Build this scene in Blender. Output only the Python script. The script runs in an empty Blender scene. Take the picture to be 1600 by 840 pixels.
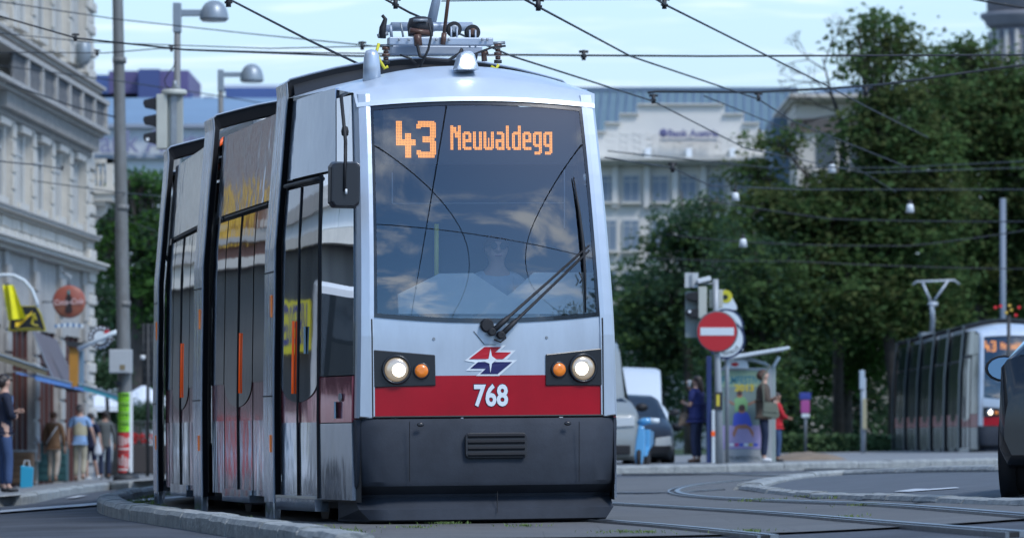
import bpy, bmesh, math, random
import numpy as np
from mathutils import Vector, Matrix, geometry, noise

# ------------------------------------------------------------------ camera, sky, sun, exposure
SC = bpy.context.scene
COL = SC.collection
FPX, HZ, CAMH = 7600.0, 685.0, 0.65          # focal length and horizon in photo pixels, eye height in metres
cam_data = bpy.data.cameras.new('camera')
cam_data.sensor_width = 36.0
cam_data.lens = FPX / 1600 * 36.0
cam_data.shift_y = (HZ - 420) / 1600
cam_data.clip_start = 0.5
cam_data.clip_end = 5000
cam_data.dof.use_dof = True
cam_data.dof.focus_distance = 35.6
cam_data.dof.aperture_fstop = 4.5
cam = bpy.data.objects.new('camera', cam_data)
COL.objects.link(cam)
cam.location = (0, 0, CAMH)
cam.rotation_euler = (math.radians(90), 0, 0)
SC.camera = cam

SUN_EL, SUN_AZ = math.radians(50), math.radians(138)
world = bpy.data.worlds.new("World")
SC.world = world
world.use_nodes = True
wn, wl = world.node_tree.nodes, world.node_tree.links
wn.clear()
def wnode(t, **kw):
    n = wn.new(t)
    for k, v in kw.items(): setattr(n, k, v)
    return n
sky = wnode('ShaderNodeTexSky', sky_type='NISHITA', sun_disc=False, sun_elevation=SUN_EL, sun_rotation=SUN_AZ,
            air_density=1.0, dust_density=0.3, ozone_density=2.6)
tc = wnode('ShaderNodeTexCoord')
sep = wnode('ShaderNodeSeparateXYZ')
wl.new(tc.outputs['Generated'], sep.inputs[0])
def wmath(op, a, b=None, c=None, clamp=False):
    n = wnode('ShaderNodeMath', operation=op, use_clamp=clamp)
    for i, x in enumerate((a, b, c)):
        if x is None: continue
        if isinstance(x, (int, float)): n.inputs[i].default_value = x
        else: wl.new(x, n.inputs[i])
    return n.outputs[0]
zc = wmath('MAXIMUM', sep.outputs[2], 0.03)
cx = wmath('DIVIDE', sep.outputs[0], zc); cy = wmath('DIVIDE', sep.outputs[1], zc)
comb = wnode('ShaderNodeCombineXYZ')
wl.new(cx, comb.inputs[0]); wl.new(cy, comb.inputs[1])
cn = wnode('ShaderNodeTexNoise')
cn.inputs['Scale'].default_value = 1.45; cn.inputs['Detail'].default_value = 9
cn.inputs['Roughness'].default_value = 0.6; cn.inputs['Distortion'].default_value = 0.7
wl.new(comb.outputs[0], cn.inputs['Vector'])
cm = wnode('ShaderNodeMapRange'); cm.interpolation_type = 'SMOOTHSTEP'
cm.inputs[1].default_value = 0.49; cm.inputs[2].default_value = 0.68
wl.new(cn.outputs[0], cm.inputs[0])
hz = wnode('ShaderNodeMapRange'); hz.interpolation_type = 'SMOOTHSTEP'      # pale veil towards the horizon, all round
hz.inputs[1].default_value = 0.02; hz.inputs[2].default_value = 0.24
hz.inputs[3].default_value = 0.92; hz.inputs[4].default_value = 0.0
wl.new(sep.outputs[2], hz.inputs[0])
mx1 = wnode('ShaderNodeMix', data_type='RGBA'); mx1.inputs['B'].default_value = (8.0, 8.8, 9.9, 1)
wl.new(cm.outputs[0], mx1.inputs['Factor']); hsv = wnode('ShaderNodeHueSaturation'); hsv.inputs['Saturation'].default_value = 1.25; wl.new(sky.outputs[0], hsv.inputs['Color']); wl.new(hsv.outputs[0], mx1.inputs['A'])
mx2 = wnode('ShaderNodeMix', data_type='RGBA'); mx2.inputs['B'].default_value = (2.55, 3.45, 4.6, 1)
wl.new(hz.outputs[0], mx2.inputs['Factor']); wl.new(mx1.outputs['Result'], mx2.inputs['A'])
bg = wnode('ShaderNodeBackground'); bg.inputs['Strength'].default_value = 0.15
wl.new(mx2.outputs['Result'], bg.inputs['Color'])
wo = wnode('ShaderNodeOutputWorld'); wl.new(bg.outputs[0], wo.inputs['Surface'])

sun_data = bpy.data.lights.new('sun', 'SUN')
sun_data.energy = 1.7; sun_data.angle = math.radians(16); sun_data.color = (1.0, 0.985, 0.97)
sun = bpy.data.objects.new('sun', sun_data); COL.objects.link(sun)
sd = Vector((math.sin(SUN_AZ) * math.cos(SUN_EL), math.cos(SUN_AZ) * math.cos(SUN_EL), math.sin(SUN_EL)))
sun.rotation_euler = sd.to_track_quat('Z', 'Y').to_euler()
sun.location = (0, 0, 40)
SC.view_settings.view_transform = 'Standard'
SC.view_settings.look = 'None'
SC.view_settings.exposure = 0.56
SC.view_settings.gamma = 1.0
SC.view_settings.use_curve_mapping = False
SC.render.engine = 'CYCLES'
SC.cycles.use_denoising = True
SC.cycles.max_bounces = 10
SC.cycles.transparent_max_bounces = 16
SC.cycles.caustics_reflective = False
SC.cycles.caustics_refractive = False

# ------------------------------------------------------------------ helpers
PI = math.pi
def ssm(a, b, x):
    t = min(1, max(0, (x - a) / (b - a))); return t * t * (3 - 2 * t)
def soft(x, k=1.2):
    return 0.5 * (x + math.sqrt(x * x + k * k))
def gz(x, y):
    """height of the street surface: it falls to the left and rises to the right"""
    l = -0.08 * soft(-3.9 - x) + 0.08 * soft(-40 - x)
    r = 0.078 * soft(x - 1.7) * (1 - 0.8 * ssm(42, 92, y)) - 0.078 * soft(x - 30) * (1 - 0.8 * ssm(42, 92, y))
    return l + r + 0.03
def W(px, py, Y):
    return Vector(((px - 800) / FPX * Y, Y, CAMH + (HZ - py) / FPX * Y))
def G(px, py, up=0.0):
    Y = FPX * CAMH / (py - HZ)
    for _ in range(60):
        z = gz((px - 800) / FPX * Y, Y) + up
        Y = 0.5 * Y + 0.5 * max(5, min(900, FPX * (CAMH - z) / (py - HZ)))
    X = (px - 800) / FPX * Y
    return Vector((X, Y, gz(X, Y) + up))

MATS = {}
def mat(name, col=(.5, .5, .5), rough=.6, metal=0.0, var=0.0, vscale=3.0, bump=0.0, bscale=20.0, emit=None, es=0.0,
        coat=0.0, col2=None, stretch=None, spec=0.5, wear=0.0, island=0.0, ior=None, alpha=None, trans=0.0, bdist=0.02, detail=5):
    if name in MATS: return MATS[name]
    m = bpy.data.materials.new(name); m.use_nodes = True
    nt = m.node_tree; ns, ls = nt.nodes, nt.links
    b = ns['Principled BSDF']
    b.inputs['Base Color'].default_value = (*col, 1); b.inputs['Roughness'].default_value = rough
    b.inputs['Metallic'].default_value = metal; b.inputs['Specular IOR Level'].default_value = spec
    if ior: b.inputs['IOR'].default_value = ior
    if coat: b.inputs['Coat Weight'].default_value = coat; b.inputs['Coat Roughness'].default_value = 0.04
    if trans: b.inputs['Transmission Weight'].default_value = trans
    if emit: b.inputs['Emission Color'].default_value = (*emit, 1); b.inputs['Emission Strength'].default_value = es
    if alpha is not None: b.inputs['Alpha'].default_value = alpha
    t = ns.new('ShaderNodeTexCoord'); vec = t.outputs['Object']
    if stretch:
        mp = ns.new('ShaderNodeMapping'); mp.inputs['Scale'].default_value = stretch
        ls.new(vec, mp.inputs[0]); vec = mp.outputs[0]
    if var or col2:
        n = ns.new('ShaderNodeTexNoise'); n.inputs['Scale'].default_value = vscale; n.inputs['Detail'].default_value = detail
        n.inputs['Roughness'].default_value = .65
        ls.new(vec, n.inputs['Vector'])
        r = ns.new('ShaderNodeMapRange'); r.inputs[1].default_value = .3; r.inputs[2].default_value = .7
        ls.new(n.outputs[0], r.inputs[0])
        x = ns.new('ShaderNodeMix'); x.data_type = 'RGBA'
        c2 = col2 or tuple(c * (1 - var) for c in col)
        c1 = col if col2 else tuple(min(1, c * (1 + var)) for c in col)
        x.inputs['A'].default_value = (*c1, 1); x.inputs['B'].default_value = (*c2, 1)
        ls.new(r.outputs[0], x.inputs['Factor'])
        out = x.outputs['Result']
        if island:
            g = ns.new('ShaderNodeNewGeometry'); h = ns.new('ShaderNodeHueSaturation')
            mr = ns.new('ShaderNodeMapRange'); mr.inputs[3].default_value = 1 - island; mr.inputs[4].default_value = 1 + island
            ls.new(g.outputs['Random Per Island'], mr.inputs[0]); ls.new(mr.outputs[0], h.inputs['Value'])
            ls.new(out, h.inputs['Color']); out = h.outputs[0]
        ls.new(out, b.inputs['Base Color'])
        if wear:
            rr = ns.new('ShaderNodeMapRange'); rr.inputs[3].default_value = rough; rr.inputs[4].default_value = min(1, rough + wear)
            ls.new(n.outputs[0], rr.inputs[0]); ls.new(rr.outputs[0], b.inputs['Roughness'])
    if bump:
        n2 = ns.new('ShaderNodeTexNoise'); n2.inputs['Scale'].default_value = bscale; n2.inputs['Detail'].default_value = 3 if bscale < 6 else 6
        ls.new(vec, n2.inputs['Vector'])
        bp = ns.new('ShaderNodeBump'); bp.inputs['Strength'].default_value = bump; bp.inputs['Distance'].default_value = bdist
        ls.new(n2.outputs[0], bp.inputs['Height']); ls.new(bp.outputs[0], b.inputs['Normal'])
    MATS[name] = m
    return m

class MB:
    def __init__(s): s.v = []; s.f = []; s.m = []; s.s = []
    def add(s, vs, fs, m=0, sm=False):
        o = len(s.v); s.v.extend([tuple(q) for q in vs])
        for f in fs: s.f.append(tuple(i + o for i in f)); s.m.append(m); s.s.append(sm)
        return s
    def box(s, c, d, m=0, rz=0, M=None):
        x, y, z = (q / 2 for q in d)
        vs = [Vector((a * x, b * y, e * z)) for a in (-1, 1) for b in (-1, 1) for e in (-1, 1)]
        R = M if M is not None else Matrix.Rotation(rz, 3, 'Z')
        vs = [R @ q + Vector(c) for q in vs]
        return s.add(vs, [(0, 1, 3, 2), (4, 6, 7, 5), (0, 4, 5, 1), (2, 3, 7, 6), (0, 2, 6, 4), (1, 5, 7, 3)], m)
    def bx(s, x0, x1, y0, y1, z0, z1, m=0):
        return s.box(((x0 + x1) / 2, (y0 + y1) / 2, (z0 + z1) / 2), (abs(x1 - x0), abs(y1 - y0), abs(z1 - z0)), m)
    def tube(s, pts, r, n=8, m=0, cap=True, sx=1.0):
        pts = [Vector(p) for p in pts]
        k = len(pts); rs = r if isinstance(r, (list, tuple)) else [r] * k
        vs = []; fs = []
        up = None
        for i, p in enumerate(pts):
            d = (pts[min(i + 1, k - 1)] - pts[max(i - 1, 0)])
            if d.length < 1e-9: d = Vector((0, 0, 1))
            d.normalize()
            if up is None:
                up = Vector((0, 0, 1)) if abs(d.z) < .9 else Vector((0, 1, 0))
            a = d.cross(up)
            if a.length < 1e-6: a = d.orthogonal()
            a.normalize(); b = a.cross(d).normalized(); up = b
            for j in range(n):
                t = 2 * PI * j / n
                vs.append(p + (a * math.cos(t) * sx + b * math.sin(t)) * rs[i])
        for i in range(k - 1):
            for j in range(n):
                fs.append((i * n + j, i * n + (j + 1) % n, (i + 1) * n + (j + 1) % n, (i + 1) * n + j))
        s.add(vs, fs, m, n > 5)
        if cap:
            o = len(s.v) - len(vs)
            s.f.append(tuple(o + j for j in range(n))); s.m.append(m); s.s.append(False)
            s.f.append(tuple(o + (k - 1) * n + j for j in reversed(range(n)))); s.m.append(m); s.s.append(False)
        return s
    def grid(s, fn, nu, nv, m=0, sm=True):
        vs = [fn(i / nu, j / nv) for j in range(nv + 1) for i in range(nu + 1)]
        w = nu + 1
        return s.add(vs, [(j * w + i, j * w + i + 1, (j + 1) * w + i + 1, (j + 1) * w + i) for j in range(nv) for i in range(nu)], m, sm)
    def prism(s, poly, a, b, fn, m=0, sm=False):
        """closed polygon of 2D points; fn(x, y, depth) -> 3D, extruded from depth a to b"""
        n = len(poly)
        vs = [fn(x, y, a) for x, y in poly] + [fn(x, y, b) for x, y in poly]
        s.add(vs, [(i, (i + 1) % n, n + (i + 1) % n, n + i) for i in range(n)], m, sm)
        o = len(s.v) - 2 * n
        tri = geometry.tessellate_polygon([[Vector((x, y, 0)) for x, y in poly]])
        for t in tri:
            s.f.append(tuple(o + i for i in t)); s.m.append(m); s.s.append(False)
            s.f.append(tuple(o + n + i for i in reversed(t))); s.m.append(m); s.s.append(False)
        return s
    def lathe(s, prof, c, n=20, m=0, M=None, sm=True):
        """profile of (radius, height) round the z axis of M at c"""
        R = M if M is not None else Matrix.Identity(3)
        vs = [Vector(c) + R @ Vector((r * math.cos(2 * PI * j / n), r * math.sin(2 * PI * j / n), h)) for r, h in prof for j in range(n)]
        fs = [(i * n + j, i * n + (j + 1) % n, (i + 1) * n + (j + 1) % n, (i + 1) * n + j) for i in range(len(prof) - 1) for j in range(n)]
        s.add(vs, fs, m, sm)
        o = len(s.v) - len(vs)
        s.f.append(tuple(o + j for j in reversed(range(n)))); s.m.append(m); s.s.append(False)
        s.f.append(tuple(o + (len(prof) - 1) * n + j for j in range(n))); s.m.append(m); s.s.append(False)
        return s
    def text(s, txt, size, fn, m=0, bold=0.0, depth=0.0, align='CENTER', sx=1.0):
        cu = bpy.data.curves.new('t', 'FONT'); cu.body = txt; cu.size = size; cu.offset = bold
        cu.align_x = align; cu.align_y = 'CENTER'; cu.extrude = depth; cu.resolution_u = 3
        ob = bpy.data.objects.new('t', cu); COL.objects.link(ob)
        me = bpy.data.meshes.new_from_object(ob.evaluated_get(bpy.context.evaluated_depsgraph_get()))
        s.add([fn(v.co.x * sx, v.co.y, v.co.z) for v in me.vertices], [tuple(p.vertices) for p in me.polygons], m)
        bpy.data.objects.remove(ob); bpy.data.curves.remove(cu); bpy.data.meshes.remove(me)
        return s
    def mesh(s, name, mats):
        me = bpy.data.meshes.new(name)
        me.from_pydata(s.v, [], s.f)
        for x in (mats if isinstance(mats, (list, tuple)) else [mats]): me.materials.append(x)
        me.polygons.foreach_set('material_index', s.m)
        me.polygons.foreach_set('use_smooth', s.s)
        me.update()
        return me
    def build(s, name, mats, parent=None, kind=None, label=None, bevel=0.0, fix=True, cat=None, group=None, loc=None):
        me = s.mesh(name, mats)
        if fix:
            bm = bmesh.new(); bm.from_mesh(me); bmesh.ops.recalc_face_normals(bm, faces=bm.faces); bm.to_mesh(me); bm.free()
        return link(name, me, parent, kind, label, bevel, cat, group, loc)
def link(name, me, parent=None, kind=None, label=None, bevel=0.0, cat=None, group=None, loc=None):
    o = bpy.data.objects.new(name, me); COL.objects.link(o)
    if parent is not None: o.parent = parent
    if loc is not None: o.location = loc
    if kind: o['kind'] = kind
    if label: o['label'] = label
    if cat: o['category'] = cat
    if group: o['group'] = group
    if bevel:
        b = o.modifiers.new('bevel', 'BEVEL'); b.width = bevel; b.segments = 2; b.limit_method = 'ANGLE'; b.angle_limit = math.radians(40)
        b.harden_normals = False
    return o
def thing(name, label, cat, loc=(0, 0, 0), rz=0.0, group=None, scale=None):
    o = bpy.data.objects.new(name, None); COL.objects.link(o)
    o.empty_display_size = 0.2
    o.location = loc; o.rotation_euler = (0, 0, rz); o['label'] = label; o['category'] = cat
    if group: o['group'] = group
    if scale: o.scale = (scale,) * 3
    return o
def copy_tree(o, loc=None, rz=None, label=None, parent=None, scale=None):
    c = o.copy(); COL.objects.link(c)
    if parent is not None: c.parent = parent
    if loc is not None: c.location = loc
    if rz is not None: c.rotation_euler = (0, 0, rz)
    if scale is not None: c.scale = (scale,) * 3
    if label: c['label'] = label
    for ch in [q for q in COL.objects if q.parent == o]: copy_tree(ch, parent=c)
    return c
def disc_m(normal):
    return Vector(normal).to_track_quat('Z', 'Y').to_matrix()

# materials used in several places
steel = mat('galvanised_steel', (.30, .33, .35), .5, .6, var=.15, vscale=6)
dark_steel = mat('dark_steel', (.045, .05, .055), .55, .4, var=.2)
black = mat('black_rubber', (.012, .013, .016), .6)
blackgloss = mat('black_gloss', (.01, .012, .016), .12, coat=.5)
white_plastic = mat('white_plastic', (.72, .76, .78), .4, var=.05)
cream_box = mat('signal_housing', (.50, .52, .46), .5, var=.08)

def leaf_mat(name, c1, c2, scale, isl):
    m = mat(name, c1, .8, col2=c2, vscale=scale, island=isl, spec=.1)
    nt = m.node_tree; b = nt.nodes['Principled BSDF']; src = b.inputs['Base Color'].links[0].from_socket
    tr = nt.nodes.new('ShaderNodeBsdfTranslucent'); mx = nt.nodes.new('ShaderNodeMixShader'); mx.inputs[0].default_value = .48
    nt.links.new(src, tr.inputs['Color']); out = nt.nodes['Material Output']
    nt.links.new(b.outputs[0], mx.inputs[1]); nt.links.new(tr.outputs[0], mx.inputs[2]); nt.links.new(mx.outputs[0], out.inputs['Surface'])
    return m
# ------------------------------------------------------------------ ground and roads
m_asph = mat('asphalt', (.055, .064, .078), .85, var=.45, vscale=.7, bump=.5, bscale=90, bdist=.01, detail=9)
m_asph2 = mat('asphalt_lane', (.085, .098, .112), .8, var=.2, vscale=2.0, bump=.4, bscale=90, bdist=.01, detail=9)
m_slab = mat('concrete_slab', (.128, .130, .126), .78, col2=(.095, .098, .098), vscale=1.2, bump=.5, bscale=45, bdist=.012, detail=9)
m_slab2 = mat('concrete_slab_worn', (.136, .138, .133), .75, col2=(.098, .10, .10), vscale=1.6, bump=.5, bscale=45, bdist=.012, detail=9)
m_kerb = mat('granite_kerb', (.38, .40, .39), .75, col2=(.19, .21, .21), vscale=5, bump=.7, bscale=24, bdist=.03, detail=9)
m_side = mat('pavement', (.24, .25, .25), .8, col2=(.16, .17, .175), vscale=.8, bump=.3, bscale=30, detail=8)
m_paint = mat('road_paint', (.55, .58, .60), .6, col2=(.38, .41, .43), vscale=9)
m_rail = mat('rail_steel', (.24, .26, .28), .38, .8, var=.3, vscale=8)
m_groove = mat('rail_groove', (.018, .019, .02), .8)

def lin(a, b, n): return [a + (b - a) * i / n for i in range(n + 1)]
xs = [-300, -160, -100, -70] + lin(-50, -14, 24) + lin(-13.5, 12, 102) + lin(13, 40, 27) + [60, 90, 150, 300]
ys = [-80, -40, -10, 5, 15] + lin(20, 75, 110) + lin(76, 140, 64) + lin(145, 200, 11) + [240, 300, 400, 600, 900, 1500, 2500]
g = MB(); w = len(xs)
g.add([(x, y, gz(x, y)) for y in ys for x in xs],
      [(j * w + i, j * w + i + 1, (j + 1) * w + i + 1, (j + 1) * w + i) for j in range(len(ys) - 1) for i in range(w - 1)], 0, True)
g.build('ground', m_asph, kind='structure', fix=False)

def resample(pts, step):
    pts = [Vector((p[0], p[1])) for p in pts]
    out = [pts[0]]
    for a, b in zip(pts, pts[1:]):
        n = max(1, int((b - a).length / step))
        out += [a.lerp(b, i / n) for i in range(1, n + 1)]
    return out
def smooth_path(pts, it=2):
    pts = [Vector((p[0], p[1])) for p in pts]
    for _ in range(it):
        q = [pts[0]]
        for a, b in zip(pts, pts[1:]): q += [a.lerp(b, .25), a.lerp(b, .75)]
        q.append(pts[-1]); pts = q
    return pts
def sheet(name, poly, up, m, step=1.0, kind='structure', parent=None, fn=gz):
    """a sheet draped over the street: polygon filled, cut to a grid, raised by `up`"""
    bm = bmesh.new()
    vs = [bm.verts.new((p[0], p[1], 0)) for p in poly]
    bm.faces.new(vs)
    x0, x1 = min(p[0] for p in poly), max(p[0] for p in poly); y0, y1 = min(p[1] for p in poly), max(p[1] for p in poly)
    for ax, a, b in ((0, x0, x1), (1, y0, y1)):
        n = int((b - a) / step)
        for i in range(1, n + 1):
            co = [0, 0, 0]; no = [0, 0, 0]; co[ax] = a + i * step; no[ax] = 1
            bmesh.ops.bisect_plane(bm, geom=bm.verts[:] + bm.edges[:] + bm.faces[:], plane_co=co, plane_no=no)
    for v in bm.verts: v.co.z = fn(v.co.x, v.co.y) + up
    me = bpy.data.meshes.new(name); bm.to_mesh(me); bm.free()
    me.materials.append(m)
    return link(name, me, parent, kind)
def ribbon(b, path, width, up0, up1, m=0, step=.5, prof=None):
    """a strip of width centred on a ground path, between two heights above the street"""
    P = resample(path, step); n = len(P)
    L, R = [], []
    for i, p in enumerate(P):
        d = (P[min(i + 1, n - 1)] - P[max(i - 1, 0)]).normalized(); o = Vector((-d.y, d.x)) * width / 2
        L.append(p + o); R.append(p - o)
    vs = []
    for l, r in zip(L, R):
        zl, zr = gz(*l), gz(*r)
        vs += [(l.x, l.y, zl + up0), (l.x, l.y, zl + up1), (r.x, r.y, zr + up1), (r.x, r.y, zr + up0)]
    fs = [(4 * i + k, 4 * i + k + 1, 4 * i + 5 + k, 4 * i + 4 + k) for i in range(n - 1) for k in range(3)]
    fs += [(0, 3, 2, 1), (4 * n - 4, 4 * n - 3, 4 * n - 2, 4 * n - 1)]
    b.add(vs, fs, m)

def gpath(pp): return [G(x, y) for x, y in pp]

# kerbs: every stone a piece of its own
def kerb(path, width, high, stone, root, seed=0):
    R = random.Random(seed)
    P = resample(path, .1); acc = []; run = 0; start = 0
    cuts = [0]
    tgt = stone * R.uniform(.85, 1.15)
    for i in range(1, len(P)):
        run += (P[i] - P[i - 1]).length
        if run > tgt: cuts.append(i); run = 0; tgt = stone * R.uniform(.85, 1.15)
    if cuts[-1] != len(P) - 1: cuts.append(len(P) - 1)
    for a, b in zip(cuts, cuts[1:]):
        seg = P[a:b + 1]
        if len(seg) < 3: continue
        n = len(seg); vs = []
        dz = R.uniform(-.008, .008); dw = R.uniform(-.01, .01); tl = R.uniform(-.01, .01)
        idx = [0, n // 3, 2 * n // 3, n - 1]
        for q, i in enumerate(idx):
            d = (seg[min(i + 1, n - 1)] - seg[max(i - 1, 0)]).normalized()
            p = seg[i] + d * (.006 if q == 0 else -.006 if q == 3 else 0)
            o = Vector((-d.y, d.x))
            for k, (s, h) in enumerate(((.5, -.1), (.5, high - .035), (.40, high - .004), (.15, high + .004), (-.15, high + .004), (-.40, high - .004), (-.5, high - .035), (-.5, -.1))):
                e = p + o * s * (width + dw)
                vs.append((e.x, e.y, gz(*e) + h + dz + R.uniform(-.003, .003)))
        fs = [(8 * i + k, 8 * i + (k + 1) % 8, 8 * i + 8 + (k + 1) % 8, 8 * i + 8 + k) for i in range(3) for k in range(8)]
        fs += [tuple(range(8)), tuple(24 + k for k in reversed(range(8)))]
        MB().add(vs, fs).build('kerb_stone', m_kerb, root)

def kerb_root(path):
    o = bpy.data.objects.new('kerb', None); COL.objects.link(o); o['kind'] = 'structure'
    return o
isl_edge = smooth_path(gpath([(270, 772), (205, 779), (174, 788), (168, 798), (195, 808), (283, 822), (395, 839), (470, 852), (560, 870)]), 2)
k = kerb_root(isl_edge)
kerb(isl_edge, .22, .12, .95, k, 1)
# track strip inside the left kerb
up_r = [G(1600, 737), G(1530, 737), G(1420, 739), G(1330, 742), G(1250, 747), G(1195, 757), G(1168, 766)]
lo_r = [G(1168, 766), G(1230, 774), G(1290, 779), G(1400, 783), G(1500, 787), G(1600, 791)]
up_r = [Vector((p.x, p.y)) for p in up_r]; lo_r = [Vector((p.x, p.y)) for p in lo_r]
kr = kerb_root(up_r)
lane = [up_r[0] + Vector((6, 1))] + up_r + lo_r[1:] + [Vector((lo_r[-1].x + .9, lo_r[-1].y - 6)), Vector((14, lo_r[-1].y - 6))]
kerb(smooth_path([up_r[0] + Vector((6, 1))] + up_r, 2), .30, .07, 1.3, kr, 2)
kerb(smooth_path(lo_r + [Vector((lo_r[-1].x + .9, lo_r[-1].y - 6))], 2), .20, .055, 1.0, kr, 3)
sheet('side_lane', lane, .012, m_asph2, .8)
# paving of the tram tracks: large slabs, each its own piece
slab_root = bpy.data.objects.new('track_paving', None); COL.objects.link(slab_root); slab_root['kind'] = 'structure'
def inside(poly, x, y):
    c = False; n = len(poly)
    for i in range(n):
        a, b = poly[i], poly[i - 1]
        if (a[1] > y) != (b[1] > y) and x < (b[0] - a[0]) * (y - a[1]) / (b[1] - a[1]) + a[0]: c = not c
    return c
R = random.Random(5)
isl_x = lambda y: min((abs(p.y - y), p.x) for p in resample(isl_edge, .3))[1]
for j in range(24):
    for i in range(9):
        x0 = -2.9 + i * 1.55 + (j % 2) * .5 - j * .12; y0 = 29.5 + j * 1.9
        x1, y1 = x0 + 1.548, y0 + 1.898
        if x0 > 8 or x0 / y1 > .13 or x1 < -5.6: continue
        NX, NY = 4, 5; b = MB(); cell = []
        for q in range(NY):
            for p in range(NX):
                cx_, cy_ = x0 + (p + .5) * (x1 - x0) / NX, y0 + (q + .5) * (y1 - y0) / NY
                if not inside(lane, cx_, cy_) and not (cy_ < 58 and cx_ < isl_x(cy_) + .25): cell.append((p, q))
        if not cell: continue
        up = .014
        vs = [(x0 + (x1 - x0) * p / NX, y0 + (y1 - y0) * q / NY, gz(x0 + (x1 - x0) * p / NX, y0 + (y1 - y0) * q / NY) + up) for q in range(NY + 1) for p in range(NX + 1)]
        fs = [(q * (NX + 1) + p, q * (NX + 1) + p + 1, (q + 1) * (NX + 1) + p + 1, (q + 1) * (NX + 1) + p) for p, q in cell]
        b.add(vs, fs).build('paving_slab', m_slab if R.random() < .6 else m_slab2, slab_root, fix=False)

# rails: bright head and dark groove
def rail(name, pp, both=True, ext=None):
    P = [Vector((p[0], p[1])) for p in (gpath(pp) if pp and len(pp[0]) == 2 and not isinstance(pp[0], Vector) else pp)]
    if ext: P = P + [Vector(e) for e in ext]
    P = smooth_path(P, 3)
    o = bpy.data.objects.new('tram_rail', None); COL.objects.link(o); o['kind'] = 'structure'
    b = MB(); ribbon(b, P, .05, -.05, .033, 0, .5); b.build('rail_head', m_rail, o, fix=False)
    n = len(P); Q = []; K = []
    for i, p in enumerate(P):
        d = (P[min(i + 1, n - 1)] - P[max(i - 1, 0)]).normalized()
        Q.append(p + Vector((-d.y, d.x)) * .055); K.append(p + Vector((-d.y, d.x)) * .09)
    b = MB(); ribbon(b, Q, .05, -.05, .028, 0, .5); b.build('rail_groove', m_groove, o, fix=False)
    b = MB(); ribbon(b, K, .02, -.05, .032, 0, .5); b.build('guard_rail', m_rail, o, fix=False)
rail('r', [(1700, 818), (1600, 809), (1397, 792), (1275, 788), (1153, 783), (1080, 778), (1052, 771), (1072, 763), (1113, 757), (1194, 750), (1290, 744), (1400, 738), (1500, 734)])
rail('r', [(1600, 838), (1356, 818), (1235, 807), (1113, 799), (966, 790), (800, 782)])
rail('r', [(1210, 843), (1072, 828), (950, 818), (800, 806)])
rail('r', [(1560, 760), (1400, 750), (1300, 747), (1120, 768), (1040, 773), (970, 773)][3:])
rail('r', [(1250, 746), (1120, 741), (980, 742)])
rail('r', [(1500, 731), (1250, 733), (980, 736)])

# left pavement with its kerb
edge_l = gpath([(-260, 806), (-60, 796), (30, 789), (78, 777), (150, 766), (235, 761), (330, 752)]) + [Vector((-6.2, 140, 0)), Vector((-5.8, 175, 0))]
side_poly = [(p.x, p.y) for p in edge_l] + [(-7, 260), (-60, 260), (-60, 50), (-22, 44)]
sheet('left_pavement', side_poly, .12, m_side, 1.5)
k = kerb_root(edge_l); kerb(smooth_path(edge_l, 2), .3, .13, 1.4, k, 7)
# far stop island on the right
plat = [(1.3, 84), (1.3, 128), (12, 140), (12, 104), (9.0, 92), (5.0, 86.2)]
sheet('stop_platform', plat, .13, m_side, 1.5)
k = kerb_root(plat); kerb([plat[1], plat[0], plat[5], plat[4], plat[3]], .28, .14, 1.2, k, 9)
gr = MB()
# painted marks
def mark(poly):
    b = sheet('road_marking', poly, .020, m_paint, .7)
a0, a1 = G(1412, 766), G(1490, 766)
c = G(1452, 767)
mark([(c.x - .22, c.y - .5), (c.x + .22, c.y - .5), (c.x + .24, c.y + .1), (c.x + .02, c.y + .2), (c.x - .05, c.y + .9), (c.x - .3, c.y + .2)])
for p in ([(0, 803), (0, 799.5), (120, 790), (300, 776), (300, 777.5), (130, 793)],):
    q = [G(*e) for e in p]; mark([(e.x, e.y) for e in q])
for i in range(7):
    y = 62 + i * 9
    mark([(-5.7 - i * .1, y), (-5.55 - i * .1, y), (-5.75 - i * .1, y + 4), (-5.9 - i * .1, y + 4)])

m_crack = mat('tar_crack', (.02, .022, .025), .7); R = random.Random(21)
for (x, y) in ():
    p = G(x, y); P = [Vector((p.x, p.y))]
    for _ in range(7): P.append(P[-1] + Vector((R.uniform(.05, .32), R.uniform(-.5, .7))))
    b = MB(); ribbon(b, P, .014, -.01, .028, 0, .5); b.build('tar_crack', m_crack, kind='structure', fix=False)
# grass tufts in the joints
m_grass = mat('grass_blades', (.09, .17, .035), .7, col2=(.16, .20, .06), vscale=3, island=.3)
def tuft(b, p, n, h, spread, R):
    for _ in range(n):
        a = R.uniform(0, 2 * PI); r = abs(R.gauss(0, spread)); q = Vector((p.x + math.cos(a) * r, p.y + math.sin(a) * r * 2, 0))
        q.z = gz(q.x, q.y) + .02
        t = Vector((R.gauss(0, .25), R.gauss(0, .25), 1)).normalized() * h * R.uniform(.5, 1.2)
        s = Vector((math.cos(a * 3), math.sin(a * 3), 0)) * .004
        b.add([q - s, q + s, q + t * .6 + s * .7, q + t + Vector((R.gauss(0, .01), 0, 0)), q + t * .6 - s * .7], [(0, 1, 2, 3, 4)])
R = random.Random(12)
gb = MB()
for i in range(150):
    t = R.random(); base = smooth_path(isl_edge, 0); k_ = int(t * (len(base) - 1)); p = base[k_] + Vector((R.uniform(.14, .45), R.uniform(-.3, .3)))
    tuft(gb, p, R.randint(8, 26), R.uniform(.015, .045) * (2.2 if R.random() < .05 else 1), .05, R)
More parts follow.
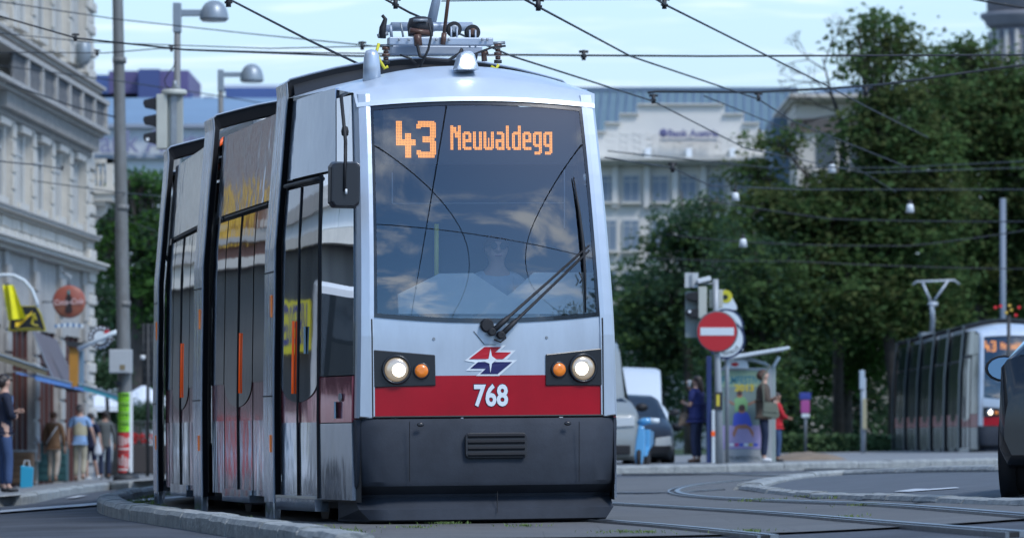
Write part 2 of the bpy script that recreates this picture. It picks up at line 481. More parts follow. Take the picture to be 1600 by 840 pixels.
for (px, py, n, h) in [(565, 797, 40, .13), (400, 792, 30, .08), (1270, 778, 50, .025), (1310, 781, 40, .03), (1180, 785, 40, .025), (1200, 785, 30, .02), (1170, 835, 40, .02), (975, 836, 40, .02), (1010, 836, 40, .015), (700, 822, 40, .02), (650, 828, 30, .02), (1325, 812, 20, .02), (1345, 793, 20, .02), (820, 826, 30, .02), (540, 836, 40, .03), (500, 830, 40, .03)]:
    tuft(gb, G(px, py), n * 2, h, .12, R)
gb.build('grass', m_grass, kind='stuff', fix=False, label='thin tufts of green grass growing along the kerb and in the joints', cat='grass')

# ------------------------------------------------------------------ buildings
m_stone = mat('white_stucco', (.62, .60, .54), .8, col2=(.50, .49, .45), vscale=1.6, bump=.3, bscale=12, detail=8)
m_stoned = mat('weathered_stucco', (.46, .45, .42), .8, col2=(.33, .33, .32), vscale=2.5, bump=.3, bscale=14, detail=8)
m_bald = mat('baluster_stone', (.16, .17, .18), .8, col2=(.09, .10, .11), vscale=4)
m_pane = mat('window_glass', (.035, .05, .065), .08, coat=.3, var=.2, vscale=.4)
m_frame = mat('window_frame', (.42, .44, .44), .5)
m_shop = mat('shop_interior', (.03, .027, .03), .6, col2=(.09, .06, .05), vscale=1.2)

# street front on the left: frame with s metres from the far corner towards the camera, h height, d out from the wall
CORN = Vector((-11.29, 130, 0)); FD = Vector((-.033, -1, 0)).normalized(); FN = Vector((1, -.033, 0)).normalized()
def FP(s, h, d): return CORN + FD * s + FN * d + Vector((0, 0, h))
def fbox(b, s0, s1, h0, h1, d0, d1, m=0):
    vs = [FP(s, h, d) for s in (s0, s1) for h in (h0, h1) for d in (d0, d1)]
    return b.add(vs, [(0, 1, 3, 2), (4, 6, 7, 5), (0, 4, 5, 1), (2, 3, 7, 6), (0, 2, 6, 4), (1, 5, 7, 3)], m)
hb = thing('historic_building', 'ornate white stucco building with balustrades and shops along the left pavement', 'building')
b = MB()
fbox(b, .0, 30, -2, 17, -8, -.3); b.build('wall', m_stone, hb)
b = MB()
for s0, s1, ww in ((1.6, 30, 0),): pass
# wall surface with vertical flutes between floors
for lo, hi in ((6.1, 8.1), (10.3, 13.2)):
    s = 1.9
    while s < 22:
        fbox(b, s, s + .34, lo, hi, -.3, -.02 - .05 * (int(s * 3) % 2)); s += .42
o_ = b.build('fluted_panel', m_stone, hb, kind='stuff')
for lo, hi in ((6.1, 8.1), (10.3, 13.2), (13.6, 16.5)):
    for s0 in (1.3, 4.8, 8.4, 12.0, 15.6, 19.2):
        b = MB(); fbox(b, s0, s0 + .5, lo, hi, -.3, .12)
        for q in range(5): fbox(b, s0 - .02, s0 + .52, lo + q * (hi - lo) / 5, lo + q * (hi - lo) / 5 + (hi - lo) / 6.2, .1, .16)
        b.build('pilaster', m_stone, hb)
def ledge(h, prof, s0=-.1, s1=30, m=m_stoned, name='cornice'):
    b = MB()
    for hh0, hh1, dd in prof: fbox(b, s0 - dd * .6, s1, h + hh0, h + hh1, -.31, dd)
    return b.build(name, m, hb)
ledge(5.05, [(0, .10, .22), (.10, .2, .42), (.2, .26, .5)], m=m_stone)
ledge(5.85, [(0, .08, .12), (.08, .16, .26), (.16, .2, .3)])
ledge(8.62, [(0, .10, .45), (.1, .2, .62)], s0=.9)
ledge(9.72, [(0, .08, .25), (.08, .17, .42), (.17, .25, .52)], s0=.9)
ledge(13.25, [(0, .12, .25), (.12, .26, .5)])
ledge(16.5, [(0, .2, .3), (.2, .5, .7)])
# consoles under the balcony, balustrade
for i in range(40):
    s0 = 1.0 + i * .45
    b = MB(); fbox(b, s0, s0 + .2, 8.25, 8.62, -.3, .38); fbox(b, s0 + .03, s0 + .17, 8.1, 8.25, -.3, .2); b.build('console', m_stoned, hb)
ledge(9.48, [(0, .12, .62)], s0=1.0, name='balcony_rail')
for i in range(62):
    s0 = 1.05 + i * .29
    if i % 9 == 0:
        b = MB(); fbox(b, s0 - .14, s0 + .14, 8.82, 9.5, .32, .6); b.build('balcony_post', m_stoned, hb)
    else:
        b = MB(); b.lathe([(.07, 0), (.07, .06), (.045, .1), (.085, .26), (.05, .48), (.07, .6), (.07, .66)], FP(s0, 8.82, .48), 8); b.build('baluster', m_bald, hb)
# rusticated blocks between the two low cornices, and the quoins of the corner
R = random.Random(3)
for row in range(2):
    for i in range(44):
        s0 = 1.6 + i * .5 + row * .25
        b = MB(); fbox(b, s0, s0 + .47, 5.32 + row * .27, 5.57 + row * .27, -.3, .02 + R.uniform(0, .05)); b.build('stone_block', m_stone, hb, bevel=.02)
for i in range(48):
    h0 = -.3 + i * .30; wd = .62 if i % 2 else .45
    b = MB(); fbox(b, -.12, 1.25, h0, h0 + .27, -wd, .10 + R.uniform(0, .03) + (.06 if i % 2 else 0)); b.build('quoin', m_stone if h0 > .5 else m_stoned, hb, bevel=.04)
b = MB(); fbox(b, -.02, 1.2, -1, 14.5, -.9, .06); b.build('corner_pier', m_stone, hb)
# windows of the upper floors with frame and sill
for lo, hi in ((6.25, 7.9), (10.5, 12.9), (13.9, 16.1)):
    for s0 in (2.6, 6.2, 9.8, 13.4, 17.0, 20.6):
        b = MB(); fbox(b, s0, s0 + 1.3, lo, hi, -.3, -.06); f = b.build('window', m_pane, hb)
        b = MB()
        for a0_, a1_ in ((0, .09), (.61, .69), (1.21, 1.3)): fbox(b, s0 + a0_, s0 + a1_, lo, hi, -.08, .0)
        fbox(b, s0 + .09, s0 + 1.21, lo + (hi - lo) * .68, lo + (hi - lo) * .72, -.08, -.002); fbox(b, s0 + .09, s0 + 1.21, hi - .08, hi, -.08, -.003)
        b.build('frame', m_frame, f)
        b = MB(); fbox(b, s0 - .15, s0 + 1.45, lo - .14, lo, -.3, .14); b.build('sill', m_stone, f); b = MB(); fbox(b, s0 - .2, s0 + 1.5, hi, hi + .16, -.3, .2); b.build('lintel', m_stone, f)
# corner balcony on the far side
cb = MB(); c0 = FP(-.1, 0, 0)
def cbx(b, x0, x1, y0, y1, z0, z1, m=0): b.bx(c0.x + x0, c0.x + x1, c0.y + y0, c0.y + y1, z0, z1, m)
b = MB(); cbx(b, -1.0, .72, -.3, 1.6, 7.2, 7.38); cbx(b, -1.0, .62, -.2, 1.5, 7.0, 7.2); cbx(b, -1, .42, -.1, 1.4, 6.88, 7.0); b.build('balcony_slab', m_stone, hb)
b = MB(); b.prism([(-.5, 6.88), (.45, 6.88), (.40, 6.7), (.15, 6.5), (0, 6.2), (-.1, 5.7), (-.5, 5.5)], .1, .5, lambda x, y, d: Vector((c0.x + x, c0.y + d, y))); b.build('balcony_bracket', m_stone, hb)
b = MB(); cbx(b, -1.0, .66, -.2, -.0, 8.0, 8.12); cbx(b, .46, .66, -.2, 1.5, 8.0, 8.12); cbx(b, -.55, -.1, -.2, 0, 7.38, 8); cbx(b, .44, .64, -.19, .01, 7.38, 8); b.build('balcony_parapet', m_stone, hb)
for i in range(4):
    b = MB(); b.lathe([(.05, 0), (.035, .1), (.065, .25), (.035, .45), (.05, .62)], (c0.x - .04 + i * .13, c0.y - .1, 7.38), 8); b.build('baluster', m_stone, hb)
# ground floor: dark shop openings between piers
for s0 in (1.4, 6.4, 11.4, 16.4, 21.4):
    b = MB(); fbox(b, s0, s0 + .7, -.6, 5.05, -.3, .1)
    for q in range(9): fbox(b, s0 - .03, s0 + .73, .1 + q * .52, .1 + q * .52 + .44, .1, .16)
    b.build('pier', m_stoned, hb)
    f = MB(); fbox(f, s0 + .7, s0 + 5, -.6, 3.3, -.3, -.12); f = f.build('shopfront', m_shop, hb)
    b = MB()
    for q in range(5): fbox(b, s0 + .75 + q * 1.03, s0 + .85 + q * 1.03, -.6, 3.3, -.13, -.05)
    fbox(b, s0 + .7, s0 + 5, 2.5, 2.6, -.12, -.04); b.build('frame', mat('shop_frame', (.10, .035, .03), .5), f)
    b = MB(); fbox(b, s0 + .7, s0 + 5, 3.3, 5.05, -.3, .0)
    b.build('fascia', m_stoned, hb)

# neighbouring fronts nearer the camera, left of the frame: the tram's flank mirrors them
def near_front(name, label, s0, s1, top, base_m, shop_m, win=True, band=None):
    o = thing(name, label, 'building')
    b = MB(); fbox(b, s0, s1, 3.6, top, -8, .0); b.build('wall', base_m, o)
    b = MB(); fbox(b, s0, s1, -1.5, 3.6, -8, -.25); b.build('ground_floor', shop_m, o)
    b = MB(); fbox(b, s0, s1, 3.5, 3.75, .0, .3); b.build('shop_cornice', m_stone, o); b = MB(); fbox(b, s0, s1, top - .6, top - .3, 0, .5); fbox(b, s0, s1, top - .3, top, 0, .7); b.build('cornice', m_stone, o)
    for hh in (4.15, 7.5, 10.9):
        if hh < top - 1: b = MB(); fbox(b, s0, s1, hh, hh + .12, 0, .22); fbox(b, s0, s1, hh + .12, hh + .3, 0, .12); b.build('ledge', m_stoned, o)
    n = int((s1 - s0) / 3)
    for i in range(n):
        for fl in range(int((top - 4) / 3.4)):
            s = s0 + .9 + i * 3; h = 4.6 + fl * 3.4
            if s + 1.3 > s1 or not win: continue
            b = MB(); fbox(b, s, s + 1.25, h, h + 2.0, -.1, .01); f = b.build('window', m_pane, o)
            b = MB(); fbox(b, s - .15, s + 1.4, h - .15, h, -.1, .18); fbox(b, s - .12, s, h, h + 2, -.1, .08); fbox(b, s + 1.25, s + 1.37, h, h + 2, -.1, .08); fbox(b, s - .2, s + 1.45, h + 2, h + 2.2, -.1, .2); b.build('frame', m_stone, f)
    return o
m_dshop = mat('dark_shop', (.03, .03, .034), .4, col2=(.15, .145, .14), vscale=.55, detail=2)
near_front('apartment_building', 'pale plastered building next to the ornate one, left of the frame', 30.0, 50, 15, m_stone, m_dshop)
near_front('brick_building', 'reddish brown shop building left of the frame mirrored in the tram', 50.0, 62, 15.2, mat('brown_render', (.20, .10, .075), .8, var=.2), m_dshop)
wf = near_front('white_building', 'plain white panelled building left of the frame mirrored in the tram', 62.0, 84, 16, mat('white_panels', (.66, .70, .72), .45, var=.04), m_dshop, win=False)
for i in range(12):
    b = MB(); fbox(b, 62.4 + i * 1.8, 62.4 + i * 1.8 + 1.76, 3.8, 9.4, 0, .03); b.build('panel', mat('white_panels'), wf)
near_front('corner_house', 'grey plastered corner house left of the frame', 84.0, 112, 16, m_stoned, m_dshop)
# yellow shop sign mirrored in the front door
ysign = thing('shop_sign', 'long yellow shop sign with blue capital letters mirrored in the tram door', 'sign', FP(70.6, 2.25, .25))
def sp(x, y, d): return FD * (x) + FN * d + Vector((0, 0, y))
b = MB(); b.prism([(-3.2, -.36), (3.2, -.36), (3.2, .36), (-3.2, .36)], 0, .12, sp); b.build('board', mat('sign_yellow', (.75, .68, .03), .5), ysign)
b = MB(); b.text('VIBERGER', .78, lambda x, y, z: sp(-x, y, .13 + z), bold=.012, sx=1.5); b.build('lettering', mat('sign_blue', (.02, .02, .25), .5), ysign, fix=False)
ob = thing('shop_sign', 'row of round yellow letter shapes on a brown fascia left of the frame', 'sign', FP(56, 4.6, .1))
for i, ch in enumerate('BOSNA'):
    b = MB(); b.text(ch, 1.6, lambda x, y, z: sp(-x - (i - 2) * 1.25 * -1 * -1, y, .05 + z), bold=.05, depth=.05); b.build('letter', mat('letter_yellow', (.70, .42, .03), .5), ob, fix=False)

# ------------------------------------------------------------------ bank buildings and far backdrop
m_bstone = mat('bank_stone', (.70, .68, .62), .8, col2=(.62, .60, .56), vscale=.25, detail=8)
m_teal = mat('copper_roof', (.14, .215, .245), .65, col2=(.11, .175, .205), vscale=.3, detail=6)
m_bluer = mat('slate_roof_blue', (.13, .19, .26), .7, col2=(.09, .14, .20), vscale=.2)
m_block = mat('penthouse_cladding', (.05, .065, .15), .6, col2=(.085, .055, .12), vscale=.12)
m_far = mat('far_white_wall', (.60, .65, .68), .8, col2=(.52, .57, .60), vscale=.1)
m_sgn = mat('purple_letters', (.12, .12, .24), .6)
Yb = 230.0
bank = thing('bank_building', 'pale stone bank with stepped gable and teal metal roof right of the tram', 'building')
def bz(y, Y=Yb): return CAMH + (HZ - y) / FPX * Y
def bxx(x, Y=Yb): return (x - 800) / FPX * Y
def pbox(b, x0, x1, y0, y1, Y, dy, m=0, lift=0): b.bx(bxx(x0, Y), bxx(x1, Y), Y - lift, Y + dy, bz(y0, Y), bz(y1, Y), m)
b = MB(); pbox(b, 880, 1232, 720, 256, Yb, 14); b.build('wall', m_bstone, bank)
b = MB()
for x0, x1, y in ((880, 1232, 240), (900, 1226, 206), (946, 1203, 192), (969, 1186, 178), (997, 1132, 163)): pass
steps = [(880, 256), (880, 222), (925, 222), (925, 206), (946, 206), (946, 192), (969, 192), (969, 178), (997, 178), (997, 163), (1132, 163), (1132, 178), (1162, 178), (1162, 192), (1186, 192), (1186, 206), (1203, 206), (1203, 222), (1232, 222), (1232, 256)]
b.prism([(bxx(x), bz(y)) for x, y in steps], Yb + .3, Yb + 2.5, lambda x, y, d: Vector((x, d, y))); b.build('gable', m_bstone, bank)
for (x0, y0), (x1, y1) in zip(steps, steps[1:]):
    if y0 == y1:
        b = MB(); pbox(b, x0 - 1, x1 + 1, y0 + 1, y0 - 1.5, Yb + .1, 2.6); b.build('coping', m_stone, bank)
b = MB(); pbox(b, 876, 1236, 256, 250, Yb - .9, 3.2); pbox(b, 876, 1236, 250, 245, Yb - 1.3, 3.6); b.build('cornice', m_stone, bank)
for x in (905, 940, 975, 1020, 1064, 1108, 1152, 1196):
    for (y0, y1) in ((314, 276), (390, 345), (470, 425), (550, 505)):
        b = MB(); pbox(b, x - 2, x + 25, y0 + 2, y1 - 2, Yb, .3, 0, .14); f_ = b.build('window', m_frame, bank)
        b = MB()
        for q in range(2): pbox(b, x + q * 12, x + 10 + q * 12, y0, y1 + 8, Yb, .3, 0, .16); pbox(b, x + q * 12, x + 10 + q * 12, y1 + 6, y1, Yb, .3, 0, .16)
        b.build('pane', mat('far_pane', (.16, .21, .27), .3), f_)
        b = MB(); pbox(b, x - 4, x + 27, y0 + 5, y0 + 2, Yb, .3, 0, .4); b.build('sill', m_stone, f_)
for x in (960, 1010, 1054, 1098, 1142): # piers between windows
    b = MB(); pbox(b, x - 4, x + 5, 325, 258, Yb, .3, 0, .3); b.build('pilaster', m_bstone, bank)
for x in (1008, 1072, 1140):
    b = MB(); pbox(b, x, x + 9, 246, 232, Yb, .3, 0, .3); b.build('vent', white_plastic, bank)
for r_ in range(7):
    for c_ in range(12):
        x0 = 948 + c_ * 21 + (r_ % 2) * 10
        if x0 + 20 > 1200: continue
        b = MB(); pbox(b, x0, x0 + 20.2, 242 - r_ * 5.2, 242 - r_ * 5.2 - 5, Yb + .3, .1, 0, .02 + .02 * ((c_ * 7 + r_ * 3) % 3)); b.build('stone_block', m_bstone, bank)
b = MB(); zr0, zr1 = bz(250, 232), bz(141, 250)
b.add([(bxx(860, 232), 232.6, zr0), (bxx(1246, 232), 232.6, zr0), (bxx(1246, 250), 250, zr1), (bxx(860, 250), 250, zr1)], [(0, 1, 2, 3)])
b.build('roof', m_teal, bank)
for i in range(29):
    x0 = bxx(862, 232) + i * .42
    b = MB(); n0 = Vector((x0, 232.6, zr0 + .02)); n1 = Vector((x0 + (bxx(1246, 250) - bxx(1246, 232)) * .55 + i * .01, 250, zr1 + .02)); b.tube([n0, n1], .06, 4); b.build('roof_seam', m_bluer, bank)
b = MB(); b.bx(bxx(860, 250), bxx(1246, 250), 249.5, 252, zr1 - .1, zr1 + .12); b.build('roof_ridge', m_bluer, bank)
sg = thing('bank_sign', 'purple Bank Austria lettering with round emblem on the stepped gable', 'sign', W(1076, 209, Yb - .2))
sc_ = FPX / Yb
b = MB(); b.text('Bank Austria', .46, lambda x, y, z: Vector((x + .2, -.12 - z, y)), bold=.02, depth=.03); b.build('lettering', m_sgn, sg, fix=False)
b = MB(); b.lathe([(.12, 0), (.2, .02), (.2, .06), (.12, .08)], (-1.20, -.12, .02), 20, M=disc_m((0, -1, 0))); b.tube([(-1.24, -.2, -.18), (-1.16, -.2, .24)], .05, 6); b.build('emblem', m_sgn, sg)
b = MB(); b.bx(-1.32, 1.34, -.1, 0, -.34, -.27); b.build('sign_rail', m_bluer, sg)
# cream building behind the trees
cr = thing('cream_building', 'cream stone building with brown band behind the trees', 'building')
Yc = 215.0
m_cream = mat('cream_stone', (.58, .53, .46), .8, col2=(.50, .46, .41), vscale=.3)
b = MB(); pbox(b, 1246, 1420, 720, 205, Yc, 12); b.build('wall', m_cream, cr)
b = MB(); pbox(b, 1243, 1424, 205, 185, Yc - .2, 12); b.build('brown_band', mat('brown_frieze', (.28, .20, .16), .8, var=.2), cr)
b = MB(); pbox(b, 1243, 1424, 185, 158, Yc - .1, 12); pbox(b, 1238, 1428, 158, 152, Yc - .8, 13); pbox(b, 1234, 1432, 152, 146, Yc - 1.2, 14); b.build('cornice', m_cream, cr)
b = MB(); b.add([W(1236, 148, Yc), W(1430, 148, Yc), W(1420, 132, Yc + 6), W(1335, 132, Yc + 6)], [(0, 1, 2, 3)]); b.build('roof', m_bluer, cr)
for x in (1276, 1330, 1384):
    b = MB(); pts = [(bxx(x, Yc), bz(262, Yc)), (bxx(x + 30, Yc), bz(262, Yc))] + [(bxx(x + 15, Yc) + .43 * math.cos(t), bz(224, Yc) + .43 * math.sin(t)) for t in lin(0, PI, 8)]
    b.prism(pts, Yc - .1, Yc + .2, lambda x, y, d: Vector((x, d, y))); f_ = b.build('window', m_pane, cr)
    b = MB(); pbox(b, x - 5, x + 35, 268, 262, Yc, .3, 0, .3); b.build('sill', m_cream, f_)
    b = MB(); pbox(b, x, x + 30, 330, 285, Yc, .3, 0, .1); f_ = b.build('window', m_pane, cr)
    b = MB(); pbox(b, x - 3, x, 332, 283, Yc, .3, 0, .2); pbox(b, x + 30, x + 33, 332, 283, Yc, .3, 0, .2); b.build('frame', m_cream, f_)
b = MB(); b.bx(bxx(1247, 222), bxx(1206, 222), 221, 228, -1, bz(186, 222)); b.build('link_building', m_bluer, cr)
# church tower
tw = thing('church_tower', 'grey stone church tower with columns at the top right corner', 'tower', (bxx(1600, 300), 300, 0))
m_tower = mat('tower_stone', (.25, .25, .27), .85, col2=(.17, .175, .20), vscale=.6)
tz = lambda y: CAMH + (HZ - y) / FPX * 300
b = MB(); b.lathe([(2.0, 0), (2.0, tz(30)), ], (0, 0, 0), 24); b.build('drum', m_tower, tw)
b = MB(); b.lathe([(2.05, tz(46)), (2.4, tz(38)), (2.4, tz(34)), (2.7, tz(28)), (2.7, tz(22)), (2.1, tz(20))], (0, 0, 0), 32); b.build('cornice', m_tower, tw)
b = MB(); b.lathe([(2.3, tz(20)), (2.3, tz(-30)), (1.6, tz(-90)), (.3, tz(-200))], (0, 0, 0), 24); b.build('spire', m_tower, tw)
for i in range(20):
    a = 2 * PI * i / 20
    b = MB(); b.tube([(2.12 * math.cos(a), 2.12 * math.sin(a), tz(150)), (2.12 * math.cos(a), 2.12 * math.sin(a), tz(50))], .14, 8); b.build('column', m_stoned, tw)
# far left office buildings
Yf = 270.0
fo = thing('office_building', 'far white office wall with large faded Bank Austria letters behind the pole', 'building')
b = MB(); pbox(b, 90, 640, 720, 198, Yf, 20); b.build('wall', m_far, fo)
b = MB(); pbox(b, 90, 640, 247, 241, Yf - .5, 2); pbox(b, 90, 640, 199, 193, Yf - .5, 2); b.build('cornice', mat('far_grey', (.28, .32, .38), .8), fo)
b = MB(); b.add([W(90, 194, Yf), W(640, 194, Yf), W(640, 153, Yf + 12), W(90, 153, Yf + 12)], [(0, 1, 2, 3)]); b.build('roof', mat('far_roof', (.17, .26, .36), .6, var=.12, vscale=.1), fo)
for i in range(10):
    b = MB(); pbox(b, 150 + i * 50, 172 + i * 50, 300, 266, Yf, .3, 0, .06); b.build('window', mat('far_pane'), fo)
b = MB(); b.text('Bank Austria', 1.75, lambda x, y, z: Vector((bxx(243, Yf) + x, Yf - .7 - z, bz(224, Yf) + y)), bold=.03, depth=.05, sx=.86); b.build('lettering', mat('far_letters', (.19, .20, .30), .7), fo, fix=False)
fp = thing('penthouse_block', 'dark blue and purple rooftop block on the far left skyline', 'building')
for (x0, x1, y0, y1, mm) in ((128, 170, 165, 117, 0), (170, 216, 158, 111, 1), (216, 250, 158, 108, 2), (250, 295, 152, 110, 1), (128, 300, 168, 146, 0)):
    b = MB(); pbox(b, x0, x1 - .5, y0 + 30, y1, 300 - (x0 % 7) * .3, 12 + (x0 % 5), 0); b.build('block', [mat('block_blue', (.055, .10, .26), .6, var=.1, vscale=.2), mat('block_purple', (.10, .085, .20), .6, var=.1, vscale=.2), mat('block_navy', (.05, .075, .20), .6)][mm], fp)
fp2 = thing('rooftop_plant', 'low blue roof with white parapets between the two street lamps', 'building')
for (x0, x1, y0, y1, mm) in ((295, 345, 200, 158, 0), (318, 333, 160, 150, 1), (352, 470, 162, 137, 0), (345, 470, 137, 132, 1), (300, 352, 158, 152, 1), (240, 300, 200, 152, 0)):
    b = MB(); pbox(b, x0, x1, y0, y1, 296 + mm, 10, 0); b.build('block', [mat('block_blue'), m_far][mm], fp2)

# ------------------------------------------------------------------ trees
m_bark = mat('bark', (.06, .052, .045), .9, var=.3, vscale=4, bump=.5, bscale=15)
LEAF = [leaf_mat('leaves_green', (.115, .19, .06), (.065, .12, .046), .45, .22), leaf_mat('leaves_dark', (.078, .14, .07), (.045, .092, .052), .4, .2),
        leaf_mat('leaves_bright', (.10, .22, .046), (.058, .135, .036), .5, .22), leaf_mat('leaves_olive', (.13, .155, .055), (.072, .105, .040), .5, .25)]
def tree(label, base, lobes, leaf, n, seed, mi=0, mj=None, trunk=.22, twigs=0, group='trees along the street'):
    """lobes: list of (x, y, z, rx, ry, rz) ellipsoids relative to base; leaf clusters hang on branches that reach into them"""
    rng = np.random.default_rng(seed); R = random.Random(seed)
    t = thing('tree', label, 'tree', base, 0, group)
    vol = np.array([l[3] * l[4] * l[5] for l in lobes]); pr = vol ** .75; pr = pr / pr.sum()
    ncl = max(12, n // 40)
    cl = []
    for _ in range(ncl):
        l = lobes[rng.choice(len(lobes), p=pr)]
        d = rng.normal(size=3); d /= np.linalg.norm(d)
        r = rng.uniform(.25, 1.0) ** .45
        r *= 1 + .35 * noise.noise(Vector(d * 1.6) + Vector((seed, 0, 0)))
        cl.append([l[0] + d[0] * l[3] * r, l[1] + d[1] * l[4] * r, l[2] + d[2] * l[5] * r])
    cl = np.array(cl)
    per = n // ncl
    cc = np.repeat(cl, per, 0); N = len(cc)
    csz = np.repeat(rng.uniform(.6, 1.5, ncl), per)[:, None]
    P = cc + rng.normal(size=(N, 3)) * np.array([.36, .36, .16]) * csz * (leaf / .2)
    u = rng.normal(size=(N, 3)); u[:, 2] *= .4; u /= np.linalg.norm(u, axis=1)[:, None]
    v = rng.normal(size=(N, 3)); v[:, 2] *= .6; v -= (v * u).sum(1)[:, None] * u; v /= np.linalg.norm(v, axis=1)[:, None]
    s = leaf * rng.uniform(.6, 1.3, N)[:, None] * .5
    nn = np.cross(u, v) * s * .3
    V = np.stack([P - u * s, P + v * s * .62 + nn, P + u * s * 1.1, P - v * s * .62 + nn], 1).reshape(-1, 3)
    me = bpy.data.meshes.new('crown'); me.vertices.add(len(V)); me.vertices.foreach_set('co', V.astype(np.float32).ravel())
    me.loops.add(N * 4); me.polygons.add(N)
    me.loops.foreach_set('vertex_index', np.arange(N * 4, dtype=np.int32))
    me.polygons.foreach_set('loop_start', np.arange(0, N * 4, 4, dtype=np.int32))
    me.materials.append(LEAF[mi])
    if mj is not None:
        me.materials.append(LEAF[mj]); me.polygons.foreach_set('material_index', np.repeat((rng.random(ncl) < .4).astype(np.int32), per))
    me.update(calc_edges=True)
    link('crown', me, t)
    b = MB()
    zc_ = min(l[2] - l[5] for l in lobes); top = max(l[2] + l[5] * .5 for l in lobes)
    mx = sum(l[0] for l in lobes) / len(lobes)
    spine = [Vector((0, 0, -.3)), Vector((R.uniform(-.1, .1), 0, max(1, zc_) * .6)), Vector((mx * .2, 0, max(1.5, zc_ + .5))), Vector((mx * .6, 0, (zc_ + top) / 2)), Vector((mx, 0, top))]
    b.tube(spine, [trunk * 1.25, trunk, trunk * .85, trunk * .5, trunk * .12], 9)
    b.build('trunk', m_bark, t)
    b = MB()
    for l in lobes:
        c = Vector(l[:3]); a = spine[2].lerp(spine[3], R.random() * .8)
        mid = a.lerp(c, .5) + Vector((R.uniform(-.3, .3), R.uniform(-.3, .3), R.uniform(-.1, .5)))
        b.tube([a, mid, c], [trunk * .45, trunk * .28, trunk * .14], 6)
        near = [q for q in cl if (abs((q[0] - c.x) / l[3]) < 1.2 and abs((q[2] - c.z) / l[5]) < 1.2)]
        for q in near[:46]:
            q = Vector(q); m_ = c.lerp(q, .5) + Vector((R.uniform(-.15, .15), R.uniform(-.15, .15), R.uniform(0, .2)))
            b.tube([mid.lerp(c, R.random()), m_, q], [trunk * .12, trunk * .07, .008], 4, cap=False)
    b.build('limbs', m_bark, t)
    return t
def ptree(label, px, Y, lobes, leaf, n, seed, mi, mj=None, trunk=.22, depth=.8):
    """lobes in photo pixels (cx, cy, rx, ry) at distance Y"""
    X = bxx(px, Y); z0 = gz(X, Y); k_ = Y / FPX; R = random.Random(seed + 99)
    L = [((cx - px) * k_, R.uniform(-.8, .8), bz(cy, Y) - z0, rx * k_, max(rx, ry) * k_ * depth, ry * k_) for cx, cy, rx, ry in lobes]
    return tree(label, (X, Y, z0), L, leaf, n, seed, mi, mj, trunk)
ptree('tall broad leaved tree with an open top reaching above the bank roof', 1400, 152,
      [(1385, 60, 58, 42), (1360, 105, 45, 26), (1352, 205, 34, 44), (1400, 200, 70, 70), (1308, 285, 42, 26), (1215, 222, 40, 16), (1178, 272, 38, 22), (1210, 330, 70, 50), (1310, 340, 80, 70), (1420, 330, 90, 80), (1300, 450, 110, 70), (1420, 470, 90, 80), (1460, 130, 45, 35), (1440, 250, 60, 55), (1370, 300, 60, 50), (1340, 400, 80, 60)], .22, 34000, 11, 0, 3, .22)
ptree('tree with two rounded tops beside the church tower', 1530, 160, [(1480, 110, 50, 42), (1510, 90, 32, 28), (1555, 150, 60, 55), (1590, 120, 40, 40), (1500, 220, 85, 60), (1590, 260, 80, 80), (1510, 340, 90, 80), (1580, 420, 80, 80), (1640, 300, 80, 160), (1540, 190, 70, 60), (1470, 190, 60, 55), (1600, 190, 50, 70)], .22, 34000, 12, 0, 3, .22)
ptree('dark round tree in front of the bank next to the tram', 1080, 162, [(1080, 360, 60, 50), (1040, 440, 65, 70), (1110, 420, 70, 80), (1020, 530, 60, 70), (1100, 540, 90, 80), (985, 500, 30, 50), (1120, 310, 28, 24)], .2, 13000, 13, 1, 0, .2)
ptree('green tree behind the no entry sign', 1205, 150, [(1180, 440, 75, 70), (1230, 500, 85, 80), (1150, 520, 60, 70), (1180, 600, 80, 60), (1150, 380, 40, 40)], .19, 12000, 14, 0, 1, .16)
ptree('tree with low boughs above the hedge', 1320, 156, [(1290, 560, 75, 60), (1380, 540, 80, 60), (1330, 480, 90, 60)], .19, 11000, 15, 0, 2, .18)
ptree('low boughed tree above the second tram', 1480, 165, [(1470, 470, 90, 70), (1560, 480, 80, 70), (1500, 400, 90, 60), (1420, 560, 50, 40)], .19, 11000, 16, 0, 3, .18)
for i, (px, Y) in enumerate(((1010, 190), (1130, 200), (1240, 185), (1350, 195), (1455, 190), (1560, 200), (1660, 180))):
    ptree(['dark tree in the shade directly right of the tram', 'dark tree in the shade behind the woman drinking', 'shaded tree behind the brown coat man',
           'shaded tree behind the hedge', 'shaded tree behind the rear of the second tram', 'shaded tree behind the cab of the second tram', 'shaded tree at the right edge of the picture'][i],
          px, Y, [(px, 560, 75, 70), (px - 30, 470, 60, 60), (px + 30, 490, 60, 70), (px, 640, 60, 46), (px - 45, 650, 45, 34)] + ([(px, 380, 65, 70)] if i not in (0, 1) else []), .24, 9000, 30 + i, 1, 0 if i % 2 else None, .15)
ptree('bright green tree between the white building and the tram', 215, 165, [(190, 330, 50, 50), (230, 300, 40, 40), (165, 380, 30, 60), (215, 400, 60, 60), (250, 370, 40, 50), (200, 280, 26, 22), (270, 420, 40, 80), (240, 480, 50, 60)], .2, 12000, 51, 2, 1, .3)
ptree('dark tree in the street shade behind the pole', 180, 185, [(170, 470, 40, 60), (210, 500, 60, 70), (260, 520, 50, 70), (170, 560, 35, 40), (230, 600, 60, 50)], .22, 9000, 52, 1, None, .16)
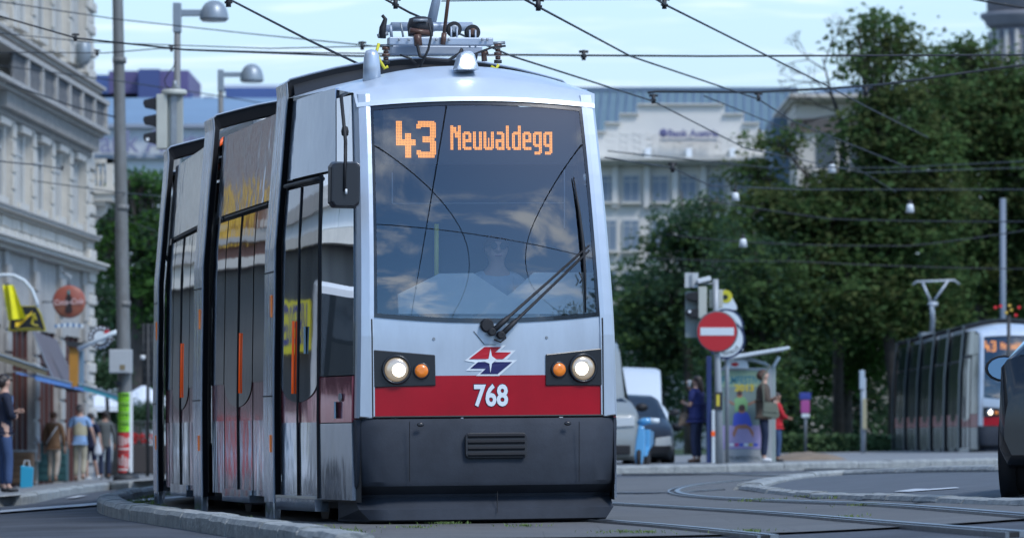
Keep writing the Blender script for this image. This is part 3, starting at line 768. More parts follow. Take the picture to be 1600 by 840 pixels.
# bare twigs left of the tall top
X = bxx(1310, 153); bt = thing('tree', 'sparse dead topped tree with bare twigs against the sky', 'tree', (X, 153, gz(X, 153)), 0, 'trees along the street')
b = MB(); z0 = gz(X, 153)
def tw_(px, py): p = W(px, py, 153); return Vector((p.x - X, 0, p.z - z0))
b.tube([Vector((0, 0, -.2)), tw_(1310, 400), tw_(1318, 200), tw_(1300, 150), tw_(1285, 90)], [.2, .14, .09, .05, .015], 7); b.build('trunk', m_bark, bt)
R = random.Random(8); b = MB()
def grow(p, d, l, r, dep):
    q = p + d * l; b.tube([p, q], [r, r * .6], 4, cap=False)
    if dep == 0: return
    for _ in range(3):
        e = (d + Vector((R.gauss(0, .45), R.gauss(0, .3), R.gauss(0, .35)))).normalized(); grow(q, e, l * .68, r * .6, dep - 1)
for (x, y, dx, dz) in ((1310, 175, -.9, .3), (1300, 150, -.7, .6), (1290, 110, -.8, .5), (1295, 130, -1, .05), (1288, 100, .3, .9), (1312, 180, -.8, -.1)):
    grow(tw_(x, y), Vector((dx, 0, dz)).normalized(), .62, .03, 4)
b.build('twigs', m_bark, bt)
# hedge
m_hedge = mat('hedge_leaves', (.085, .15, .05), .8, col2=(.045, .095, .035), vscale=2, island=.3)
hd = thing('hedge', 'clipped green hedge between the stop and the second tram', 'hedge')
Yh = 148.0; x0, x1 = bxx(1222, Yh), bxx(1700, Yh)
b = MB(); b.bx(x0 + .1, x1, Yh + .1, Yh + 1.1, 0, bz(683, Yh)); b.build('hedge_core', m_hedge, hd)
rng = np.random.default_rng(4); N = 16000
P = np.stack([rng.uniform(x0, x1, N), Yh + rng.uniform(-.05, 1.2, N), rng.uniform(.0, bz(680, Yh), N)], 1); b = MB()
u = rng.normal(size=(N, 3)) * .06; v = rng.normal(size=(N, 3)) * .05
V = np.stack([P - u, P + v, P + u, P - v], 1).reshape(-1, 3)
b.v = [tuple(q) for q in V]; b.f = [(4 * i, 4 * i + 1, 4 * i + 2, 4 * i + 3) for i in range(N)]; b.m = [0] * N; b.s = [False] * N
b.build('hedge_foliage', m_hedge, hd, fix=False, kind='stuff')
# tan mound of soil on the island
b = MB(); mc = W(1262, 724, 97)
b.grid(lambda a, c: Vector((bxx(1195, 97) + a * 1.75, 96 + c * 3, gz(4, 97) + .1 + .22 * math.sin(PI * a) ** .6 * math.sin(PI * c) ** .5 + .02 * noise.noise(Vector((a * 9, c * 5, 0))))), 24, 8)
b.build('soil_bed', mat('soil', (.21, .16, .11), .9, var=.25, vscale=3, bump=.5), kind='structure', fix=False)
b = MB(); b.grid(lambda a, c: Vector((-40 + a * 110, 152 + c * 120, .02 + gz(-40 + a * 110, 152 + c * 120) * 0 + max(gz(-40 + a * 110, 152 + c * 120), -2) + .03)), 60, 30); b.build('park_lawn', mat('lawn', (.045, .08, .028), .9, var=.3, vscale=.4), kind='structure', fix=False)

tree('tall tree behind the camera mirrored in the windscreen', (43, -20, gz(43, -20)), [(0, 0, 9, 8, 5, 6), (-4, 1, 13, 5, 4, 5), (5, 0, 7, 6, 5, 4), (3, 0, 18, 5, 4, 5), (11, 0, 15, 6, 4, 9)], .6, 7000, 91, 1, None, .4)
# ------------------------------------------------------------------ tram
silver = mat('silver_paint', (.46, .53, .61), .30, .35, coat=.25, var=.10, vscale=5, bump=.05, bscale=3, stretch=(1, 1, .25), wear=.12, detail=8)
roofsil = mat('roof_silver', (.56, .64, .72), .38, .2, coat=.2, var=.06, vscale=3)
film = mat('silver_film', (.50, .57, .65), .12, .80, bump=.45, bscale=1.5, stretch=(3.0, 3.0, .5), bdist=.05, var=.12, vscale=3)
skirt = mat('grey_film', (.34, .40, .48), .09, .82, bump=.3, bscale=1.2, stretch=(1.6, 1.6, .8), bdist=.035, var=.12, vscale=3)
sideglass = mat('side_glass', (.012, .015, .02), .03, .0, spec=.9, bump=.10, bscale=1.3, bdist=.03, ior=1.75, coat=.6)
upglass = mat('upper_panel_film', (.42, .47, .53), .07, .8, bump=.5, bscale=1.6, bdist=.03, var=.06)
redpaint = mat('red_paint', (.36, .003, .014), .35, coat=.12, var=.12, vscale=2.5, spec=.3)
redfilm = mat('red_film', (.42, .10, .13), .12, .6, coat=.4, bump=.3, bscale=2.2, stretch=(1.6, 1.6, .6), bdist=.03, var=.12)  # pinker than the front red; the flank's pale reflection is in the colour
bumpm = mat('bumper_plastic', (.030, .037, .050), .62, var=.3, vscale=2.2, spec=.3, bump=.06, bscale=60, wear=.2, detail=9)
housing = mat('lamp_housing', (.018, .02, .025), .25)
chrome = mat('reflector_chrome', (.8, .8, .8), .12, 1.0)
lampw = mat('lamp_lit', (1, .9, .75), .3, emit=(1.0, .86, .62), es=3.2)
lampb = mat('beacon_lit', (1, 1, 1), .3, emit=(1.0, .98, .92), es=9)
amber = mat('amber_lens', (.80, .22, .02), .25, coat=.6, emit=(1, .22, .01), es=.08)
led = mat('led_orange', (.2, .08, .01), .4, emit=(1.0, .36, .02), es=1.15)
orange = mat('orange_rail', (.85, .13, .02), .4, emit=(1, .12, .01), es=.15)
yelm = mat('yellow_cable', (.65, .60, .03), .5)
brown = mat('insulator_brown', (.10, .05, .035), .35)

def windscreen_mat():
    m = bpy.data.materials.new('windscreen_glass'); m.use_nodes = True
    ns, ls = m.node_tree.nodes, m.node_tree.links
    ns.clear()
    o = ns.new('ShaderNodeOutputMaterial'); mx = ns.new('ShaderNodeMixShader'); tr = ns.new('ShaderNodeBsdfTransparent'); gl = ns.new('ShaderNodeBsdfGlossy')
    tr.inputs[0].default_value = (.93, .97, 1, 1); gl.inputs['Roughness'].default_value = .012
    fr = ns.new('ShaderNodeFresnel'); fr.inputs[0].default_value = 2.15
    ls.new(fr.outputs[0], mx.inputs[0]); ls.new(tr.outputs[0], mx.inputs[1]); ls.new(gl.outputs[0], mx.inputs[2]); ls.new(mx.outputs[0], o.inputs[0])
    gl.inputs[0].default_value = (1, 1, 1, 1)
    return m
wsg = windscreen_mat()
cabglass = windscreen_mat(); cabglass.name = 'cab_side_glass'
[n for n in cabglass.node_tree.nodes if n.type == 'BSDF_TRANSPARENT'][0].inputs[0].default_value = (.35, .40, .44, 1)

def rake(w): return 0 if w < 1.42 else (w - 1.42) * .10 + (w - 1.42) ** 2 * .080
def hwid(w): return .946 - .022 * max(0, w - .8) - .012 * max(0, w - 1.5)
def vf(u, w): return rake(w) + .075 * (u / .93) ** 2
def bprof(w): return 1.2 - .025 * ssm(.8, 2.2, w) - .115 * max(0, (w - 2.1) / 1.27)
PV = 2.45                                   # first portal plane behind the nose
def nose(t, w, off=0.0):
    hw = hwid(w); v0 = vf(hw, w)
    u = (1 - t) * hw + t * (bprof(w) - .035) + .03 * math.sin(PI * t)
    return (u - off, v0 + t * (PV - v0))
SEG = {'4': [(0, 0, 4, 16), (0, 12, 13, 16), (6, 8, 10, 24)],
       '3': [(1, 0, 12, 4), (9, 1, 13, 11), (4, 10, 12, 14), (9, 13, 13, 22), (1, 20, 12, 24), (0, 2, 3, 5), (0, 19, 3, 22)]}
GLY = {'N': (8, [(0, 0, 2, 16), (5, 0, 7, 16), (2, 1, 4, 5), (3, 4, 5, 8)]),
       'e': (7, [(0, 5, 2, 15), (4, 5, 6, 11), (1, 4, 5, 6), (1, 9, 6, 11), (1, 14, 6, 16)]),
       'u': (7, [(0, 4, 2, 15), (4, 4, 6, 16), (1, 14, 5, 16)]),
       'w': (8, [(0, 4, 2, 15), (5, 4, 7, 15), (3, 8, 4, 15), (1, 14, 6, 16)]),
       'a': (7, [(1, 4, 5, 6), (4, 5, 6, 16), (0, 9, 2, 15), (1, 9, 5, 11), (1, 14, 5, 16)]),
       'l': (4, [(0, 0, 2, 15), (1, 14, 3, 16)]),
       'd': (7, [(4, 0, 6, 16), (0, 5, 2, 15), (1, 4, 5, 6), (1, 14, 5, 16)]),
       'g': (7, [(0, 5, 2, 13), (4, 4, 6, 18), (1, 4, 5, 6), (1, 12, 5, 14), (1, 17, 5, 19)])}

def make_tram(name, label, F, yaw, roll, portals, full=True, num='768', route=('43', 'Neuwaldegg')):
    root = thing(name, label, 'tram', F, 0, 'low floor trams')
    root.rotation_euler = (0, roll, yaw)
    if full: film, skirt, upglass, sideglass, redfilm, trimm = [MATS[q] for q in ('silver_film', 'grey_film', 'upper_panel_film', 'side_glass', 'red_film', 'silver_paint')]
    else:  # darker copies of the tram materials; dark tree reflections put in the colour
        dg = mat('far_dark_glass', (.02, .03, .03), .12, spec=.6, var=.3, vscale=1.0); film = skirt = mat('far_dimmed_film', (.14, .16, .175), .22, .5, var=.25, vscale=1.5); upglass = sideglass = dg
        redfilm = mat('far_red_film', (.30, .05, .055), .35, var=.2); trimm = mat('portal_dimmed', (.085, .11, .125), .45, .3)
    MT = Matrix.Translation(F) @ root.rotation_euler.to_matrix().to_4x4(); MI = MT.inverted()
    eye = MI @ Vector((0, 0, CAMH))
    def ray(px, py):
        q = MI @ Vector(((px - 800) / FPX * 35, 35, CAMH + (HZ - py) / FPX * 35)); return (q - eye).normalized()
    def on(px, py, v):                     # point of the front plane at depth v seen at that pixel
        d = ray(px, py); t = (v - eye.y) / d.y; return eye + d * t
    def SF(px, py, off=0.0):               # same on the raked front surface
        v = .1
        for _ in range(8):
            p = on(px, py, v); v = vf(p.x, p.z) - off
        return p
    def S(u, w, off=0.0): return Vector((u, vf(u, w) - off, w))
    # front: silver panel, red panel, pillars
    wb, wr0, wr1 = .80, .80, 1.095
    b = MB()
    hb_ = .838
    def patch(u0, u1, w0, w1, off, nu=12, nv=4, m=0, top=None):
        b.grid(lambda a, c: S(u0 + (u1 - u0) * a, w0 + ((top(u0 + (u1 - u0) * a) if top else w1) - w0) * c, off), nu, nv, m)
    wtop = lambda u: 1.468 + .052 * (u / .84) ** 2
    patch(-hb_, hb_, wr1, 1.5, .0, 16, 4, top=wtop)
    b.build('front_panel', silver, root, fix=False)
    b = MB(); patch(-hb_, hb_, wr0 + .01, wr1, .002, 16, 3); b.build('red_panel', redpaint, root, fix=False)
    for s in (-1, 1):
        b = MB()
        for k in range(1):
            rows = lin(wr0, 3.12, 16)
            vs = []
            for w in rows:
                hw = hwid(w); hi = hb_ - .018 + (w > 1.5) * 0 - .048 * max(0, (w - 1.5)) / 1.6
                for (u, off) in ((hi, -.05), (hi, .012), (hi + .03, .018), (hw - .022, .012), (hw, -.022), (hw + .002, -.10)):
                    vs.append((s * u, vf(u, w) - off, w))
            n = 6
            b.add(vs, [(i * n + j, i * n + j + 1, (i + 1) * n + j + 1, (i + 1) * n + j) for i in range(len(rows) - 1) for j in range(n - 1)], 0, False)
        b.build('corner_pillar', silver, root)
    # windscreen
    gt = lambda u: 3.075 - .045 * (u / .8) ** 2
    def gh(w): return hb_ - .012 - .048 * max(0, (w - 1.5)) / 1.6
    ws = MB()
    ws.grid(lambda a, c: (lambda u0: (lambda w: S(u0 * gh(w), w, .004))(wtop(u0 * .8) + (gt(u0 * .8) - wtop(u0 * .8)) * c))(2 * a - 1), 28, 20)
    wso = ws.build('windscreen', wsg, root, fix=False)
    b = MB()
    def edge(q):
        k, f = int(q), q - int(q)
        if k == 0: u0, c = -1 + 2 * f, 0
        elif k == 1: u0, c = 1, f
        elif k == 2: u0, c = 1 - 2 * f, 1
        else: u0, c = -1, 1 - f
        w = wtop(u0 * .8) + (gt(u0 * .8) - wtop(u0 * .8)) * c
        return S(u0 * gh(w), w, .007), S(u0 * (gh(w) - (.028 if abs(u0) > .0 else 0)), w + (.034 if c == 0 else -.03 if c == 1 else 0) , .007)
    pts = []
    N_ = 28
    for side in range(4):
        for i in range(N_): pts.append(edge(side + i / N_ * .9999))
    def fr(u0, c, wd):
        w = wtop(u0 * .8) + (gt(u0 * .8) - wtop(u0 * .8)) * c
        return w
    outer = []; inner = []
    for side in range(4):
        for i in range(N_):
            f = i / N_
            u0, c = ((-1 + 2 * f, 0), (1, f), (1 - 2 * f, 1), (-1, 1 - f))[side]
            w = wtop(u0 * .8) + (gt(u0 * .8) - wtop(u0 * .8)) * c
            outer.append(S(u0 * gh(w), w, .008))
            ui, ci = max(-1 + .036, min(1 - .036, u0)), max(.02, min(1 - .022, c))
            w = wtop(ui * .8) + (gt(ui * .8) - wtop(ui * .8)) * ci
            inner.append(S(ui * gh(w), w, .008))
    n = len(outer)
    b.add(outer + inner, [(i, (i + 1) % n, n + (i + 1) % n, n + i) for i in range(n)])
    b.build('windscreen_seal', blackgloss, wso, fix=False)
    # black gaps round the panels
    b = MB()
    for s in (-1, 1):
        b.tube([S(s * (hb_ - .002), w, .014) for w in lin(wr0 + .01, 1.5, 6)], .006, 5)
    b.tube([S(u, wr0 + .004, .01) for u in lin(-.93, .93, 14)], .008, 5)
    b.build('panel_gap', black, root)
    # bumper with grille
    rows = [(.790, .010, .945, .945), (.74, .035, .945, .93), (.52, .050, .942, .90), (.345, .060, .94, .86), (.315, .050, .94, .84), (.255, -.075, .93, .80), (.235, -.085, .93, .80), (.150, .030, .925, .875), (.075, .045, .86, .855), (.060, .0, .86, .85)]
    us = [-1, -.985, -.93, -.86] + lin(-.8, .8, 16) + [.86, .93, .985, 1]
    def bp_(i, j):
        w, off, hw, fw = rows[j]; q = us[i]; u = q * hw
        e = max(0, abs(u) - (fw - .10)) / .10
        v = vf(min(abs(u), .9), .8) - off + .055 * min(e, 1.8) ** 1.6 + (.012 * max(0, 1 - abs(u) / .5) if j in (5, 6) else 0)
        if j in (7, 8): v -= .035 * max(0, 1 - abs(u) / .85)
        return (u, v, w)
    nU = len(us)
    b = MB(); b.add([bp_(i, j) for j in range(len(rows)) for i in range(nU)], [(j * nU + i, j * nU + i + 1, (j + 1) * nU + i + 1, (j + 1) * nU + i) for j in range(len(rows) - 1) for i in range(nU - 1)], 0, True)
    for s in (-1, 1):
        e0 = [bp_(0 if s < 0 else nU - 1, j) for j in range(len(rows))]
        b.add(e0 + [(s * (.96 + .02), .75, q[2]) for q in e0], [(j, j + 1, len(rows) + j + 1, len(rows) + j) for j in range(len(rows) - 1)], 0, False)
    bo = b.build('bumper', bumpm, root, fix=False)
    sm_ = bo.modifiers.new('edge', 'EDGE_SPLIT'); sm_.split_angle = math.radians(28)
    if full:
        gp = [on(x, y, -.062) for x, y in ((727, 715), (823, 714), (823, 675), (727, 676))]
        x0, x1 = gp[0].x, gp[1].x; z0, z1 = gp[0].z, gp[2].z
        b = MB(); r_ = .03; poly = []
        for cx_, cz_, a0 in ((x1 - r_, z1 - r_, 0), (x0 + r_, z1 - r_, 90), (x0 + r_, z0 + r_, 180), (x1 - r_, z0 + r_, 270)):
            for a in (0, 30, 60, 90): poly.append((cx_ + r_ * math.cos(math.radians(a0 + a)), cz_ + r_ * math.sin(math.radians(a0 + a))))
        b.prism(poly, -.045, -.080, lambda x, y, d: Vector((x, d, y))); g_ = b.build('grille', mat('grille_black', (.02, .022, .027), .5), root, bevel=.004)
        for i in range(4):
            z = z0 + .022 + i * (z1 - z0 - .044) / 3
            b = MB(); b.prism([(-.010, z - .012), (0, z - .014), (.012, z), (0, z + .014), (-.010, z + .012)], x0 + .018, x1 - .018, lambda a, c, d: Vector((d, -.083 - a * .7, c))); b.build('slat', mat('grille_slat', (.014, .016, .02), .7, spec=.2), g_)
        for px, py in ((657, 663), (887, 661)):
            p = on(px, py, -.055); b = MB(); b.lathe([(.026, 0), (.022, .006), (.010, .008)], p, 14, M=disc_m((0, -1, 0)) @ Matrix.Diagonal((1, .6, 1))); b.build('tow_cap', housing, root)
        for px in (640, 905):
            b = MB(); b.tube([on(px, y, -.055) for y in (658, 700, 752)], .0028, 4); b.build('bumper_joint', black, root)
        b = MB(); b.tube([on(777, y, v) for y, v in ((765, .0), (781, -.06), (800, -.09))], .003, 4); b.build('bumper_joint', black, root)
        b = MB(); b.tube([SF(x, y, .004) for x, y in ((740, 517), (757, 538), (775, 538))], .0022, 4); b.build('panel_joint', dark_steel, root)
        for px, py in ((678, 529), (854, 527)):
            b = MB(); b.lathe([(.011, 0), (.009, .004)], SF(px, py, .002), 10, M=disc_m((0, -1, 0))); b.build('bolt', steel, root)
    # head lamps
    for s, quad, lc, ic, r in ((-1, ((583, 546), (680, 554), (681, 602), (584, 605)), (619.5, 577), (658.5, 579), 17), (1, ((853, 553), (945, 543), (945, 602), (853, 602)), (911, 574.5), (873.5, 577), 17)):
        if full: Q = [SF(x, y, .014) for x, y in quad]; lp = SF(*lc, .016); ip = SF(*ic, .016)
        else:
            Q = [S(s * a, c, .014) for a, c in ((.835, 1.285), (.40, 1.25), (.40, 1.03), (.835, 1.02))]; lp = S(s * .66, 1.14, .016); ip = S(s * .50, 1.13, .016)
        b = MB(); b.add(Q + [q + Vector((0, .03, 0)) for q in Q], [(0, 1, 2, 3), (7, 6, 5, 4), (0, 1, 5, 4), (1, 2, 6, 5), (2, 3, 7, 6), (3, 0, 4, 7)])
        h = b.build('lamp_housing', housing, root, bevel=.006)
        N = (S(lp.x + .05, lp.z) - S(lp.x - .05, lp.z)).cross(Vector((0, 0, 1))).normalized(); M = disc_m(N)
        b = MB(); b.lathe([(.102, -.005), (.106, .012), (.098, .022), (.088, .016), (.086, .006)], lp, 28, M=M); b.build('lamp_ring', housing, h)
        hl = MB(); hl.lathe([(.085, .004), (.083, .012), (.06, .019), (.03, .022)], lp, 28, M=M); hl = hl.build('headlight', chrome if not full else mat('headlight_glass', (.42, .40, .36), .18, .6, coat=.6, emit=(1, .74, .42), es=.16), h)
        b = MB(); b.lathe([(.050, .019), (.046, .0235), (.020, .028)], lp + Vector((.014 * -s, 0, -.004)), 20, M=M); b.build('bulb', lampw, h)
        b = MB(); b.lathe([(.060, -.005), (.060, .008), (.052, .010)], ip, 22, M=M); b.build('indicator_ring', housing, h)
        b = MB(); b.lathe([(.050, .004), (.046, .014), (.02, .020)], ip, 22, M=M); b.build('indicator', amber, h)
    # number and emblem
    if full:
        c = SF(767, 619, .006)
        b = MB(); b.text(num, .208, lambda x, y, z: S(c.x + x, c.z + y, .005), bold=.011, sx=.80); b.build('number_outline', mat('number_edge', (.02, .02, .06), .5), root, fix=False)
        b = MB(); b.text(num, .208, lambda x, y, z: S(c.x + x, c.z + y, .008), bold=.006, sx=.80); b.build('number', mat('number_white', (.72, .78, .82), .4), root, fix=False)
        def logo(nm, pts, off, m, it=0):
            P = [SF(680 + x / 6, 520 + y / 6, off) for x, y in pts]
            tri = geometry.tessellate_polygon([[Vector((q.x, q.z, 0)) for q in P]])
            MB().add(P, [tuple(t) for t in tri]).build(nm, m, root, fix=False)
        wl_ = mat('emblem_white', (.72, .78, .82), .4)
        logo('emblem', [(275, 258), (460, 114), (662, 114), (612, 160), (755, 160), (672, 248), (768, 252), (600, 400), (382, 400), (440, 352), (285, 352), (375, 275)], .005, wl_)
        logo('emblem_red', [(318, 242), (462, 130), (618, 130), (562, 180), (712, 180), (636, 242)], .008, mat('emblem_red', (.50, .008, .02), .4))
        logo('emblem_blue', [(328, 332), (402, 270), (722, 270), (586, 382), (422, 382), (476, 332)], .008, mat('emblem_blue', (.012, .012, .10), .4))
        logo('emblem_star', [(518, 145), (532, 215), (580, 250), (532, 285), (518, 372), (508, 285), (440, 258), (500, 240)], .011, wl_)
    # destination display: lamps of the matrix, each a small square
    b = MB()
    if full:
        o1 = on(618.5, 189, .46); o2 = on(703.5, 196, .46); dx = (on(850, 200, .46).x - on(750, 200, .46).x) / 100 * 2.34; sz = dx
    else:
        o1 = Vector((-.75, .46, 2.93)); o2 = Vector((-.35, .46, 2.90)); dx = .0109
    def dots(cells, o, px0, wv=.46):
        for i, j in cells:
            x = o.x + (px0 + i + .5) * dx; z = o.z - (j + .5) * dx
            q = dx * .40
            b.add([(x - q, wv, z - q), (x + q, wv, z - q), (x + q, wv, z + q), (x - q, wv, z + q)], [(0, 1, 2, 3)])
    def cells(rects): return {(i, j) for a, c, d, e in rects for i in range(a, d) for j in range(c, e)}
    dots(cells(SEG['4']), o1, 0); dots(cells(SEG['3']), o1, 13.5)
    x = 0
    for ch in route[1]:
        wd, rc = GLY[ch]; dots(cells(rc), o2, x); x += wd
    dsp = MB(); a_ = Vector((o1.x - .09, .475, o1.z + .05)); dsp.bx(a_.x, a_.x + 1.42, .475, .60, a_.z - .36, a_.z + .04)
    d_ = dsp.build('destination_display', mat('display_black', (.006, .006, .008), .5), root)
    b.build('display_lamps', led, d_, kind='stuff', fix=False)
    # roof cap of the cab
    def rf(a, c):
        q = 2 * a - 1; v = .34 + c * (PV - .30); e = 1 - c
        hw = hwid(3.1) + (bprof(3.2) - hwid(3.1)) * c
        edge_ = 3.115 + .07 * min(1, c * 3) + .04 * c; crown = 3.135 + (.225 * (1 - (1 - min(1, c * 2.6)) ** 2) + .05 * c)
        w = edge_ + (crown - edge_) * (1 - abs(q) ** 2.0)
        if c == 0: w = gt(q * .8) - .006; v = vf(q * .88, w) - .016
        return Vector((q * (hw - .005), v if c > 0 else v, w))
    b = MB(); b.grid(lambda a, c: rf(a, c), 30, 16); b.build('cab_roof', roofsil, root, fix=False)
    b = MB(); b.grid(lambda a, c: Vector((rf(a, 0).x * 1.0, rf(a, 0).y - .004 + .012 * c, rf(a, 0).z - .0 + (.032) * c)), 30, 2); b.build('roof_edge', roofsil, root, fix=False)
    # nose flanks
    for s in (-1, 1):
        def NP(t, w, off=0.0):
            u, v = nose(t, w, off); return Vector((s * u, v, w))
        def panel(nm, t0, t1, w0, w1, m, off=0.0, nt=6, nw=6, par=root, w0f=None):
            b = MB()
            def f(a, c):
                t = t0 + (t1 - t0) * a; lo = w0f(t) if w0f else w0
                return NP(t, lo + (w1 - lo) * c, off)
            b.grid(f, nt, nw)
            ring = [(i / nt, 0) for i in range(nt + 1)] + [(1, j / nw) for j in range(1, nw + 1)] + [(i / nt, 1) for i in reversed(range(nt))] + [(0, j / nw) for j in reversed(range(1, nw))]
            A = [f(*r) for r in ring]; B = [q + Vector((-s * .03, 0, 0)) for q in A]; n = len(A)
            b.add(A + B, [(i, (i + 1) % n, n + (i + 1) % n, n + i) for i in range(n)])
            return b.build(nm, m, par, fix=False)
        b = MB(); b.grid(lambda a, c: NP(a, .2 + .9 * c, .028), 8, 4); b.grid(lambda a, c: NP(.42 + .58 * a, 1.1 + 2.08 * c, .06), 8, 12); b.build('nose_core', black, root, fix=False)
        panel('side_panel', .055, .415, .215, .765, skirt)
        panel('side_panel', .055, .415, .772, 1.10, redfilm)
        panel('side_window', .045, .415, 1.108, 2.58, cabglass if full else sideglass, nt=8, nw=8); panel('side_window', .045, .232, 2.6, 3.12, cabglass if full else sideglass, nt=4, nw=4)
        panel('upper_panel', .245, .965, 2.60, 3.20, upglass, nt=8)
        dr = bpy.data.objects.new('door', None); COL.objects.link(dr); dr.parent = root
        for (t0, t1) in ((.43, .685), (.695, .955)):
            w0f = lambda t: 1.10 - .175 * math.sqrt(max(0, 1 - (2 * min(1, max(0, (t - .43) / .525)) - 1) ** 2))
            panel('door_leaf', t0, t1, .235, 1.2, redfilm, par=dr, nt=6, nw=8, off=.006)
            lf = panel('door_leaf', t0, t1, .235, .775, skirt, par=dr, off=.003)
            panel('door_glass', t0, t1, 1.0, 2.52, sideglass, par=dr, off=-.002, w0f=w0f, nt=16, nw=8)
        b = MB(); b.tube([NP(.69, w, -.006) for w in lin(.235, 2.52, 8)], .008, 6); b.build('door_seal', black, dr)
        b = MB(); b.tube([NP(t, 2.555, -.012) for t in lin(.42, .96, 6)], .017, 6); b.build('door_rail', dark_steel, dr)
        b = MB(); b.tube([NP(.745, w, -.014) for w in lin(.99, 1.53, 5)], .010, 7); b.build('door_handle', orange if full else dark_steel, dr)
        b = MB(); b.tube([NP(.42, w, -.004) for w in lin(.22, 2.58, 8)], .012, 5); b.build('door_pillar', black, root)
        b = MB(); P0, P1 = NP(.44, .235, -.02), NP(.95, .235, -.05)
        b.add([P0, P1, P1 + Vector((-s * .1, 0, 0)), P0 + Vector((-s * .1, 0, 0)), P0 - Vector((0, 0, .02)), P1 - Vector((0, 0, .02)), P1 + Vector((-s * .1, 0, -.02)), P0 + Vector((-s * .1, 0, -.02))], [(0, 1, 2, 3), (4, 5, 6, 7), (0, 1, 5, 4), (1, 2, 6, 5), (2, 3, 7, 6), (3, 0, 4, 7)])
        st = b.build('door_step', mat('step_metal', (.62, .62, .60), .35, .6), dr)
        b = MB(); b.add([q + Vector((0, 0, -.021)) for q in (P0, P1)] + [P1 + Vector((-s * .1, 0, -.021)), P0 + Vector((-s * .1, 0, -.021))] + [q + Vector((0, 0, -.11)) for q in (P0, P1)] + [P1 + Vector((-s * .1, 0, -.11)), P0 + Vector((-s * .1, 0, -.11))], [(0, 1, 2, 3), (4, 5, 6, 7), (0, 1, 5, 4), (1, 2, 6, 5), (2, 3, 7, 6), (3, 0, 4, 7)]); b.build('step_box', skirt, dr)
        if full and s < 0:
            b = MB(); p = NP(.22, .86, -.005); b.box(p, (.012, .13, .12), 0, -.2); b.build('notice', mat('notice_blue', (.35, .50, .58), .5), root)
            b = MB(); p = NP(.60, 1.38, -.005); b.box(p, (.012, .10, .20), 0, -.1); b.build('notice', mat('notice_blue'), dr)
            b = MB(); p = NP(.16, .95, -.006); b.lathe([(.03, 0), (.03, .01)], p, 21, M=disc_m((-1, -.2, 0))); b.build('lock', steel, root)
    # cab inside
    m_in = mat('cab_lining', (.035, .045, .06), .9)
    b = MB(); b.prism([(-1.03, .9), (1.03, .9), (1.02, 2.1), (.90, 3.06), (-.90, 3.06), (-1.02, 2.1)], 1.45, 1.49, lambda x, y, d: Vector((x, d, y))); b.bx(-.9, .9, .12, 1.44, 1.12, 1.16); b.bx(-.84, .84, .70, 1.44, 3.02, 3.05); b.build('cab_interior', m_in, root)
    if full:
        b = MB(); P = [on(x, y, .52) for x, y in ((623, 490), (623, 459), (688, 427), (741, 426), (794, 462), (836, 425), (930, 425), (930, 490))]
        b.prism([(p.x, p.z) for p in P], .52, .55, lambda x, y, d: Vector((x, d + max(0, y - 1.6) * .15, y))); b.build('dashboard_cover', mat('dashboard_cover', (.85, .90, .90), .8, var=.05), root)
        b = MB(); P = [on(x, y, .44) for x, y in ((610, 505), (640, 496), (900, 494), (932, 503))]
        b.prism([(p.x, p.z) for p in P], .30, .46, lambda x, y, d: Vector((x, d, y))); b.build('dashboard', mat('dashboard_light', (.50, .58, .60), .7), root)
        b = MB(); p0, p1 = on(682, 350, 1.2), on(682, 440, 1.2); b.tube([p0, p1], .018, 8); b.build('grab_pole', mat('pole_yellow', (.75, .70, .12), .4), root)
        b = MB(); p = on(735, 425, 1.35); b.box((p.x - .05, 1.35, p.z), (.42, .10, .55)); b.build('seat_back', m_in, root, bevel=.05)
        b = MB()
        for a, c in (((613, 270), (613, 318)), ((882, 266), (882, 356)), ((613, 318), (882, 317))):
            b.tube([SF(*a, -.02), SF(*c, -.02)], .003 if a[1] > 300 else .005, 5)
        b.build('blind_frame', mat('blind_grey', (.35, .42, .48), .5), root)
        # tram's wipers
        bl = blackgloss
        for (a, c) in (((769, 518), (921, 383)), ((783, 523), (921, 391))):
            A, B = SF(*a, .05), SF(*c, .04); wo = MB().tube([A, A.lerp(B, .16), A.lerp(B, .17), B], [.022, .018, .011, .008], 8).build('wiper', black, root)
            b = MB(); b.lathe([(.030, -.03), (.030, .012), (.022, .02)], A, 14, M=disc_m((0, -1, 0))); b.build('wiper_pivot', black, wo)
        b = MB(); b.tube([SF(896, 277, .025), SF(905, 330, .03), SF(911, 380, .035), SF(914, 430, .03), SF(915, 488, .02)], [.005, .010, .013, .010, .006], 6); b.build('wiper_blade', black, root)
        b = MB(); b.tube([SF(x, y, .05) for x, y in ((905, 425), (910, 436), (906, 442))], .006, 6); b.tube([SF(x, y, .05) for x, y in ((772, 530), (782, 534), (790, 528), (788, 516))], .007, 6); b.build('washer_hose', black, root)
        b = MB(); b.lathe([(.05, 0), (.04, .03)], SF(761, 508, .02), 21, M=disc_m((0, -1, 0))); b.tube([SF(752, 512, .02), SF(766, 503, .03)], .02, 8); b.build('wiper_motor', black, root)
        # mirror
        mir = MB(); mc = Vector((on(536, 289, -.02).x, -.10, on(536, 289, -.02).z))
        q = [(-.095, -.165), (.085, -.17), (.112, -.15), (.118, .14), (.10, .165), (-.09, .165), (-.115, .13), (-.12, -.13)]
        mir.prism(q, -.04, .05, lambda x, y, d: Vector((mc.x + x * (1 - .12 * (d < 0)), mc.y + d, mc.z + y * (1 - .1 * (d < 0))))); mo = mir.build('mirror', mat('mirror_housing', (.02, .022, .028), .3), root, bevel=.015)
        b = MB(); b.tube([mc + Vector((.0, -.03, .10)), mc + Vector((.0, -.05, .30)), on(533, 150, .05), on(541, 146, .35)], .013, 7); b.tube([mc + Vector((-.01, -.05, -.05)), mc + Vector((0, -.05, .3))], .010, 6); b.build('mirror_arm', black, mo)
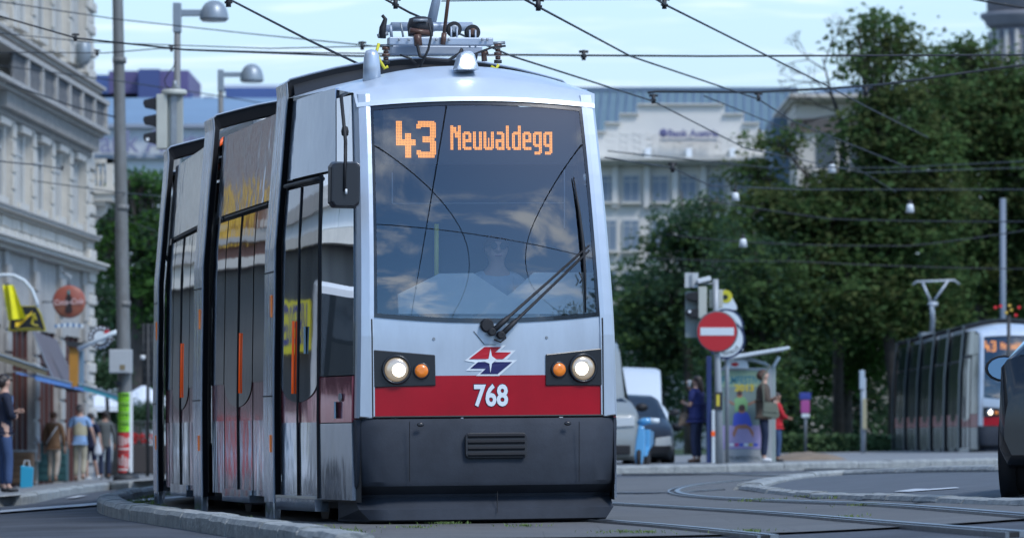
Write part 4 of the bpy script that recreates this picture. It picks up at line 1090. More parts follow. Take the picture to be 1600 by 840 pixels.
        b = MB(); b.tube([mc + Vector((0, -.055, -.07)), mc + Vector((0, -.055, -.035))], .009, 6); b.build('mirror_bolt', white_plastic, mo)
        b = MB(); p = on(539, 205, .15); b.lathe([(.0, -.04), (.024, -.03), (.028, .0), (.02, .03), (0, .04)], p, 12); b.build('camera', black, root)
        # roof gear: aerial, beacon
        p = on(581, 128, .95)
        b = MB(); b.tube([p, p + Vector((0, 0, .12)), p + Vector((0, 0, .19)), p + Vector((0, 0, .225)), p + Vector((0, 0, .235))], [.068, .062, .056, .042, .01], 16); b.build('aerial', silver, root)
        p = on(729, 110, .62)
        b = MB(); b.prism([(-.085, 0), (.085, 0), (.07, .05), (.052, .11), (.025, .137), (-.025, .137), (-.052, .11), (-.07, .05)], -.06, .12, lambda x, y, d: Vector((p.x + x, p.y + d, p.z + y))); be = b.build('beacon', silver, root, bevel=.012)
        pc = on(730, 97, .555)
        b = MB(); b.lathe([(.046, 0), (.044, .012), (.02, .018)], pc, 18, M=disc_m((0, -1, 0))); b.build('beacon_lamp', lampb, be)
    # portals and modules
    m_port = mat('portal_film', (.70, .77, .86), .14, .55, bump=1.0, bscale=3.5, stretch=(3.5, 3.5, .3), bdist=.05, var=.15, vscale=4)  # stretched colour noise adds pale streaks like mirrored sky
    PR = [(0.17,), ]
    def pout(): # right half outline (u, w) from bottom to crown
        o = [(bprof(w), w) for w in (.17, .5, .9, 1.3, 1.7, 2.1, 2.5, 2.9, 3.25)] + [(1.078, 3.345), (1.05, 3.37), (.9, 3.41), (.7, 3.46), (.45, 3.505), (.2, 3.53)]
        return o
    def halfring(): r = pout(); return [(-u, w) for u, w in r] + [(0, 3.54)] + [(u, w) for u, w in reversed(r)]
    ring = halfring()
    def inner(pt, d, dt): u, w = pt; k_ = 1 if abs(u) > 1.0 and w < 3.3 else 0; return (u - math.copysign(d if k_ else d * abs(u) / 1.05, u), w - (0 if k_ else dt))
    frames = []
    if not full: m_port = mat('portal_dimmed')
    for i, (pu, pv, py) in enumerate(portals):
        M = Matrix.Translation((pu, pv, 0)) @ Matrix.Rotation(py, 4, 'Z'); frames.append(M)
        inn = [inner(q, .055, .10) for q in ring]; n = len(ring); dep = .55
        b = MB(); vs = [M @ Vector((u, 0, w)) for u, w in ring] + [M @ Vector((u, dep, w)) for u, w in ring]
        b.add(vs, [(k_, k_ + 1, n + k_ + 1, n + k_) for k_ in range(n - 1)], 0, False)
        po = b.build('portal', m_port, root, fix=False)
        b = MB(); vs = [M @ Vector((u * .998, .004, w - .004)) for u, w in ring] + [M @ Vector((u, .05, w)) for u, w in inn] + [M @ Vector((u, dep - .01, w)) for u, w in inn] + [M @ Vector((u * .998, dep - .004, w - .004)) for u, w in ring]
        b.add(vs, [(k_ + r * n, k_ + 1 + r * n, k_ + 1 + (r + 1) * n, k_ + (r + 1) * n) for r in range(3) for k_ in range(n - 1)])
        b.build('portal_lining', black, po, fix=False)
        # light edge trim of the portal
        b = MB(); b.tube([M @ Vector((u, -.004, w)) for u, w in ring], .008, 4); b.build('portal_trim', trimm, po)
        for s in (-1, 1):
            for w in (.98, 1.02 + .9):
                b = MB(); b.tube([M @ Vector((s * (bprof(w) + .003), 0, w)), M @ Vector((s * (bprof(w) + .003), dep, w))], .005, 4); b.build('portal_joint', black, po)
            b = MB(); b.box(M @ Vector((s * (bprof(.2) - .03), .28, .11)), (.06, .42, .16), 0, py); b.build('portal_foot', film, po, bevel=.012)
            if full:
                b = MB(); b.box(M @ Vector((s * (bprof(1.65) + .004), .16, 1.66)), (.014, .07, .17), 0, py); b.build('side_marker', amber, po, bevel=.006)
                b = MB(); b.box(M @ Vector((s * (bprof(.6) + .004), .16, .62)), (.014, .05, .13), 0, py); b.build('reflector', amber, po)
    def lerpM(A, B, t, s, w, inset):
        a = A @ Vector((s * (bprof(w) - inset), .55, w)); c = B @ Vector((s * (bprof(w) - inset), 0, w)); return a.lerp(c, t)
    for i in range(len(portals) - 1):
        A, B = frames[i], frames[i + 1]
        mod = bpy.data.objects.new('tram_module', None); COL.objects.link(mod); mod.parent = root
        b = MB()
        for s in (-1, 1): b.grid(lambda a, c: lerpM(A, B, a, s, .2 + 3.0 * c, .135), 2, 8)
        b.grid(lambda a, c: (A @ Vector(((2 * a - 1) * 1.0, .5, 3.12 + .25 * (1 - (2 * a - 1) ** 2)))).lerp(B @ Vector(((2 * a - 1) * 1.0, .05, 3.12 + .25 * (1 - (2 * a - 1) ** 2))), c), 10, 2)
        b.grid(lambda a, c: (A @ Vector(((2 * a - 1) * .95, .5, .12))).lerp(B @ Vector(((2 * a - 1) * .95, .05, .12)), c), 2, 2)
        b.build('module_core', black, mod, fix=False)
        for s in (-1, 1):
            def pn(nm, t0, t1, w0, w1, m, ins=.055, lo=None, nt=5, nw=6):
                b = MB(); b.grid(lambda a, c: (lambda t: lerpM(A, B, t, s, (lo(t) if lo else w0) + (w1 - (lo(t) if lo else w0)) * c, ins))(t0 + (t1 - t0) * a), nt, nw)
                return b.build(nm, m, mod, fix=False)
            cuts = [.03, .27, .48, .50, .72, .94]
            pn('upper_panel', .03, .94, 2.50, 3.17, upglass, nt=8)
            for (t0, t1, door) in ((.03, .265, 0), (.28, .495, 1), (.505, .72, 1), (.735, .94, 0)):
                lo = (lambda t: 1.11 - .20 * math.sqrt(max(0, 1 - (2 * min(1, max(0, (t - .28) / .44)) - 1) ** 2))) if door else (lambda t: 1.10)
                pn('door_leaf' if door else 'side_panel', t0, t1, .80, 1.12, redfilm, .060)
                pn('door_leaf' if door else 'side_panel', t0, t1, .21, .80, film if not door else skirt, .058)
                pn('door_glass' if door else 'side_window', t0, t1, 1.1, 2.44, sideglass, .054, lo=lo, nt=14)
            b = MB(); b.tube([lerpM(A, B, .5, s, w, .052) for w in lin(.2, 2.45, 6)], .008, 5); b.build('door_seal', black, mod)
            b = MB(); b.tube([lerpM(A, B, t, s, 2.475, .05) for t in (.1, .78)], .013, 5); b.build('door_rail', dark_steel, mod)
            b = MB(); b.tube([lerpM(A, B, .46, s, w, .046) for w in (1.02, 1.5)], .007, 6); b.build('door_handle', orange if full else dark_steel, mod)
            a_, c_ = lerpM(A, B, .28, s, .25, .03), lerpM(A, B, .72, s, .25, .03)
            b = MB(); i_ = Vector((-s * .12, 0, 0)); dn = Vector((0, 0, -.10)); b.add([a_, c_, c_ + i_, a_ + i_, a_ + dn, c_ + dn, c_ + i_ + dn, a_ + i_ + dn], [(0, 1, 2, 3), (4, 5, 6, 7), (0, 1, 5, 4), (1, 2, 6, 5), (2, 3, 7, 6), (3, 0, 4, 7)]); b.build('door_step', skirt, mod)
        # roof boxes
        b = MB(); c_ = (A @ Vector((0, .5, 0))).lerp(B @ Vector((0, 0, 0)), .5); b.box((c_.x, c_.y, 3.36), (1.3, 2.3, .2), 0, portals[i][2]); b.build('roof_box', steel, mod, bevel=.04)
        if full:
            R = random.Random(i)
            b = MB(); e = lerpM(A, B, .35, -1, 3.17, .2); b.tube([e, e + Vector((.1, .05, .12)), e + Vector((.22, .1, .10)), e + Vector((.3, .1, .0))], .022, 6); b.build('roof_cable', yelm if i == 0 else orange, mod)
            b = MB(); b.box(e + Vector((.32, .2, .06)), (.10, .3, .05)); b.build('roof_clip', steel, mod)
    # front section: underframe, wheels, end wall
    last = frames[-1]
    b = MB(); b.prism([(-1.0, .3), (1.0, .3), (1.02, 2.2), (.9, 3.1), (0, 3.35), (-.9, 3.1), (-1.02, 2.2)], .5, 1.6, lambda x, y, d: last @ Vector((x * (1 - .08 * (d > 1)), d, y))); b.build('rear_end', silver, root, bevel=.03)
    for i in range(len(frames)):
        for s in (-1, 1):
            c = frames[i] @ Vector((s * .72, .28, .31)); b = MB(); b.lathe([(.31, -.05), (.31, .04), (.27, .05), (.1, .05)], c, 20, M=Matrix.Rotation(PI / 2, 3, 'Y') if True else None); b.build('wheel', dark_steel, root)
    b = MB(); b.bx(-.8, .8, .35, 2.5, .13, .2); b.build('underframe', black, root)
    # pantograph carrier
    return root, on, SF, S, frames

# first tram
yaw1, roll1 = math.radians(11), -.0095
F1 = Vector((-.15, 34.6, gz(-.15, 34.6) - .03))
Rz = Matrix.Rotation(-yaw1, 3, 'Z')
def loc1(X, Y, y): q = Rz @ (Vector((X, Y, 0)) - Vector((F1.x, F1.y, 0))); return (q.x, q.y, math.radians(y) - yaw1)
ports = [(0, PV, 0), loc1(-1.424, 41.09, 11.5), loc1(-2.11, 45.48, 8.5), loc1(-2.42, 49.85, 3), loc1(-2.28, 54.2, -3), loc1(-1.7, 58.5, -9)]
tram, on1, SF1, S1, fr1 = make_tram('tram', 'large silver and red low floor tram number 768 on route 43 in the foreground', F1, yaw1, roll1, ports)
# pantograph on the cab roof
pg = bpy.data.objects.new('pantograph', None); COL.objects.link(pg); pg.parent = tram
def o1(x, y, v=2.0): return on1(x, y, v)
grey = mat('beam_grey', (.36, .42, .50), .45, .3, var=.1)
def beam(nm, x0, x1, y0, y1, v, d, m=grey, par=pg, bevel=.008):
    a, c = o1(x0, y1, v), o1(x1, y0, v); b = MB(); b.bx(a.x, c.x, v, v + d, a.z, c.z); return b.build(nm, m, par, bevel=bevel)
def rod(nm, pts, r, v=2.0, m=grey, n=8, par=pg):
    b = MB(); b.tube([o1(x, y, (v[i] if isinstance(v, (list, tuple)) else v)) for i, (x, y) in enumerate(pts)], r, n); return b.build(nm, m, par)
beam('cross_beam', 608, 771, 59, 70, 1.7, .10)
beam('cross_beam', 611, 754, 72, 85, 2.0, .12)
rod('cylinder', [(611, 42), (738, 42)], .034, 2.2)
rod('cylinder_cap', [(600, 47), (622, 41)], .028, 2.2)
rod('lower_arm', [(671, 48), (681, 4), (690, -60), (705, -160)], [.040, .034, .030, .028], 2.3)
rod('control_rod', [(693, 60), (700, 2), (712, -70)], .014, 2.1, brown)
for x, y in ((709, 46), (738, 51)):
    b = MB(); b.lathe([(.052, -.03), (.058, -.022), (.058, .022), (.052, .03)], o1(x, y, 1.8), 22, M=disc_m((0, -1, 0))); c_ = b.build('spring_drum', black, pg)
    b = MB(); b.lathe([(.03, -.035), (.03, .042), (.02, .048)], o1(x, y, 1.8), 14, M=disc_m((0, -1, 0))); b.build('drum_hub', brown if x > 720 else steel, pg)
    for dx in (-4, 5): rod('drum_bracket', [(x + dx, y - 4), (x + dx, y + 24)], .007, 1.74)
b = MB(); p = o1(657, 44, 1.85); b.lathe([(.095, -.06), (.10, .02), (.085, .07), (.04, .085)], p, 18); mt_ = b.build('drive_motor', mat('motor_black', (.02, .02, .024), .5), pg)
rod('motor_terminal', [(646, 32), (668, 32)], .012, 1.74, steel); rod('motor_coil', [(640, 48), (672, 52)], .022, 1.74, brown)
rod('motor_foot', [(652, 54), (654, 72)], .03, 1.7, brown)
for x, y0, y1 in ((603, 74, 100), (778, 70, 100)):
    for k_ in range(5):
        yy = y0 + (y1 - y0) * k_ / 5
        rod('insulator', [(x, yy), (x, yy + (y1 - y0) / 6)], .030 if k_ % 2 == 0 else .020, 1.75, brown if k_ < 4 else dark_steel, 12)
    rod('insulator_cap', [(x - 9, y0 - 2), (x + 11, y0 - 3)], .012, 1.75, steel)
rod('earth_cable', [(592, 68), (588, 82), (594, 96), (601, 107), (606, 104)], .012, 1.7, yelm)
rod('earth_cable', [(767, 104), (775, 108), (779, 101)], .012, 1.7, yelm)
rod('cable', [(670, 36), (674, 55), (669, 78), (655, 108)], .009, 1.6, black)
rod('cable', [(652, 70), (656, 88), (668, 92), (700, 95), (718, 84), (722, 76)], .012, 1.65, black)
rod('cable', [(625, 86), (642, 92), (650, 100)], .008, 1.65, black)
rod('switch_arm', [(597, 60), (598, 44), (602, 30), (597, 24)], [.03, .026, .016, .012], 1.7, black)
rod('switch_arm', [(590, 57), (606, 52)], .016, 1.7, steel)
rod('bracket', [(610, 40), (612, 60)], .012, 1.9); rod('bracket', [(626, 36), (630, 58)], .008, 1.75, steel); rod('bracket', [(694, 52), (692, 70)], .02, 1.68, brown)
for x in (637, 622, 752, 760, 700, 680): rod('bolt', [(x, 62), (x + 3, 62)], .010, 1.68, steel)
rod('valve', [(757, 96), (756, 84), (762, 82)], .022, 1.75, brown); rod('valve', [(739, 94), (741, 84)], .03, 1.75, dark_steel)
rod('hose', [(722, 80), (735, 88), (748, 82), (770, 74), (790, 72)], .008, 1.7, black)
# dark fairing between roof and first arch
b = MB()
b.grid(lambda a, c: Vector(((2 * a - 1) * 1.02, PV - .05 + .1 * c, (3.24 + .16 * (1 - abs(2 * a - 1) ** 2)) + c * (.12 + .0 * a))), 20, 1); b.build('arch_fairing', mat('fairing_dark', (.02, .024, .03), .4), tram, fix=False)
# wear on fairing: drip channel
# second tram far on the right
F2 = Vector((12.6, 121.5, gz(12.6, 121.5) - .03))
yaw2 = math.radians(0.0)
ports2 = [(0, PV, 0)] + [(.0 * k_, PV + 4.35 * k_, math.radians(-.4 * k_)) for k_ in range(1, 6)]
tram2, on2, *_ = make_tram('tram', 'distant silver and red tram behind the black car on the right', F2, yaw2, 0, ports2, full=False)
b = MB(); zr = 3.45; b.bx(-.6, .4, 21, 22.2, 3.42, 3.6); b.build('pantograph_base', steel, tram2)
b = MB(); x0 = -.25; b.tube([(x0, 21.6, 3.5), (x0 + .0, 21.2, 4.0), (x0 - .05, 21, 4.42)], .07, 7)
b.tube([(x0 - .05, 21, 4.42), (x0 - .32, 21, 5.05)], .035, 6); b.tube([(x0 - .05, 21, 4.42), (x0 + .42, 21, 5.1)], .035, 6); b.tube([(x0 - .15, 21, 4.42), (x0 + .12, 21, 4.42)], .07, 6); b.build('pantograph_arm', mat('pan_grey', (.45, .5, .55), .5, .3), tram2)
b = MB(); b.tube([(x0 - .62, 21, 4.98), (x0 - .5, 21, 5.08), (x0 + .6, 21, 5.12), (x0 + .76, 21, 5.0)], .03, 6); b.build('collector', mat('pan_grey'), tram2)
# ------------------------------------------------------------------ poles, lamps, signals
def gp(px, Y, up=0.0):
    X = bxx(px, Y); return Vector((X, Y, gz(X, Y) + up))
def loc(px, py, Y, o): p = W(px, py, Y); return p - Vector(o)
lamp_grey = mat('lamp_grey', (.27, .32, .36), .4, .3, var=.05)
polem = mat('pole_paint', (.22, .235, .24), .6, .2, col2=(.14, .14, .13), vscale=2.5, bump=.3, bscale=20, stretch=(1, 1, .4))
# the big pole on the left with its box and bills
Yp = 95.0
o = gp(197, Yp, .12); pole = thing('tram_pole', 'tall grey steel pole with lime green and red bills and a switch box', 'pole', o)
def L(px, py, Y=Yp): return W(px, py, Y) - o
b = MB(); b.tube([L(197, 760), L(196, 640), L(193, 540), L(189, 300), L(184, 0), L(182, -220)], [.15, .14, .135, .125, .105, .09], 18); b.build('shaft', polem, pole)
for py in (90, 320, 470): b = MB(); b.tube([L(185 + py * .018, py), L(185 + py * .018, py + 9)], .135, 18); b.build('band', polem, pole)
b = MB(); p0, p1 = L(173, 583), L(208, 546); b.bx(p0.x, p1.x, -.42, -.12, p0.z, p1.z); bxo = b.build('switch_box', mat('box_grey', (.40, .43, .45), .5, var=.06), pole, bevel=.012)
b = MB(); b.bx(p0.x + .01, p1.x - .07, -.428, -.42, p0.z + .02, p1.z - .02); b.build('box_door', mat('box_grey'), bxo, bevel=.003)
b = MB(); q = L(194, 574); b.bx(q.x - .05, q.x + .05, -.436, -.428, q.z - .05, q.z + .05); b.build('lock_plate', mat('lock_brass', (.20, .16, .09), .5), bxo)
b = MB(); b.tube([L(187, 600) + Vector((-.02, -.14, -.04)), L(187, 600) + Vector((-.02, -.14, .06))], .05, 8); b.build('clamp', dark_steel, pole)
m_lime = mat('bill_lime', (.28, .72, .02), .7); m_bred = mat('bill_red', (.50, .03, .03), .7); m_ink = mat('ink', (.02, .03, .02), .7); m_bw = mat('bill_white', (.6, .55, .52), .7)
def curved(u, h): # wrap on the pole front, u across in metres
    return Vector((L(196, 640).x + .150 * math.sin(u / .150 * 1.0), -.150 * math.cos(u / .150), h))
for (y0, y1, m_, nm) in ((613, 628, m_lime, 'bill'), (629, 643, m_lime, 'bill'), (644, 657, m_lime, 'bill'), (658, 674, m_lime, 'bill'), (675, 706, m_bred, 'poster'), (707, 738, m_bred, 'poster')):
    z0, z1 = L(0, y1).z, L(0, y0).z
    b = MB(); b.grid(lambda a, c: curved(-.20 + .34 * a, z0 + .004 + (z1 - z0 - .008) * c), 10, 1); bl = b.build(nm, m_, pole, fix=False)
    R = random.Random(y0); b = MB()
    def line(u0, u1, h0, h1, m=0):
        b.grid(lambda a, c: curved(u0 + (u1 - u0) * a, h0 + (h1 - h0) * c) * 1.0 + Vector((0, -.004, 0)), 4, 1, m)
    hh = z1 - z0
    if m_ is m_lime:
        line(-.17, .12, z1 - hh * .45, z1 - hh * .12)
        for k_ in range(2): line(-.17, .02 + R.random() * .1, z1 - hh * (.62 + .18 * k_), z1 - hh * (.55 + .18 * k_))
        b.build('print', mat('print_green', (.05, .16, .02), .7), bl, fix=False)
    else:
        for k_ in range(5):
            x = -.18 + .06 * k_; line(x, x + .035, z1 - hh * R.uniform(.55, .75), z1 - hh * R.uniform(.1, .3))
        line(-.15, .1, z0 + hh * .12, z0 + hh * .22)
        b.build('print', m_bw, bl, fix=False)
b = MB(); p0, p1 = L(198, 738), L(206, 612); b.bx(p0.x + .04, p1.x + .02, -.12, .02, p0.z, p1.z); b.build('cable_duct', white_plastic, pole, bevel=.01)
b = MB(); b.lathe([(.26, 0), (.26, .12), (.17, .16)], (0, 0, -.05), 16); b.build('foot', dark_steel, pole)

def street_lamp(label, px, Y, top, arm, lamp, rp, drop=0):
    """px of the post, arm: (x0,x1,y), lamp: (x0,x1,ytop,ybottom)"""
    o = gp(px, Y, .12); t = thing('street_lamp', label, 'street lamp', o, 0, 'curved hood street lamps')
    Lx = lambda x, y: W(x, y, Y) - o
    b = MB(); b.tube([Vector((0, 0, 0)), Lx(px, 500), Lx(px, top)], [rp * 1.4, rp * 1.1, rp], 12); b.build('post', polem, t)
    b = MB(); b.box((Lx(px, top).x, 0, Lx(px, top + 14).z), (.14, .14, .5)); b.build('post_head', lamp_grey, t, bevel=.015)
    a, c = Lx(arm[0], arm[2]), Lx(arm[1], arm[2]); b = MB(); b.bx(a.x, c.x, -.05, .05, a.z - .05, a.z + .06); b.build('arm', lamp_grey, t, bevel=.012)
    x0, x1, y0, y1 = lamp; c = Lx((x0 + x1) / 2, y1); r = (x1 - x0) / 2 * Y / FPX; h = (y1 - y0) * Y / FPX
    b = MB(); b.lathe([(r * 1.0, 0), (r * 1.0, .03), (r * .97, h * .3), (r * .86, h * .58), (r * .65, h * .82), (r * .35, h * .96), (.02, h)], c, 24); hd_ = b.build('hood', lamp_grey, t)
    b = MB(); b.lathe([(r * .85, -.03), (r * .9, .004)], c, 20); b.build('lamp_glass', mat('lamp_glass_off', (.5, .55, .58), .2), hd_)
    return t, o
street_lamp('nearer hooded street lamp above the traffic light', 277, 82, 14, (278, 320, 21), (312, 357, 1, 31), .055)
street_lamp('farther hooded street lamp just left of the tram roof', 345, 112, 112, (346, 380, 117), (375, 412, 100, 127), .06)
# traffic light on the left, seen from the side
Yt = 78.0; o = gp(270, Yt, .12); tl = thing('traffic_light', 'traffic light seen from the side with three black hoods above the tram roof', 'traffic light', o)
Lt = lambda x, y: W(x, y, Yt) - o
b = MB(); b.tube([Vector((0, 0, 0)), Lt(270, 240)], .06, 12); b.build('post', polem, tl)
b = MB(); a, c = Lt(245, 233), Lt(262, 148); b.bx(a.x, c.x, -.13, .13, a.z, c.z); sh = b.build('signal_head', cream_box, tl, bevel=.012)
b = MB(); a, c = Lt(263, 236), Lt(286, 149); b.bx(a.x, c.x, -.06, .10, a.z, c.z); b.build('mounting_plate', mat('plate_cream', (.36, .38, .35), .5), tl, bevel=.01)
b = MB(); a, c = Lt(268, 238), Lt(277, 149); b.bx(a.x, c.x, -.10, -.06, a.z, c.z); b.build('channel', steel, tl)
b = MB(); b.lathe([(.19, 0), (.205, .02), (.205, .07), (.18, .09)], Lt(272, 149), 20); b.build('cap', cream_box, tl)
b = MB(); b.tube([Lt(273, 138), Lt(273, 126)], .035, 8); b.tube([Lt(268, 136), Lt(279, 136)], .02, 6); b.build('finial', steel, tl)
b = MB(); b.tube([Lt(266, 139), Lt(259, 134), Lt(257, 126), Lt(262, 116), Lt(271, 105), Lt(275, 96)], .010, 6); b.build('cable', black, tl)
b = MB(); b.tube([Lt(274, 149), Lt(274, 236)], .012, 6); b.build('conduit', mat('conduit_blue', (.08, .15, .22), .5), tl)
for i, y in enumerate((158, 184, 211)):
    b = MB(); c = Lt(245, y + 7)
    b.prism([(.0, -.085), (.0, .125), (-.20, .085), (-.215, .03), (-.19, -.035), (-.06, -.06)], -.10, .10, lambda x, y_, d: Vector((c.x + x, d, c.z + y_))); hd_ = b.build('hood', black, sh, bevel=.012)
    b = MB(); b.lathe([(.085, 0), (.08, .02)], c + Vector((.0, 0, .02)), 16, M=disc_m((-1, 0, 0))); b.build('lens', mat('dark_lens', (.05, .03, .03), .2), sh)
b = MB(); c = Lt(231, 219); b.bx(c.x - .02, c.x + .03, -.115, -.10, c.z - .02, c.z + .03); b.build('lens_glint', white_plastic, sh)

# no entry sign mast at the stop
Ym = 87.0; o = gp(1120, Ym, .13); mast = thing('signal_mast', 'grey mast with traffic light and camera beside the woman drinking', 'traffic light', o)
Lm = lambda x, y, dy=0: W(x, y, Ym) - o + Vector((0, dy, 0))
b = MB(); b.tube([Lm(1124, 728), Lm(1122, 600), Lm(1119, 500), Lm(1118, 436)], [.075, .062, .055, .052], 14); b.build('post', mat('mast_grey', (.36, .39, .41), .5, .3, var=.1), mast)
b = MB(); b.bx(Lm(1117, 0).x - .02, Lm(1127, 0).x + .02, -.10, .08, Lm(0, 640).z, Lm(0, 612).z); b.build('button_box', dark_steel, mast, bevel=.01)
b = MB(); b.bx(Lm(1119, 0).x, Lm(1124, 0).x, -.11, -.10, Lm(0, 634).z, Lm(0, 616).z); b.build('button_plate', mat('button_yellow', (.6, .5, .05), .5), mast)
b = MB(); a, c = Lm(1091, 497), Lm(1104, 448); b.bx(a.x, c.x, -.12, .12, a.z, c.z); sg1 = b.build('signal_head', cream_box, mast, bevel=.01)
b = MB(); a, c = Lm(1071, 527), Lm(1091, 455); b.bx(a.x, c.x, .1, .16, a.z, c.z); b.build('backboard', mat('backboard', (.30, .35, .33), .6), mast, bevel=.01)
for y in (463, 489):
    b = MB(); c = Lm(1091, y); b.prism([(0, -.08), (0, .09), (-.21, .055), (-.235, .0), (-.20, -.045), (-.03, -.09)], -.10, .10, lambda x, y_, d: Vector((c.x + x, d, c.z + y_))); b.build('hood', black, sg1, bevel=.01)
b = MB(); b.lathe([(.03, 0), (.02, .02)], Lm(1077, 487, -.13), 10, M=disc_m((0, -1, 0))); b.build('reflector', mat('bright_white', (.8, .85, .9), .3), mast)
b = MB(); a, c = Lm(1109, 480), Lm(1130, 452); b.bx(a.x, c.x, .08, .30, a.z, c.z); b.build('rear_signal_head', cream_box, mast, bevel=.01)
b = MB(); a, c = Lm(1070, 449), Lm(1091, 426); b.bx(a.x, c.x, .0, .03, a.z, c.z); pl_ = b.build('sign_plate', mat('plate_grey', (.50, .53, .53), .5), mast)
b = MB(); a = Lm(1080, 448); b.bx(a.x - .02, a.x + .02, -.02, .0, a.z, a.z + .22); b.build('bracket', steel, pl_)
b = MB(); b.tube([Lm(1086, 443), Lm(1118, 443)], .02, 6); b.build('bracket', steel, mast)
b = MB(); b.box(Lm(1100, 437, -.05), (.24, .16, .08), 0, M=Matrix.Rotation(-.25, 3, 'Y')); b.build('camera', white_plastic, mast, bevel=.01)
# the no entry disc is a thing fixed to the mast
ne = thing('no_entry_sign', 'round red no entry sign with white bar on the grey mast', 'road sign', W(1120, 518, Ym) + Vector((0, -.12, 0)))
Mf = disc_m((0, -1, 0))
b = MB(); b.lathe([(.365, -.012), (.375, 0), (.375, .008), (.352, .012)], (0, 0, 0), 40, M=Mf); b.build('rim', mat('sign_rim', (.10, .12, .13), .5), ne)
b = MB(); b.lathe([(.352, .004), (.348, .016)], (0, 0, 0), 40, M=Mf); b.build('face', mat('sign_red', (.48, .008, .015), .35, coat=.2), ne)
b = MB(); b.bx(-.30, .30, -.022, -.015, -.068, .072); b.build('bar', mat('sign_white', (.66, .74, .78), .4), ne, bevel=.006)
b = MB(); b.tube([(-.03, .03, .15), (.03, .09, .15)], .03, 6); b.build('clamp', steel, ne)
# stop sign behind it
Ys = 91.0; o = gp(1136, Ys, .13); st = thing('stop_sign_post', 'two white rings with blue edges behind the no entry sign', 'stop sign', o)
Ls = lambda x, y, dy=0: W(x, y, Ys) - o + Vector((0, dy, 0))
b = MB(); b.tube([Vector((0, 0, 0)), Ls(1136, 470)], .04, 10); b.build('post', steel, st)
m_blue = mat('sign_navy', (.015, .03, .09), .5); m_sw = mat('sign_white', (.66, .74, .78), .4)
for i, (cx_, cy_, r) in enumerate(((1134, 510, 28), (1133, 530, 31))):
    rr = r * Ys / FPX; c = Ls(cx_, cy_, -.06 - .05 * i)
    b = MB(); b.lathe([(rr, 0), (rr, .02)], c, 32, M=Mf); rg = b.build('ring', m_blue, st)
    b = MB(); b.lathe([(rr * .88, .02), (rr * .88, .026)], c, 32, M=Mf); b.build('ring_face', m_sw, rg)
    b = MB()
    for k_, ch in enumerate('HALTESTELLE' if i else ''):
        an = math.radians(-140 + k_ * 10.0 + 5)
        b.text(ch, .085, lambda x, y, z: (lambda a: Vector((c.x + a[0], c.y - .028, c.z + a[1])))(((rr * .72) * math.cos(an) + x * -math.sin(an) - y * -math.cos(an) * -1, (rr * .72) * math.sin(an) + x * math.cos(an) + y * math.sin(an) * -1)), bold=.003)
    if i: b.build('lettering', m_ink, rg, fix=False)
b = MB(); P = [Ls(x, y) for x, y in ((1124, 484), (1151, 484), (1151, 478), (1140, 457), (1132, 452), (1124, 460))]
b.prism([(p.x, p.z) for p in P], -.06, -.03, lambda x, y, d: Vector((x, d, y))); cp = b.build('top_plate', m_sw, st)
b = MB(); b.lathe([(.12, 0), (.12, .01)], Ls(1134, 463, -.062), 20, M=Mf); b.build('yellow_disc', mat('disc_yellow', (.6, .55, .03), .5), cp)
b = MB(); b.lathe([(.05, 0), (.05, .01)], Ls(1133, 464, -.075), 12, M=Mf); b.build('dark_mark', m_ink, cp)
b = MB(); a, c = Ls(1140, 548), Ls(1161, 512); b.bx(a.x, c.x, -.02, .0, a.z, c.z); b.build('side_plate', m_sw, st, bevel=.02)

# shelter with the poster case
Yk = 92.5; o = gp(1163, Yk, .13); ks = thing('bus_shelter', 'tram shelter with thin white wing roof and film poster case', 'shelter', o)
Lk = lambda x, y, dy=0: W(x, y, Yk) - o + Vector((0, dy, 0))
def kb(nm, x0, x1, y0, y1, d0, d1, m, par=ks, bevel=.01):
    a, c = Lk(x0, y0), Lk(x1, y1); b = MB(); b.bx(a.x, c.x, d0, d1, a.z, c.z); return b.build(nm, m, par, bevel=bevel)
case = kb('poster_case', 1118, 1206, 726, 574, -.02, .16, mat('case_grey', (.38, .41, .42), .45, .3))
kb('case_base', 1119, 1205, 724, 704, -.045, -.02, mat('case_base', (.34, .36, .37), .6), case)
b = MB(); b.text('FILMFESTIVAL', .10, lambda x, y, z: Lk(1163, 715, -.047) + Vector((x, 0, y)), bold=.003); b.build('base_print', mat('print_grey', (.12, .14, .15), .6), case, fix=False)
kb('poster', 1124, 1200, 702, 578, -.028, -.02, mat('poster_ground', (.20, .28, .26), .5, col2=(.14, .21, .22), vscale=1.2), case, 0)
kb('poster_sky', 1124, 1200, 604, 579, -.031, -.028, mat('poster_green', (.32, .42, .26), .5, col2=(.20, .34, .26), vscale=3), case, 0)
kb('poster_floor', 1124, 1200, 701, 664, -.031, -.028, mat('poster_purple', (.34, .30, .52), .5, var=.15, vscale=4), case, 0)
b = MB(); b.text('FILMFESTIVAL', .20, lambda x, y, z: Lk(1163, 594, -.034) + Vector((x, 0, y)), bold=.006, sx=.72); b.build('poster_title', mat('title_teal', (.05, .20, .26), .5), case, fix=False)
b = MB(); b.text('2013', .17, lambda x, y, z: Lk(1163, 606, -.034) + Vector((x, 0, y)), bold=.008, sx=1.1); b.build('poster_year', mat('title_yellow', (.55, .45, .04), .5), case, fix=False)
def pf(nm, pts, m, d=-.034):
    b = MB(); P = [Lk(1100 + x / 4.943, 560 + y / 4.943) for x, y in pts]; b.prism([(p.x, p.z) for p in P], d, d + .003, lambda x, y, d_: Vector((x, d_, y))); b.build(nm, m, case, fix=False)
def circ(cx_, cy_, r, n=14): return [(cx_ + r * math.cos(2 * PI * i / n), cy_ + r * math.sin(2 * PI * i / n)) for i in range(n)]
skin_p = mat('print_skin', (.36, .17, .11), .6); hair_p = mat('print_hair', (.07, .04, .04), .6)
